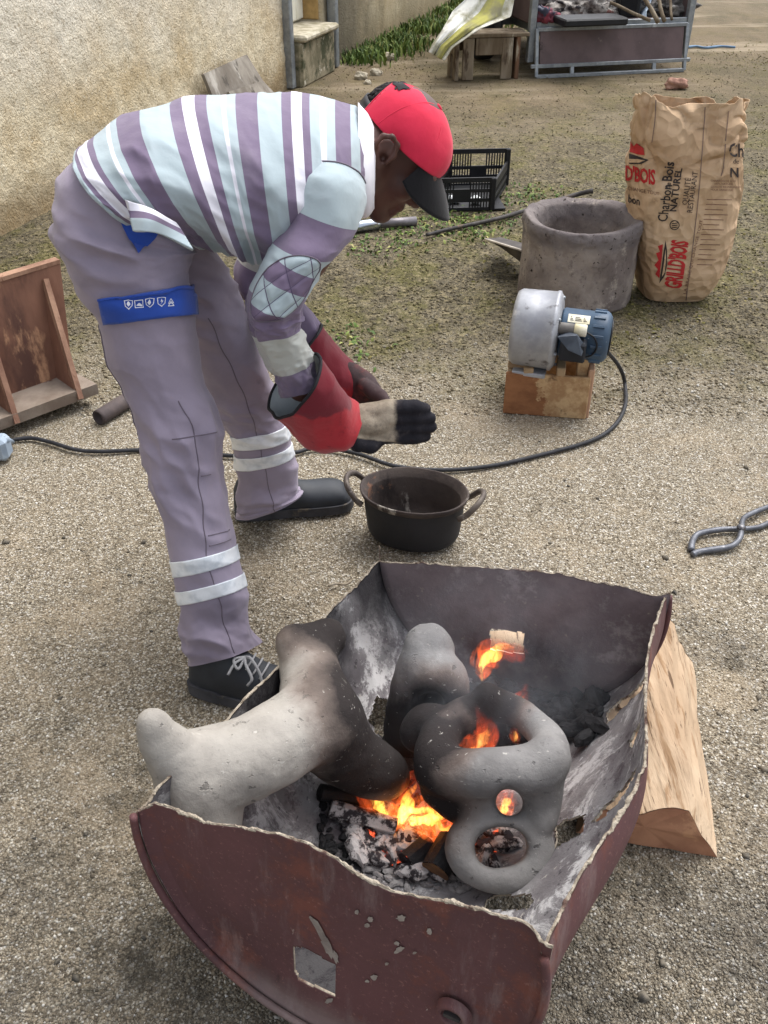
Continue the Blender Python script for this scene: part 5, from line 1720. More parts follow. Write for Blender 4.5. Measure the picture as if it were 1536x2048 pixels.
clayB = clay('clay_limb', 'upright grey clay piece with rounded top and black lower half, behind the clay bowl',
     [[(858, 1296, 1.24, .046), (850, 1360, 1.215, .050)], [(850, 1340, 1.22, .048), (828, 1420, 1.19, .042), (818, 1470, 1.175, .040)],
      [(858, 1345, 1.20, .040), (885, 1365, 1.185, .036), (900, 1410, 1.18, .026)], [(818, 1465, 1.175, .038), (880, 1470, 1.15, .03)]],
     M_clayC, .02, .0045, subs=[((868, 1415, 1.06, .022), (864, 1405, 1.155, .020))], soot=[(835, 1470, 1.14, .11), (866, 1430, 1.13, .07)])
tag(MB().tube(cr([clayA.data.vertices[0].co * 0 + Vector(P(322, 1548, Y=.895)), Vector(P(332, 1536, Y=.89)), Vector(P(342, 1531, Y=.89))], 5), .004, 7).obj('rusty_scrap', mat('orange_fibre', rgb(190, 112, 84), rgb(150, 84, 62), 60, .9), smooth=True), 'tiny rust orange scrap stuck on the pale end of the clay piece', 'scrap')
RG = [(1000 + 75 * math.sin(q), 1697 + 54 * math.cos(q) + 4 * math.sin(q), .893 - .030 * math.cos(q), .0215 - .003 * (math.cos(q) < -.5)) for q in np.linspace(0, 2 * PI, 25)]
clayC = clay('clay_mask', 'grey mask-like clay piece with an open bowl on top and a large ring below',
     [[(876, 1535, .99, .038), (905, 1545, .97, .036), (990, 1545, .945, .034), (1075, 1535, .955, .034), (1098, 1514, .965, .030)],
      [(884, 1570, .985, .036), (915, 1600, .97, .030), (945, 1620, .945, .024)], [(1085, 1545, .955, .032), (1088, 1600, .94, .024), (1080, 1650, .915, .021)],
      [(1098, 1512, .975, .028), (1094, 1478, 1.02, .023), (1045, 1430, 1.085, .022), (985, 1410, 1.11, .024), (930, 1430, 1.10, .026), (885, 1466, 1.065, .030), (872, 1515, .995, .035)],
      [(985, 1412, 1.11, .024), (974, 1390, 1.115, .022)], [(885, 1462, 1.08, .034), (855, 1448, 1.11, .032), (835, 1470, 1.10, .030)],
      [(985, 1440, 1.115, .026), (980, 1520, 1.085, .03)], [(925, 1450, 1.105, .028), (925, 1530, 1.075, .03)], [(1045, 1460, 1.09, .022), (1040, 1540, 1.06, .026)], [(880, 1500, 1.06, .03), (890, 1570, 1.03, .03)],
      RG, [(945, 1620, .945, .024), (955, 1640, .928, .020)]],
     M_clayC, .012, .0042, ell=[(980, 1565, .962, (.088, .034, .046)), (985, 1605, .945, (.060, .024, .034))],
     subs=[((1018, 1605, .80, .021), (1018, 1605, 1.05, .021)), ((1000, 1694, .80, .030), (1000, 1694, 1.0, .030)), ((982, 1698, .80, .026), (982, 1698, 1.0, .026)), ((1020, 1692, .80, .026), (1020, 1692, 1.0, .026))],
     soot=[(975, 1385, 1.11, .07), (850, 1500, 1.03, .125), (872, 1600, .97, .085), (860, 1455, 1.09, .10), (985, 1470, 1.09, .08)], amp=.0012)

# ============================================================ FIRE
def drumz(x, y):
    """height of the drum floor under a spot"""
    q = np.array([x, y, 0.0]) - DN
    s_ = np.dot(q[:2], DAX[:2]) / np.dot(DAX[:2], DAX[:2])
    c = DN + DAX * s_
    l = np.dot(np.array([x, y, 0]) - c * [1, 1, 0], DRT)
    return max(.008, c[2] - math.sqrt(max(DR ** 2 - l * l, 1e-4)))
def on_floor(px, py, up=0.0):
    Yv = .9
    z = .05
    for _ in range(25):
        p = P(px, py, z=z)
        z = .5 * z + .5 * (drumz(p[0], p[1]) + up)
    return P(px, py, z=z)
M_coal = mat('charcoal', rgb(30, 29, 31), rgb(20, 19, 21), 30, .75, layers=[(rgb(74, 70, 70), 26, .64, .74)], bump=(90, .7, .004))
t = NT('ash_flaked_coal')
col = t.mix(t.step(t.noise(40, 5, .7), .44, .56), rgb(176, 170, 168), rgb(52, 48, 50))
M_flake = t.done(col, .95, 0, t.bump(t.noise(120, 4, .7), .7, .003), .15)
t = NT('glowing_ember')
hot = t.step(t.noise(55, 4, .7), .52, .68)
M_ember = t.done(t.mix(hot, rgb(60, 48, 48), rgb(120, 40, 30)), .9, 0, None, .15, Emission_Color=(1.0, .13, .05, 1), Emission_Strength=t.math('MULTIPLY', hot, .9))
r_ = np.random.default_rng(11)
def chunk(px, py, r, m_, up=.0, sq=None, seed=0, blocky=True):
    c = on_floor(px, py, up + r * .5)
    sq = np.array([1.5, .8, .7]) if sq is None else np.array(sq)
    V, F = lump([0, 0, 0], r, seed, 7, sq, .30, 1.9)
    a = r_.random() * PI; b = (r_.random() - .5) * .9
    R1 = np.array([[math.cos(a), -math.sin(a), 0], [math.sin(a), math.cos(a), 0], [0, 0, 1]])
    R2 = np.array([[math.cos(b), 0, math.sin(b)], [0, 1, 0], [-math.sin(b), 0, math.cos(b)]])
    V = V @ R2.T @ R1.T + c
    return V, F
EMB = 'ash covered embers under the flames'
for k in range(46):
    px, py = 790 + r_.normal() * 52, 1672 + r_.normal() * 34
    px, py = min(max(px, 690), 890), min(max(py, 1610), 1745)
    V, F = chunk(px, py, .010 + .011 * r_.random(), M_flake, up=.012 * r_.random(), seed=1.7 * k)
    o = mk('ember', V, F, M_ember if k % 6 == 0 else M_flake, smooth=False)
    tag(o, 'lump of charcoal with red glowing cracks in the ember bed below the flames' if k % 6 == 0 else 'ash covered lump of charcoal in the ember bed below the flames', 'ember', 'glowing embers under the flames' if k % 6 == 0 else EMB)
for k in range(10):
    V, F = chunk(985 + r_.normal() * 22, 1685 + r_.normal() * 16, .012 + .008 * r_.random(), M_flake, seed=60 + 1.7 * k)
    tag(mk('ember', V, F, M_flake if k % 4 else M_ember, smooth=False), 'ash covered lump of charcoal seen through the large ring of the clay mask' if k % 4 else 'red glowing lump of charcoal seen through the large ring of the clay mask', 'ember', 'embers seen through the clay ring' if k % 4 else 'glowing embers seen through the clay ring')
# black charcoal heap at the far end, one mass
HV, HFc, n_ = [], [], 0
for k in range(300):
    a_ = r_.random()
    px, py = 940 + 260 * r_.random(), 1405 + r_.normal() * 26 + 18 * math.sin(a_ * 6)
    px = max(px, 930)
    V, F = chunk(px, py, .008 + .012 * r_.random(), M_coal, up=.02 * r_.random(), seed=100 + k)
    HV.append(V); HFc += [tuple(q + n_ for q in f) for f in F]; n_ += len(V)
for k in range(220):
    px, py = 640 + 330 * r_.random(), 1560 + 190 * r_.random()
    V, F = chunk(px, py, .004 + .006 * r_.random(), M_coal, seed=500 + k)
    HV.append(V); HFc += [tuple(q + n_ for q in f) for f in F]; n_ += len(V)
tag(mk('charcoal', np.concatenate(HV), HFc, M_coal, smooth=False), 'black charcoal heaped at the far end and strewn over the drum floor', None, kind='stuff')
HV, HFc, n_ = [], [], 0
for k in range(300):
    px, py = 700 + 260 * r_.random() ** 1.2, 1610 + 170 * r_.random()
    V, F = chunk(px, py, .003 + .005 * r_.random(), M_flake, seed=900 + k)
    HV.append(V); HFc += [tuple(q + n_ for q in f) for f in F]; n_ += len(V)
tag(mk('ash', np.concatenate(HV), HFc, mat('grey_ash', rgb(150, 146, 144), rgb(116, 112, 112), 40, .98, bump=(90, .6, .003)), smooth=False), 'crumbled grey ash over the drum floor', None, kind='stuff')
def firelog(a, b, r, m_, lab, name='charred_log', end=None):
    a, b = np.asarray(a), np.asarray(b)
    q = np.linspace(a, b, 18)
    th_ = np.arange(22) * 2 * PI / 22
    ax = nrm(b - a); e1 = nrm(np.cross([0, 0, 1.0], ax)); e2 = np.cross(ax, e1)
    V = []
    for c in q:
        d = np.cos(th_)[:, None] * e1 + np.sin(th_)[:, None] * e2
        rr_ = r * (1 + .16 * fbm(d * 1.4 + 3 * r, 2) + .05 * vnoise(d * 8 + c * 30))
        V.append(c + d * rr_[:, None])
    V = np.concatenate(V)
    F = [(i * 22 + k, i * 22 + (k + 1) % 22, (i + 1) * 22 + (k + 1) % 22, (i + 1) * 22 + k) for i in range(17) for k in range(22)]
    F.append(tuple(17 * 22 + k for k in range(22)))
    root = thing(name, lab, 'firewood', tuple(a))
    mk('bark', V, F, m_, root, smooth=False)
    mk('end_grain', np.concatenate([V[:22] - ax * .001, (a - ax * .002)[None]]), [((k + 1) % 22, k, 22) for k in range(22)], end or m_, root, smooth=False)
    return root
M_wend = mat('scorched_wood_end', rgb(120, 84, 52), rgb(84, 58, 40), 20, .85, bump=(80, .4, .003))
firelog(on_floor(872, 1742, .034), on_floor(905, 1680, .05), .024, M_coal, 'charred log with a brown unburnt end facing the viewer, left of the clay ring', end=M_wend)
firelog(on_floor(815, 1728, .024), on_floor(860, 1690, .03), .019, M_coal, 'thin black log lying just left of the log with the brown end')
firelog(on_floor(660, 1618, .02), on_floor(790, 1655, .03), .016, M_flake, 'long ash grey log with glowing edges, left of the flames')
firelog(on_floor(640, 1585, .02), on_floor(760, 1600, .03), .015, M_coal, 'black log half hidden under the pale clay piece')
firelog(on_floor(770, 1480, .02), on_floor(850, 1500, .02), .018, M_coal, 'black log between the branching clay and the clay mask')

def gas(end, core, hot, red, seed):
    t = NT('flame_core_gas' if core else 'flame_gas')
    ln = np.linalg.norm(end) + 1e-6
    dv = t.n('VectorMath', operation='DOT_PRODUCT')
    t.set(dv.inputs[0], t.coord('Object')); dv.inputs[1].default_value = tuple(end / ln / ln)
    h = dv.outputs['Value']
    st = t.noise(62, 5, .65, co=t.coord('Object', (1.5, 1.5, .45)), dist=1.2)
    hh = t.math('ADD', h, t.math('MULTIPLY', t.math('SUBTRACT', st, .5), .9))
    if core:
        col = t.ramp(hh, [(0, (1.0, .60 - .3 * red, .13)), (.5, (1.0, .48 - .25 * red, .07)), (1, (1.0, .22, .03))])
        k_ = 120.0
    else:
        col = t.ramp(hh, [(0, (1.0, .20 - .08 * red, .035)), (.5, (1.0, .15 - .06 * red, .025)), (1, (1.0, .09, .025))])
        k_ = 21.0
    amt = t.math('MULTIPLY', t.step(st, .36, .66), t.ramp(hh, [(0, .5), (.2, 1.0), (.7, .7), (1, .25)]))
    em = t.n('Emission')
    t.set(em.inputs[0], col); t.set(em.inputs[1], t.math('MULTIPLY', amt, k_ * hot))
    t.t.links.new(em.outputs[0], t.out.inputs['Volume'])
    return t.m
def flame(run, mx, lab, hot=1.0, red=0.0):
    """a tongue of burning gas: closed soft bodies filled with emitting volume; run = (px, py, Y, r) from base to tip"""
    p = cr([P(a, b, Y=c) for a, b, c, r in run], 10)
    rr_ = np.maximum(cr([(r * 1.25, 0, 0) for *_, r in run], 10)[:, 0], .0004)
    base = p[0].copy()
    end = p[-1] - base
    T = nrm(np.gradient(p, axis=0))
    view = nrm(base - np.array([0, 0, CH]))
    s1 = nrm(np.cross(T, view)); s2 = nrm(np.cross(s1, T))
    f = np.linspace(0, 1, len(p))
    def body(paths, nm, m_, par):
        mb = MB()
        for q, r in paths:
            mb.tube(q - base * (par is None), np.maximum(r, .0004), 12)
        return mk(nm, np.concatenate(mb.V), mb.F, m_, par)
    nz = lambda a, b: vnoise(np.stack([f * a + mx * 3.1, 0 * f + b, 0 * f + mx], 1))
    outer = [(p + s1 * (rr_ * .35 * nz(5, 1))[:, None], rr_ * (1 + .45 * nz(7, 2)))]
    for k in range(4):
        sp = (k - 1.5) * .55
        lo_, hi_ = int(len(p) * .12 * k / 2), int(len(p) * (1 - .12 * ((k + int(mx)) % 3)))
        sl_ = slice(lo_, max(hi_, lo_ + 6))
        q = p + s1 * (rr_ * (sp + .9 * f * nz(4, 5 + k)) + .008 * f * nz(3, 9 + k))[:, None] + T * (.006 * f * (k % 2))[:, None]
        r = rr_ * .34 * (1 - .5 * f) * (1 + .5 * nz(9, 13 + k))
        r = r * np.clip((f[sl_.stop - 1 if sl_.stop <= len(f) else -1] - f) * 6, .05, 1)
        outer.append((q[sl_], r[sl_]))
    o = body(outer, 'flame', gas(end, False, hot, red, mx), None)
    o.location = tuple(base)
    n_ = int(len(p) * .82)
    cq = p + s1 * (rr_ * .25 * nz(6, 21))[:, None]
    c = MB().tube(cq[:n_] - base, np.maximum((rr_ * .42 * (1 + .5 * nz(8, 23)))[:n_] * np.clip((f[n_ - 1] - f[:n_]) * 4, .05, 1), .0004), 12)
    co_ = mk('flame_core', np.concatenate(c.V), c.F, gas(end, True, hot * (1 - .55 * red), red, mx), o)
    co_.matrix_parent_inverse = Matrix.Identity(4)
    return tag(o, lab, 'flame', 'flames in the drum')
flame([(790, 1655, 1.0, .012), (765, 1625, 1.0, .018), (738, 1596, 1.01, .012), (714, 1576, 1.01, .002)], 1, 'leftmost yellow flame bending left above the grey log')
flame([(800, 1650, 1.0, .014), (812, 1608, 1.0, .018), (832, 1572, 1.01, .016), (815, 1555, 1.02, .004)], 2, 'tall yellow flame curling over in the middle of the embers')
flame([(762, 1582, 1.04, .006), (785, 1562, 1.04, .008), (815, 1556, 1.04, .006), (850, 1530, 1.05, .002)], 3, 'thin orange flame streaming right above the middle flame', red=.3)
flame([(768, 1590, 1.05, .005), (775, 1560, 1.05, .010), (762, 1545, 1.05, .003)], 4, 'small orange flame beside the right arm of the branching clay', red=.3)
flame([(800, 1625, .99, .010), (845, 1620, .98, .018), (885, 1640, .97, .020), (922, 1608, .965, .003)], 5, 'broad orange flame licking right towards the clay mask')
flame([(820, 1640, .99, .012), (865, 1645, .97, .020), (895, 1655, .965, .010), (905, 1610, .97, .002)], 6, 'low bright flame at the foot of the clay mask')
flame([(760, 1625, 1.0, .006), (800, 1650, .985, .008), (850, 1670, .97, .005), (880, 1690, .96, .001)], 7, 'thin red flame creeping over the embers', red=.6, hot=.7)
flame([(912, 1506, 1.0, .010), (945, 1496, 1.01, .014), (972, 1462, 1.03, .014), (952, 1414, 1.05, .003)], 8, 'curved orange flame rising inside the bowl of the clay mask', red=.5, hot=.8)
flame([(960, 1500, 1.02, .012), (968, 1470, 1.03, .010), (985, 1435, 1.05, .003)], 9, 'faint flame behind the curved one inside the bowl', red=.7, hot=.45)
flame([(1030, 1482, 1.03, .005), (1030, 1468, 1.03, .005), (1028, 1450, 1.03, .001)], 10, 'tiny flame at the right inner side of the bowl', red=.3)
flame([(1000, 1625, .985, .010), (1012, 1606, .985, .014), (1024, 1580, .99, .006)], 11, 'yellow flame showing through the small hole of the clay mask')
flame([(964, 1362, 1.22, .003), (966, 1325, 1.22, .016), (990, 1302, 1.22, .020), (1025, 1300, 1.22, .014), (1044, 1325, 1.22, .004)], 12, 'orange flame hovering in front of the far end of the drum', red=.25, hot=1.5)
flame([(1018, 1440, 1.16, .008), (1040, 1408, 1.16, .014), (1055, 1368, 1.17, .003)], 13, 'red flame rising over the black charcoal at the far end', red=.7, hot=1.1)
flame([(932, 1442, 1.12, .006), (928, 1425, 1.12, .010), (942, 1410, 1.12, .002)], 14, 'small yellow flame behind the left rim of the bowl')

# thin blue-grey smoke drifting off the coals
V, F = lump([0, 0, 0], 1.0, 7.0, 16, (1, 1, 1), .12, 1.4)
sc_c = P(990, 1330, Y=1.16)
t = NT('smoke')
pv = t.n('VolumePrincipled')
pv.inputs['Color'].default_value = (.80, .84, .92, 1)
ctr = t.n('VectorMath', operation='LENGTH'); t.set(ctr.inputs[0], t.coord('Object', (1 / .30, 1 / .26, 1 / .24)))
fall = t.math('SUBTRACT', 1.0, t.step(ctr.outputs['Value'], .25, .95))
t.set(pv.inputs['Density'], t.math('MULTIPLY', t.math('MULTIPLY', fall, t.step(t.noise(7, 4, .6, dist=.8), .38, .68)), 1.1))
t.t.links.new(pv.outputs[0], t.out.inputs['Volume'])
o = mk('smoke', V * np.array([.30, .26, .24]), F, t.m)
o.location = tuple(sc_c)
tag(o, 'thin blue grey smoke drifting over the fire', None, kind='stuff')

# ============================================================ THE MAN
IX, IDN, IAW = np.array([1.0, 0, 0]), np.array([0, -SP, -CP]), np.array([0, CP, -SP])
def iv(x, y, a):
    return nrm(x * IX + y * IDN + a * IAW)
HC = P(788, 297, Y=1.83)
HU = iv(.77, -.50, -.40)
HF = iv(.44, .76, .40); HF = nrm(HF - HU * np.dot(HF, HU))
HL = np.cross(HU, HF)
if np.dot(HL, IAW) > 0:
    HL = -HL                                      # towards the viewer: his right ear
HR3 = np.array([HF, HU, HL])
def hp(f, u, l=0.0):
    return HC + f * HF + u * HU + l * HL

person = thing('person', 'man in striped shirt, grey trousers and red cap bending over in red gloves', 'person', (-.32, 1.62, 0))

# ---- garments first (their silhouettes carry the pose)
def cyl(u):
    return np.cos(2 * PI * u), np.sin(2 * PI * u)
def leg_folds(u, t, pos):
    c, s = cyl(u)
    q = np.stack([c * .9, s * .9, t * .95 + .45 * c], -1)
    a = .34 + 1.1 * np.exp(-((t - 8.6) / 1.3) ** 2) + 1.0 * np.exp(-((t - 13.4) / 1.0) ** 2) + .95 * np.exp(-((t - 2.9) / 1.5) ** 2)
    return a * (.0085 * ridge(q, 2) + .002 * fbm(q * 3.1, 2)) + .004 * fbm(pos * 5, 2)
near_leg = Loft([((170, 296), (335, 440), 1.66, .160), ((124, 345), (370, 465), 1.645, .172), ((107, 420), (388, 492), 1.63, .178), ((116, 490), (386, 512), 1.60, .165),
                 ((150, 572), (380, 555), 1.565, .125), ((203, 645), (388, 618), 1.545, .105), ((224, 720), (397, 690), 1.53, .096), ((252, 775), (407, 765), 1.515, .090),
                 ((285, 865), (440, 850), 1.49, .086), ((297, 955), (450, 940), 1.465, .082), ((323, 1040), (460, 1030), 1.44, .078), ((346, 1130), (470, 1105), 1.415, .072),
                 ((357, 1200), (488, 1170), 1.40, .070), ((362, 1262), (500, 1235), 1.385, .070), ((381, 1326), (522, 1290), 1.37, .070)], k=.2, disp=leg_folds)
far_leg = Loft([((255, 400), (395, 470), 1.70, .09), ((275, 520), (436, 520), 1.755, .095), ((330, 600), (484, 600), 1.785, .092), ((372, 690), (508, 682), 1.81, .086),
                ((406, 765), (538, 752), 1.835, .08), ((440, 832), (563, 812), 1.86, .074), ((460, 882), (577, 868), 1.88, .07), ((470, 940), (586, 918), 1.90, .068), ((472, 1018), (602, 976), 1.915, .069), ((473, 1034), (604, 990), 1.92, .070)],
               k=.5, disp=lambda u, t, pos: leg_folds(u, t * 1.7, pos))
def fabric(name, c1, c2, sc=5):
    t = NT(name)
    col = t.mix(t.step(t.noise(sc, 5, .6), .35, .68), c1, c2)
    col = t.mix(t.math('MULTIPLY', t.step(t.noise(17, 6, .7), .62, .76), .35), col, tuple(q * .6 for q in c2))
    return t.done(col, .88, 0, t.bump(t.noise(480, 2, .5), .12, .0008, t.bump(t.noise(22, 4, .6), .25, .006)), .2, Sheen_Weight=.15)
M_trou = fabric('mauve_grey_twill', rgb(152, 142, 158), rgb(135, 126, 141))
M_blue = fabric('blue_cloth', rgb(48, 82, 172), rgb(40, 70, 152))
V1, F1, U1 = near_leg.mesh(120, 260, cap=(True, False))
V2, F2, U2 = far_leg.mesh(90, 180, cap=(True, False))
n1 = len(V1)
trou = mk('trousers', np.concatenate([V1, V2]), list(F1) + [tuple(q + n1 for q in f) for f in F2], M_trou, person)
V, F, _ = near_leg.mesh(60, 24, 13.2, 14.0, off=-.006)
V2_, F2_, _ = far_leg.mesh(60, 24, 8.2, 9.0, off=-.006)
mk('hem_lining', np.concatenate([V, V2_]), [f[::-1] for f in F] + [tuple(q + len(V) for q in f[::-1]) for f in F2_], M_trou, trou)
t = NT('reflective_tape')
col = t.mix(t.step(t.noise(30, 4), .4, .66), rgb(236, 240, 244), rgb(204, 211, 218))
M_refl = t.done(col, .38, .1, t.bump(t.noise(26, 4, .6), .35, .004), .5)
for lf, rs in ((near_leg, ((10.84, 11.24), (11.67, 12.07))), (far_leg, ((5.66, 6.16), (6.46, 6.90)))):
    for a, b in rs:
        V, F, _ = lf.mesh(100, 12, a, b, off=.0028, thick=.0022)
        mk('reflective_band', V, F, M_refl, trou)
# side seams
M_stitch = fabric('dark_seam', rgb(112, 103, 114), rgb(98, 89, 100))  # seam lines, a little darker than the trouser cloth
for lf, u_, a, b in ((near_leg, .665, 7.3, 13.9), (far_leg, .71, 2.2, 8.9)):
    ts = np.linspace(a, b, 160)
    MB().tube(lf.pt(np.full_like(ts, u_) + .012 * np.sin(ts * 1.3) + .003 * np.sin(ts * 7), ts, .0003), .0011, 6).obj('side_seam', M_stitch, trou, smooth=True)
for t_, ua, ub in ((8.1, .56, .74), (10.35, .52, .66), (10.6, .52, .66), (9.0, .60, .645)):
    us = np.linspace(ua, ub, 30)
    MB().tube(near_leg.pt(us, np.full_like(us, t_), .0005), .0011, 6).obj('stitched_seam', M_stitch, trou, smooth=True)
ts = np.linspace(5.0, 8.0, 60)
MB().tube(near_leg.pt(np.full_like(ts, .93), ts, .0006), .0014, 6).obj('pocket_seam', M_stitch, trou, smooth=True)
# thigh pocket flap with care symbols
bvT = bvh_of(trou)
flap = print_poly('pocket_flap', bvT, [[(201, 597), (248, 590), (300, 581), (345, 575), (384, 572), (386, 600), (388, 629), (340, 632), (285, 637), (250, 640), (213, 646), (206, 620)]], M_blue, trou, .006, 11)
md = flap.modifiers.new('thickness', 'SOLIDIFY'); md.thickness = .006; md.offset = 0.0
o = print_poly('flap_hem', bvT, [[(201, 597), (248, 590), (300, 581), (345, 575), (384, 572), (385, 577), (345, 580), (300, 586), (248, 595), (202, 602)]], M_blue, flap, .0095, 11)
md = o.modifiers.new('thickness', 'SOLIDIFY'); md.thickness = .003; md.offset = 0.0
bvF = bvh_of(flap)
M_wprint = mat('white_print', rgb(226, 228, 236), rgb(206, 210, 222), 40, .8)
def outline(pl, w_):
    """closed line of width w_ as a list of quads"""
    out = []
    n_ = len(pl)
    for i in range(n_):
        a, b = np.array(pl[i], float), np.array(pl[(i + 1) % n_], float)
        d = (b - a) / (np.linalg.norm(b - a) + 1e-9); nn = np.array([-d[1], d[0]]) * w_ / 2
        out.append([tuple(a + nn - d * w_ * .4), tuple(b + nn + d * w_ * .4), tuple(b - nn + d * w_ * .4), tuple(a - nn - d * w_ * .4)])
    return out
shield = lambda x, y: [(x - 8, y - 7), (x, y - 9), (x + 8, y - 8), (x + 7, y + 3), (x + 1, y + 9), (x - 6, y + 4)]
pol = []
for x, y in ((257, 608), (298, 604), (320, 603)):
    pol += outline(shield(x, y), 1.5)
pol += outline([(269, 600), (285, 598), (286, 614), (270, 615)], 1.5)
pol += [[(257, 601), (261, 608), (257, 613), (253, 608)], [(298, 597), (301, 604), (298, 609), (294, 604)], [(272, 611), (278, 604), (284, 609), (284, 612)], [(321, 596), (318, 603), (321, 603), (318, 610), (324, 601), (321, 601)]]
pol += outline([(334, 607), (339, 597), (344, 606)], 1.4) + outline([(334, 612), (339, 603), (345, 611)], 1.4)
print_poly('care_symbols', bvF, pol, M_wprint, flap, .0042, 6)
print_poly('pocket_lining', bvT, [[(237, 402), (256, 398), (300, 425), (330, 452), (302, 482), (275, 508), (256, 478), (242, 446)]], M_blue, trou, .004, 9)

# ---- shirt
M_shw, M_shl, M_shp = rgb(218, 217, 225), rgb(166, 180, 185), rgb(116, 103, 125)
def striped(name, stops, span, off=0.0):
    t = NT(name)
    uv = t.sep(t.coord('UV'))
    x = t.math('DIVIDE', t.math('ADD', uv[1], off), span)
    col = t.ramp(x, [(a / span, c) for a, c in stops], 'CONSTANT')
    col = t.mix(t.math('MULTIPLY', t.step(t.noise(8, 5, .65), .5, .75), .22), col, rgb(176, 168, 176))
    col = t.mix(t.math('MULTIPLY', t.step(t.noise(23, 6, .7), .62, .76), .18), col, rgb(120, 112, 116))
    return t.done(col, .9, 0, t.bump(t.noise(420, 2), .10, .0008, t.bump(t.noise(16, 4, .6), .28, .008)), .15, Sheen_Weight=.2)
def shirt_folds(u, t, pos):
    c, s = cyl(u)
    q = np.stack([c * 1.1 + t * .16, s * 1.1, t * .55], -1)
    under = np.clip(.5 - .6 * c, 0, 1)            # the hanging belly side ripples more
    return (.005 + .010 * under) * ridge(q * 1.15, 3) + .004 * fbm(pos * 6, 2)
shirt_l = Loft([((168, 294), (352, 472), 1.66, .178, (200, 412, 1.455)), ((186, 280), (376, 478), 1.66, .182, (234, 408, 1.455)), ((240, 242), (404, 484), 1.67, .184, (292, 400, 1.465)), ((302, 216), (438, 493), 1.685, .186, (350, 385, 1.48)), ((387, 198), (482, 497), 1.70, .192),
                ((470, 193), (526, 498), 1.72, .198), ((550, 195), (582, 484), 1.74, .202), ((620, 203), (640, 455), 1.765, .202), ((680, 214), (690, 425), 1.785, .180), ((722, 230), (728, 392), 1.80, .130), ((744, 255), (746, 352), 1.81, .085)],
               k=.30, disp=shirt_folds)
st = [(-.0, M_shl), (.30, M_shp), (.62, M_shw), (1.14, M_shp), (1.36, M_shl), (1.72, M_shw), (1.84, M_shl), (2.06, M_shp), (2.74, M_shl), (3.46, M_shp), (3.72, M_shw), (4.0, M_shp), (4.28, M_shl), (4.62, M_shw), (4.76, M_shl), (5.0, M_shp),
      (5.52, M_shl), (6.14, M_shp), (6.42, M_shw), (6.74, M_shp), (6.98, M_shl), (7.3, M_shw), (7.48, M_shl), (7.80, M_shp), (8.4, M_shl), (8.9, M_shp), (9.15, M_shw)]
M_shirt = striped('striped_jersey', st, 10.0)
V, F, UV = shirt_l.mesh(150, 260, off=.004, thick=.004)
shirt = mk('shirt', V, F, M_shirt, person, uv=UV)
def sleeve_folds(u, t, pos):
    c, s = cyl(u)
    q = np.stack([c * 1.0, s * 1.0 + t * .2, t * .8], -1)
    a = .5 + 1.0 * np.exp(-((t - 6.6) / 1.1) ** 2) + .8 * np.exp(-((t - 10) / 1.0) ** 2)
    return a * .0062 * ridge(q, 3) + .003 * fbm(pos * 8, 2)
slv_l = Loft([((590, 372), (728, 372), 1.69, .085, (656, 322, 1.60)), ((584, 392), (728, 412), 1.655, .098, (652, 366, 1.55)), ((573, 412), (704, 466), 1.61, .092, .6), ((549, 474), (672, 512), 1.565, .080), ((525, 525), (642, 546), 1.545, .074), ((501, 575), (618, 590), 1.53, .070),
              ((487, 622), (604, 626), 1.525, .068), ((499, 655), (604, 646), 1.525, .064), ((514, 684), (607, 668), 1.53, .058), ((533, 722), (620, 698), 1.54, .053), ((548, 748), (626, 732), 1.55, .048), ((562, 790), (640, 772), 1.56, .044)], k=.5, disp=sleeve_folds)
M_slv = striped('striped_sleeve', [(0, M_shl), (1.75, M_shp), (3.1, M_shl), (5.0, M_shp), (7.55, rgb(178, 180, 174)), (9.85, M_shp), (10.6, M_shp)], 12.0)
V, F, UV = slv_l.mesh(90, 220, off=.002, thick=.003, cap=(True, False))
slv = mk('sleeve', V, F, M_slv, shirt, uv=UV)
us = np.linspace(.52, .98, 60)
MB().tube(slv_l.pt(us, np.full_like(us, .03), .003), .0013, 6).obj('armhole_seam', M_stitch, shirt, smooth=True)
# quilted elbow patch
rr_, ph = np.meshgrid(np.linspace(0, 1, 22), np.linspace(0, 2 * PI, 56, endpoint=False), indexing='ij')
pu, pt_ = .745 - .155 * rr_ * np.cos(ph), 4.55 + 1.55 * rr_ * np.sin(ph) - .2 * rr_ * np.cos(ph)
qa, qb = rr_ * np.cos(ph), rr_ * np.sin(ph)
quilt = np.minimum(np.abs(((qa + qb * .9) * 1.25 + .25) % 1 - .5), np.abs(((qa - qb * .9) * 1.25 + .2) % 1 - .5))
V = slv_l.pt(pu, pt_, .006 + .003 * np.clip(quilt * 6, 0, 1) * (1 - rr_ ** 6) - .0035 * rr_ ** 8)
V = V.reshape(-1, 3)
F = [(i * 56 + k, i * 56 + (k + 1) % 56, (i + 1) * 56 + (k + 1) % 56, (i + 1) * 56 + k) for i in range(21) for k in range(56)]
t = NT('quilted_patch')
uv = t.sep(t.coord('UV'))
tt = t.attr('run')
col = t.ramp(t.math('DIVIDE', tt, 8.0), [(0, M_shl), (3.75 / 8, M_shp), (4.55 / 8, M_shl), (5.65 / 8, M_shp)], 'CONSTANT')
l1 = t.math('ABSOLUTE', t.math('SUBTRACT', t.math('FRACT', t.math('ADD', t.math('MULTIPLY', t.math('ADD', uv[0], t.math('MULTIPLY', uv[1], .9)), 1.25), 10.25)), .5))
l2 = t.math('ABSOLUTE', t.math('SUBTRACT', t.math('FRACT', t.math('ADD', t.math('MULTIPLY', t.math('SUBTRACT', uv[0], t.math('MULTIPLY', uv[1], .9)), 1.25), 10.2)), .5))
line = t.math('LESS_THAN', t.math('MINIMUM', l1, l2), .022)
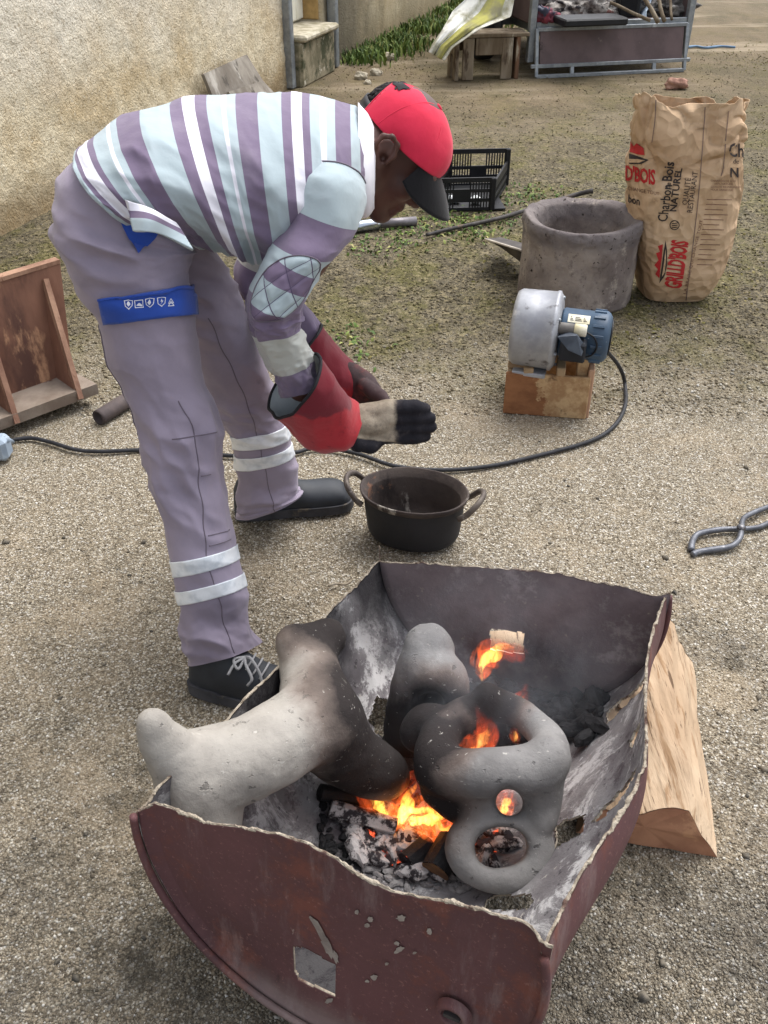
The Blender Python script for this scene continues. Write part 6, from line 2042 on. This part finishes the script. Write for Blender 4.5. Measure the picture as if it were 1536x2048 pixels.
M_quilt = t.done(t.mix(line, col, rgb(92, 82, 104)), .9, 0, t.bump(t.noise(420, 2), .1, .0008), .15)
patch = mk('elbow_patch', V, F, M_quilt, slv, uv=np.stack([qa.ravel(), qb.ravel()], 1), attr={'run': (pt_ - .35 * np.cos(ph) * rr_).ravel()})
ring = np.linspace(0, 2 * PI, 90, endpoint=False)
MB().tube(slv_l.pt(.745 - .155 * np.cos(ring), 4.55 + 1.55 * np.sin(ring) - .2 * np.cos(ring), .0035), .0013, 6, close=True).obj('patch_stitching', M_stitch, patch, smooth=True)
# far sleeve
fslv_l = Loft([((610, 380), (720, 420), 1.92, .08), ((530, 455), (640, 500), 1.93, .075), ((478, 505), (570, 540), 1.92, .065), ((466, 548), (548, 580), 1.90, .06), ((500, 612), (575, 585), 1.86, .055), ((560, 690), (628, 628), 1.79, .05), ((590, 735), (660, 680), 1.76, .045)],
              k=.5, disp=sleeve_folds)
V, F, UV = fslv_l.mesh(70, 120, thick=.003, cap=(True, False))
mk('sleeve', V, F, striped('striped_far_sleeve', [(0, M_shl), (1.2, rgb(178, 180, 174)), (2.25, M_shp), (9, M_shp)], 12.0), shirt, uv=UV)
# collar
col_l = Loft([((716, 214), (720, 426), 1.795, .128), ((734, 222), (736, 424), 1.80, .118), ((748, 240), (749, 408), 1.805, .100)], k=.22, disp=lambda u, t, p: .002 * fbm(p * 20, 2))
M_coll = fabric('white_collar', rgb(236, 235, 240), rgb(216, 214, 224))
V, F, _ = col_l.mesh(90, 24, off=.003, thick=.0035)
mk('collar', V, F, M_coll, shirt)
V, F, _ = Loft([((744, 232), (745, 412), 1.805, .104), ((752, 262), (750, 380), 1.81, .090)], k=.25).mesh(80, 10, thick=.003)
mk('collar_stand', V, F, M_coll, shirt)
# loose front tail twisted under the side vent
rows = [((252, 400), (300, 418), (350, 446)), ((258, 424), (304, 432), (362, 462)), ((262, 441), (310, 446), (372, 478)), ((268, 463), (318, 468), (386, 500))]
g_ = np.linspace(0, 1, 30)
RV = []
for r0 in rows:
    c_ = cr([(a, b, 0) for a, b in r0], 15)[:, :2]
    c_ = np.stack([np.interp(g_, np.linspace(0, 1, len(c_)), c_[:, k]) for k in range(2)], 1)
    RV.append(c_)
RV = np.array(RV)
V, UV = [], []
for f in np.linspace(0, 3, 25):
    i = min(int(f), 2)
    c_ = RV[i] * (1 - f + i) + RV[i + 1] * (f - i)
    for k in range(30):
        V.append(P(c_[k, 0], c_[k, 1], Y=1.437 + .010 * math.sin(g_[k] * 7 + f) + .028 * g_[k] ** 2 - .006 * f))
        UV.append((g_[k], f))
F = [(j * 30 + k, j * 30 + k + 1, (j + 1) * 30 + k + 1, (j + 1) * 30 + k) for j in range(24) for k in range(29)]
o = mk('shirt_tail', V, F, striped('striped_tail', [(0, M_shw), (.85, M_shp), (1.75, M_shl)], 3.2), shirt, uv=UV)
md = o.modifiers.new('thickness', 'SOLIDIFY'); md.thickness = .005; md.offset = 0.0

# ---- body (skin): one continuous figure inside the clothes
hb = 0.21
def nonuni(lo, hi, a, b, fine, coarse):
    return np.unique(np.round(np.concatenate([np.arange(lo, a, coarse), np.arange(a, b, fine), np.arange(b, hi + coarse, coarse)]), 6))
lo, hi = np.array([-.66, 1.28, -.02]), np.array([.25, 2.12, 1.18])
axs = []
for k in range(3):
    axs.append(nonuni(lo[k], hi[k], HC[k] - .17, HC[k] + .17, .0036, .011))
B = SDF(axs)
def seg(pts, k=.02):
    for (a, ra), (b, rb) in zip(pts[:-1], pts[1:]):
        B.op(f_cap(a, b, ra, rb), k, mar=.02)
lc = lambda lf, t_: lf.pt(np.array([0.0, .5]), np.array([t_, t_])).mean(0)
seg([(lc(shirt_l, 1), .09), (lc(shirt_l, 3), .10), (lc(shirt_l, 5), .105), (lc(shirt_l, 7), .080), (lc(shirt_l, 8.5), .055)], .04)
seg([(lc(near_leg, 1), .07), (lc(near_leg, 3), .06), (lc(near_leg, 6), .052), (lc(near_leg, 9), .045), (lc(near_leg, 12), .036), (lc(near_leg, 14), .032)], .03)
seg([(lc(near_leg, 1), .06), (lc(far_leg, 1), .05), (lc(far_leg, 3), .048), (lc(far_leg, 5), .042), (lc(far_leg, 7), .034), (lc(far_leg, 8.3), .030)], .03)
seg([(lc(shirt_l, 6.6), .05), (lc(slv_l, 1.2), .04), (lc(slv_l, 3), .044), (lc(slv_l, 6), .036), (lc(slv_l, 9), .03), (lc(slv_l, 11), .024)], .03)
seg([(lc(shirt_l, 6.6), .05), (lc(fslv_l, .6), .035), (lc(fslv_l, 3), .036), (lc(fslv_l, 6), .024)], .03)
nb = lc(shirt_l, 8.6)
seg([(nb, .07), (hp(-.035, -.055), .060), (hp(-.02, -.01), .060)], .03)
E_ = lambda f, u, l, r, k=.012, R=None: B.op(f_ell(hp(f, u, l), r, HR3 if R is None else R), k)
E_(-.006, .036, 0, (.090, .076, .070), .02)
E_(.044, -.033, 0, (.047, .068, .054), .03)
for s_ in (-1, 1):
    B.op(f_cap(hp(-.008, -.050, s_ * .052), hp(.072, -.098, s_ * .014), .020, .017), .02)
    E_(.064, -.022, s_ * .040, (.022, .020, .020), .016)
    E_(.077, .004, s_ * .031, (.012, .011, .014), .006)
    E_(.093, -.033, s_ * .013, (.011, .009, .009), .006)
B.op(f_cap(hp(.081, .026, -.034), hp(.081, .026, .034), .013, .013), .014)
B.op(f_cap(hp(.086, .012, 0), hp(.102, -.026, 0), .008, .0120), .010)
E_(.104, -.029, 0, (.0105, .011, .013), .006)
B.op(f_cap(hp(.090, -.056, -.016), hp(.090, -.056, .016), .0085, .0085), .006)
B.op(f_cap(hp(.088, -.071, -.013), hp(.088, -.071, .013), .0090, .0090), .006)
E_(.080, -.092, 0, (.017, .016, .019), .014)
for s_ in (-1, 1):
    # ear: helix rim, lobe, hollow
    ex_ = nrm(HF * .93 - HL * s_ * .10 + HU * .3); ey_ = nrm(HU - ex_ * np.dot(HU, ex_)); ez_ = np.cross(ex_, ey_)
    if np.dot(ez_, HL * s_) < 0:
        ez_ = -ez_
    ec = hp(-.012, -.004, s_ * .079)
    hel = [(.012, -.012), (.018, .006), (.014, .026), (-.003, .035), (-.018, .027), (-.022, .008), (-.017, -.012), (-.006, -.028), (.006, -.026)]
    q = [ec + ex_ * a + ey_ * b + ez_ * (.010 + (.006 if a < 0 else 0)) for a, b in hel]
    for a, b in zip(q[:-1], q[1:]):
        B.op(f_cap(a, b, .0046, .0046), .005)
    B.op(f_ell(ec + ez_ * .002, (.018, .027, .007), np.array([ex_, ey_, ez_])), .006)
    B.op(f_cap(ec + ex_ * .002 - ey_ * .002 + ez_ * .014, ec + ex_ * .004 - ey_ * .008 + ez_ * .006, .007, .006), .004, sub=True)
V, Fc = B.mesh(1)
t = NT('dark_skin')
col = t.mix(t.step(t.noise(14, 4), .35, .66), rgb(92, 60, 50), rgb(74, 47, 40))
col = t.mix(t.math('MULTIPLY', t.step(t.noise(60, 4, .7), .55, .7), .25), col, rgb(56, 36, 32))
M_skin = t.done(col, .52, 0, t.bump(t.noise(240, 3), .12, .001), .45)
body = mk('body', V, Fc, M_skin, person)
# eyes
for s_ in (-1, 1):
    E = MB().lathe([(.0, -.0105), (.006, -.009), (.0098, -.004), (.0105, 0), (.0098, .004), (.006, .009), (0, .0105)], hp(.077, .001, s_ * .031), HF, 20).obj('eye', mat('eye_white', rgb(210, 204, 196), rgb(190, 180, 172), 20, .25), body, smooth=True)
    MB().lathe([(0, .0112), (.005, .0108), (.0052, .0095), (0, .0095)], hp(.077, .001, s_ * .031), nrm(HF - .5 * HU), 16).obj('iris', mat('dark_iris', rgb(30, 20, 16), rgb(20, 14, 12), 20, .2), E, smooth=True)

# ---- hair: short twisted tufts below and inside the opening of the cap
M_hair = mat('black_hair', rgb(40, 35, 35), rgb(26, 23, 24), 60, .75, bump=(300, .6, .002))
HV, HFc, n_ = [], [], 0
r_ = np.random.default_rng(21)
for k in range(950):
    az = PI + (r_.random() * 2 - 1) * 1.75
    el = -.62 + 1.55 * r_.random()
    lo_ = -.50 + .50 * max(0, (abs(az - PI) - .7)) ** 1.2
    if el < lo_ or (abs(az - PI) > .55 and el > .22) or el > .80:
        continue
    d = np.array([math.cos(az) * math.cos(el), math.sin(el), math.sin(az) * math.cos(el)])
    p = hp(-.006 + .091 * d[0], .034 + .071 * d[1], .0705 * d[2])
    dn = nrm(d[0] * HF + d[1] * HU + d[2] * HL)
    tw = nrm(-HU * .8 - HF * .4 + .5 * r_.normal(size=3))
    tw = nrm(tw - dn * np.dot(tw, dn))
    q = np.array([p, p + dn * .0035 + tw * .005, p + dn * .004 + tw * .011])
    m_ = MB().tube(q, [.0034, .0036, .0022], 6)
    v_ = np.concatenate(m_.V); HV.append(v_); HFc += [tuple(a + n_ for a in f) for f in m_.F]; n_ += len(v_)
o = mk('hair', np.concatenate(HV), HFc, M_hair, person)
o['kind'] = 'stuff'

# ---- cap
M_red_c = fabric('red_cap_cloth', rgb(214, 48, 76), rgb(196, 38, 64), 9)
M_blk_c = fabric('black_cap_cloth', rgb(24, 23, 26), rgb(17, 17, 19), 9)
CR = np.array([.101, .088, .082])
def rim_u(az):
    return .022 + .016 * math.cos(az)
def cpt(az, el, o=0.0):
    """cap surface: az 0 = front, el 0 = rim, 1 = crown"""
    u0 = (rim_u(az) - .022) / CR[1]
    e0 = math.asin(max(-.9, min(.9, u0)))
    e = e0 + (PI / 2 - e0) * el
    fl_ = 1 + .05 * math.sin(PI * min(1, el * 1.3)) * max(0, math.cos(az))      # fuller front
    return hp(-.004 + (CR[0] + o) * math.cos(e) * math.cos(az) * fl_, .022 + (CR[1] + o) * math.sin(e), (CR[2] + o) * math.cos(e) * math.sin(az))
nA, nE = 120, 40
V = [cpt(2 * PI * i / nA, j / (nE - 1)) for j in range(nE) for i in range(nA)]
F = []
for j in range(nE - 1):
    for i in range(nA):
        az = 2 * PI * (i + .5) / nA
        da = abs(az - PI) / .60
        if da < 1 and (j + .5) / (nE - 1) < .44 * math.sqrt(1 - da * da):
            continue
        F.append((j * nA + i, j * nA + (i + 1) % nA, (j + 1) * nA + (i + 1) % nA, (j + 1) * nA + i))
V = np.array(V)
V = V + nrm(V - HC) * (.0012 * fbm(V * 26, 2))[:, None]
cap_ = mk('cap', V, F, M_red_c, person)
md = cap_.modifiers.new('thickness', 'SOLIDIFY'); md.thickness = .003; md.offset = 0.0
for k in range(6):
    az = PI / 6 + k * PI / 3 + (PI / 6)
    es = np.linspace(.45 if abs(az - PI) < .2 else .02, .99, 30)
    MB().tube(np.array([cpt(az, e, .0008) for e in es]), .0011, 6).obj('panel_seam', M_red_c, cap_, smooth=True)
MB().lathe([(0, .004), (.006, .003), (.0075, 0), (.006, -.002)], hp(-.004, .022 + CR[1] + .001, 0), HU, 16).obj('button', M_red_c, cap_, smooth=True)
azs = np.linspace(PI - .64, PI + .64, 30)
V = np.array([cpt(a, e, .0015) for e in (-.02, .10) for a in azs] + [cpt(a, e, -.0015) for e in (-.02, .10) for a in azs])
F = [(k, k + 1, 31 + k, 30 + k) for k in range(29)] + [(90 + k, 91 + k, 61 + k, 60 + k) for k in range(29)] + [(60 + k, 61 + k, k + 1, k) for k in range(29)] + [(30 + k, 31 + k, 91 + k, 90 + k) for k in range(29)]
mk('strap', V, F, mat('black_strap', rgb(34, 33, 36), rgb(26, 25, 28), 30, .5), cap_)
MB().tube(np.array([cpt(PI + .60 * math.cos(a), max(0.0, .44 * math.sin(a)), .0008) for a in np.linspace(0, PI, 40)]), .0020, 6).obj('opening_binding', M_red_c, cap_, smooth=True)
aa = np.linspace(-1.02, 1.02, 48)
V = []
nR = 16
for lay in (0, -.0032):
    for j in range(nR):
        d = j / (nR - 1)
        for a in aa:
            b = cpt(a, 0.0)
            w_ = math.cos(a / 1.02 * PI / 2) ** .55 if abs(a) < 1.019 else 0
            V.append(b + HF * (.074 * d * w_) - HU * ((.022 * d + .012 * d * d) * w_ + .050 * d ** .8 * (math.sin(a) ** 2) - lay) + HL * (.016 * d * math.sin(a)))
F = []
N = nR * 48
for j in range(nR - 1):
    for k in range(47):
        a = (j * 48 + k, j * 48 + k + 1, (j + 1) * 48 + k + 1, (j + 1) * 48 + k)
        F += [a, tuple(N + q for q in a[::-1])]
for k in range(47):
    F.append(((nR - 1) * 48 + k, (nR - 1) * 48 + k + 1, N + (nR - 1) * 48 + k + 1, N + (nR - 1) * 48 + k))
mk('brim', V, F, M_blk_c, cap_)
bvC = bvh_of(cap_)
print_poly('black_emblem', bvC, [[(784, 170), (800, 166), (822, 181), (806, 180), (797, 184), (793, 176)]], M_blk_c, cap_, .0034, 6)

# ---- gloves
M_leather = mat('dark_glove_leather', rgb(84, 66, 66), rgb(56, 46, 48), 14, .85, layers=[(rgb(112, 66, 64), 9, .58, .68), (rgb(128, 118, 112), 13, .62, .72)], bump=(60, .4, .003))
t = NT('red_gauntlet_suede')
hgt_ = t.attr('darker_red')
col = t.mix(t.step(t.noise(9, 5, .65), .35, .68), rgb(176, 46, 54), rgb(152, 38, 46))
col = t.mix(t.step(t.math('ADD', hgt_, t.math('MULTIPLY', t.math('SUBTRACT', t.noise(18, 4), .5), .5)), .46, .54), col, rgb(112, 34, 44))  # darker red higher up the near gauntlet and over most of the far one
col = t.mix(t.math('MULTIPLY', t.step(t.noise(36, 5, .7), .58, .7), .5), col, rgb(112, 32, 40))
M_gaunt = t.done(col, .88, 0, t.bump(t.noise(80, 4, .6), .35, .003), .2, Sheen_Weight=.2)
M_lining = fabric('grey_glove_lining', rgb(176, 184, 186), rgb(150, 160, 164))
M_bind = mat('black_binding', rgb(40, 40, 44), rgb(30, 30, 33), 40, .8)
t = NT('sooty_tan_leather')
col = t.mix(t.step(t.noise(16, 6, .7), .35, .66), rgb(172, 160, 142), rgb(132, 120, 104))
col = t.mix(t.math('MULTIPLY', t.step(t.noise(30, 6, .75), .55, .68), .5), col, rgb(96, 86, 78))
so_ = t.math('ADD', t.attr('soot'), t.math('MULTIPLY', t.math('SUBTRACT', t.noise(28, 6, .75), .5), .7))
col = t.mix(t.step(so_, .35, .7), col, t.mix(t.step(t.noise(24, 5, .7), .5, .7), rgb(38, 37, 42), rgb(64, 60, 62)))
M_tan = t.done(col, .9, 0, t.bump(t.noise(70, 5, .7), .5, .004), .15)
def glove(hand, keys, k_, darker_red, seedy, res=.0042, mat_=None, soot=None):
    """hand: list of runs (px, py, Y, r); keys: rings of the gauntlet from cuff to wrist"""
    pts = [[(P(a, b, Y=c), r) for a, b, c, r in run] for run in hand]
    allp = np.array([q[0] for run in pts for q in run])
    S = SDF.box(allp.min(0) - .07, allp.max(0) + .07, res)
    for run in pts:
        for (a, ra), (b, rb) in zip(run[:-1], run[1:]):
            S.op(f_cap(a, b, ra, rb), .006, mar=.02)
    V, Fc = S.mesh(1)
    V = V + vnormals(V, Fc) * (.0012 * fbm(V * 40, 2))[:, None]
    g = mk('glove', V, Fc, mat_ or M_leather, person, attr={'soot': soot(V)} if soot else None)
    lf = Loft(keys, k=k_, disp=lambda u, t_, p: .007 * ridge(p * 10 + seedy, 2) + .0015 * fbm(p * 30, 2))
    V, F, UV = lf.mesh(80, 70, off=.002)
    gr = np.clip(darker_red(V), 0, 1)
    ga = mk('gauntlet', V, F, M_gaunt, g, attr={'darker_red': gr})
    V, F, UV = lf.mesh(80, 70, off=-.002)
    mk('lining', V, [f[::-1] for f in F], M_lining, ga)
    us_ = np.linspace(0, 1, 90, endpoint=False)
    MB().tube(lf.pt(us_, np.zeros(90), 0), .0032, 8, close=True).obj('cuff_binding', M_bind, ga, smooth=True)
    return g, lf
nh = [[(680, 838, 1.58, .028), (715, 842, 1.59, .030), (760, 845, 1.60, .028)]]
for i, L in enumerate((2, 13, 15, 3)):
    nh.append([(712, 826 + 10 * i, 1.59, .017), (776, 817 + 17.5 * i, 1.602 - .006 * (i % 2), .0175), (806, 815 + 19.5 * i, 1.600, .0148), (830, 814 + 20 * i, 1.604, .0138), (848 + L, 817 + 18.5 * i, 1.618, .0122)])
nh.append([(690, 862, 1.575, .020), (715, 886, 1.562, .0165), (742, 893, 1.568, .0145), (757, 883, 1.585, .0125)])
def nh_soot(V):
    p = proj(V)
    return np.maximum(np.clip((p[:, 0] - 772) / 36, 0, 1), np.clip((p[:, 1] - 868 - .12 * (p[:, 0] - 700)) / 12, 0, 1))
g1, gl1 = glove(nh, [((632, 708), (543, 838), 1.58, .085, (617, 792, 1.495)), ((660, 745), (592, 878), 1.575, .080, (652, 824, 1.505)), ((690, 782), (640, 908), 1.575, .064, (682, 850, 1.52)), ((714, 812), (686, 894), 1.58, .048), ((726, 838), (706, 884), 1.582, .038)], .5,
                lambda V: (V[:, 2] - P(620, 800, Y=1.57)[2]) * 9 + .5, 1.0, res=.0036, mat_=M_tan, soot=nh_soot)
fh = [[(700, 752, 1.735, .03), (722, 772, 1.72, .033), (738, 782, 1.70, .026)]]
for i in range(4):
    Y0 = 1.655 + .021 * i
    fh.append([(728, 770, Y0 + .012, .0145), (746, 783, Y0, .0135), (762, 792, Y0 - .01, .0125), (771, 803, Y0 - .02, .0115)])
fh.append([(712, 792, 1.70, .017), (736, 812, 1.695, .0145), (756, 826, 1.69, .012)])
g2, gl2 = glove(fh, [((645, 652), (556, 742), 1.765, .085), ((680, 697), (606, 780), 1.755, .072), ((712, 734), (655, 804), 1.74, .056), ((735, 760), (696, 806), 1.73, .042)], .5,
                lambda V: .55 + 0 * V[:, 0] + .25 * fbm(V * 9, 2), 4.0)

# ---- shoes
M_shoe = mat('black_shoe_leather', rgb(48, 52, 58), rgb(38, 41, 46), 10, .6, layers=[(rgb(74, 76, 78), 12, .62, .74)], bump=(90, .2, .001), spec=.4)
M_sole = mat('black_rubber_sole', rgb(74, 74, 78), rgb(54, 54, 58), 14, .8, layers=[(rgb(104, 96, 84), 14, .58, .68)], bump=(90, .4, .002))
M_lace = fabric('grey_lace', rgb(176, 176, 176), rgb(150, 150, 152))
def shoe(heel, d, length, flip, laces):
    d = nrm(np.array([d[0], d[1], 0])); e = np.array([-d[1], d[0], 0]) * flip
    prof = [(-.006, .026, .075, 0), (.008, .036, .105, 0), (.045, .041, .128, 0), (.085, .041, .128, 0), (.12, .042, .108, .001), (.15, .045, .086, .003), (.185, .050, .074, .004), (.22, .052, .071, .005), (.25, .050, .069, .004), (.275, .042, .060, .002), (.290, .026, .040, 0), (.297, .008, .030, 0)]
    pr_ = cr([(a * length / .295, b, c, o) for a, b, c, o in prof], 4)
    n_ = 40
    V, S_ = [], []
    for x, w_, h, o in pr_:
        for k in range(n_):
            a = 2 * PI * k / n_
            c, s = math.cos(a), math.sin(a)
            yy = w_ * np.sign(c) * abs(c) ** .8
            zz = (h - .022) * max(s, 0) ** .75 + .022 if s >= 0 else .022 - .01 * abs(s) ** .4
            if s > 0:
                yy *= 1 - .30 * s ** 3
            V.append(heel + d * x + e * (yy + o) + np.array([0, 0, zz]))
            S_.append(heel + d * (x + (.003 if x > .2 else -.003)) + e * ((w_ + .0045) * np.sign(c) * abs(c) ** .55 + o) + np.array([0, 0, (.031 if x < .07 else .026) + .004 * math.sin(x * 60) * 0 if s >= 0 else .001]))
    m_ = len(pr_)
    F = [(i * n_ + k, i * n_ + (k + 1) % n_, (i + 1) * n_ + (k + 1) % n_, (i + 1) * n_ + k) for i in range(m_ - 1) for k in range(n_)]
    F += [tuple(range(n_))[::-1], tuple((m_ - 1) * n_ + k for k in range(n_))]
    V = np.array(V)
    V = V + nrm(V - (heel + d * .14 + [0, 0, .04])) * (.0018 * fbm(V * 22, 2))[:, None]
    o = mk('shoe', V, F, M_shoe, person)
    mk('sole', S_, F, M_sole, o, smooth=False)
    mb = MB()
    for q in (.128, .142, .156):
        z_ = np.interp(q, [.12, .15, .185], [.108, .088, .076])
        MB().tube(cr([heel + d * q + e * .024 + [0, 0, z_ - .004], heel + d * (q + .004) + [0, 0, z_ + .003], heel + d * q - e * .024 + [0, 0, z_ - .004]], 5), .0022, 6).obj('lace', M_lace if laces else M_shoe, o, smooth=True)
    if laces:
        b = heel + d * .118 + [0, 0, .108]
        for k, run in enumerate(([(0, 0, 0), (.010, -.022, .004), (.030, -.040, -.012), (.022, -.046, -.028)], [(0, 0, 0), (-.012, -.024, .002), (-.020, -.044, -.014)], [(0, 0, 0), (.018, -.012, .012), (.040, -.024, -.010), (.048, -.034, -.034)], [(0, 0, 0), (-.016, -.020, .008), (-.004, -.030, -.006), (0, -.004, 0)])):
            MB().tube(cr([b + d * x + e * y * (1 if flip > 0 else -1) + [0, 0, z] for x, y, z in run], 6), .0030, 6).obj('lace', M_lace, o, smooth=True)
    return o
h1 = G(398, 1364); shoe(h1, (.93, -.30), .29, 1, True)
h2, t2 = G(474, 1040), G(697, 1018); h2 = h2 + np.array([0, .03, 0]); shoe(h2, (t2 + [0, .03, 0]) - h2, .30, 1, False)
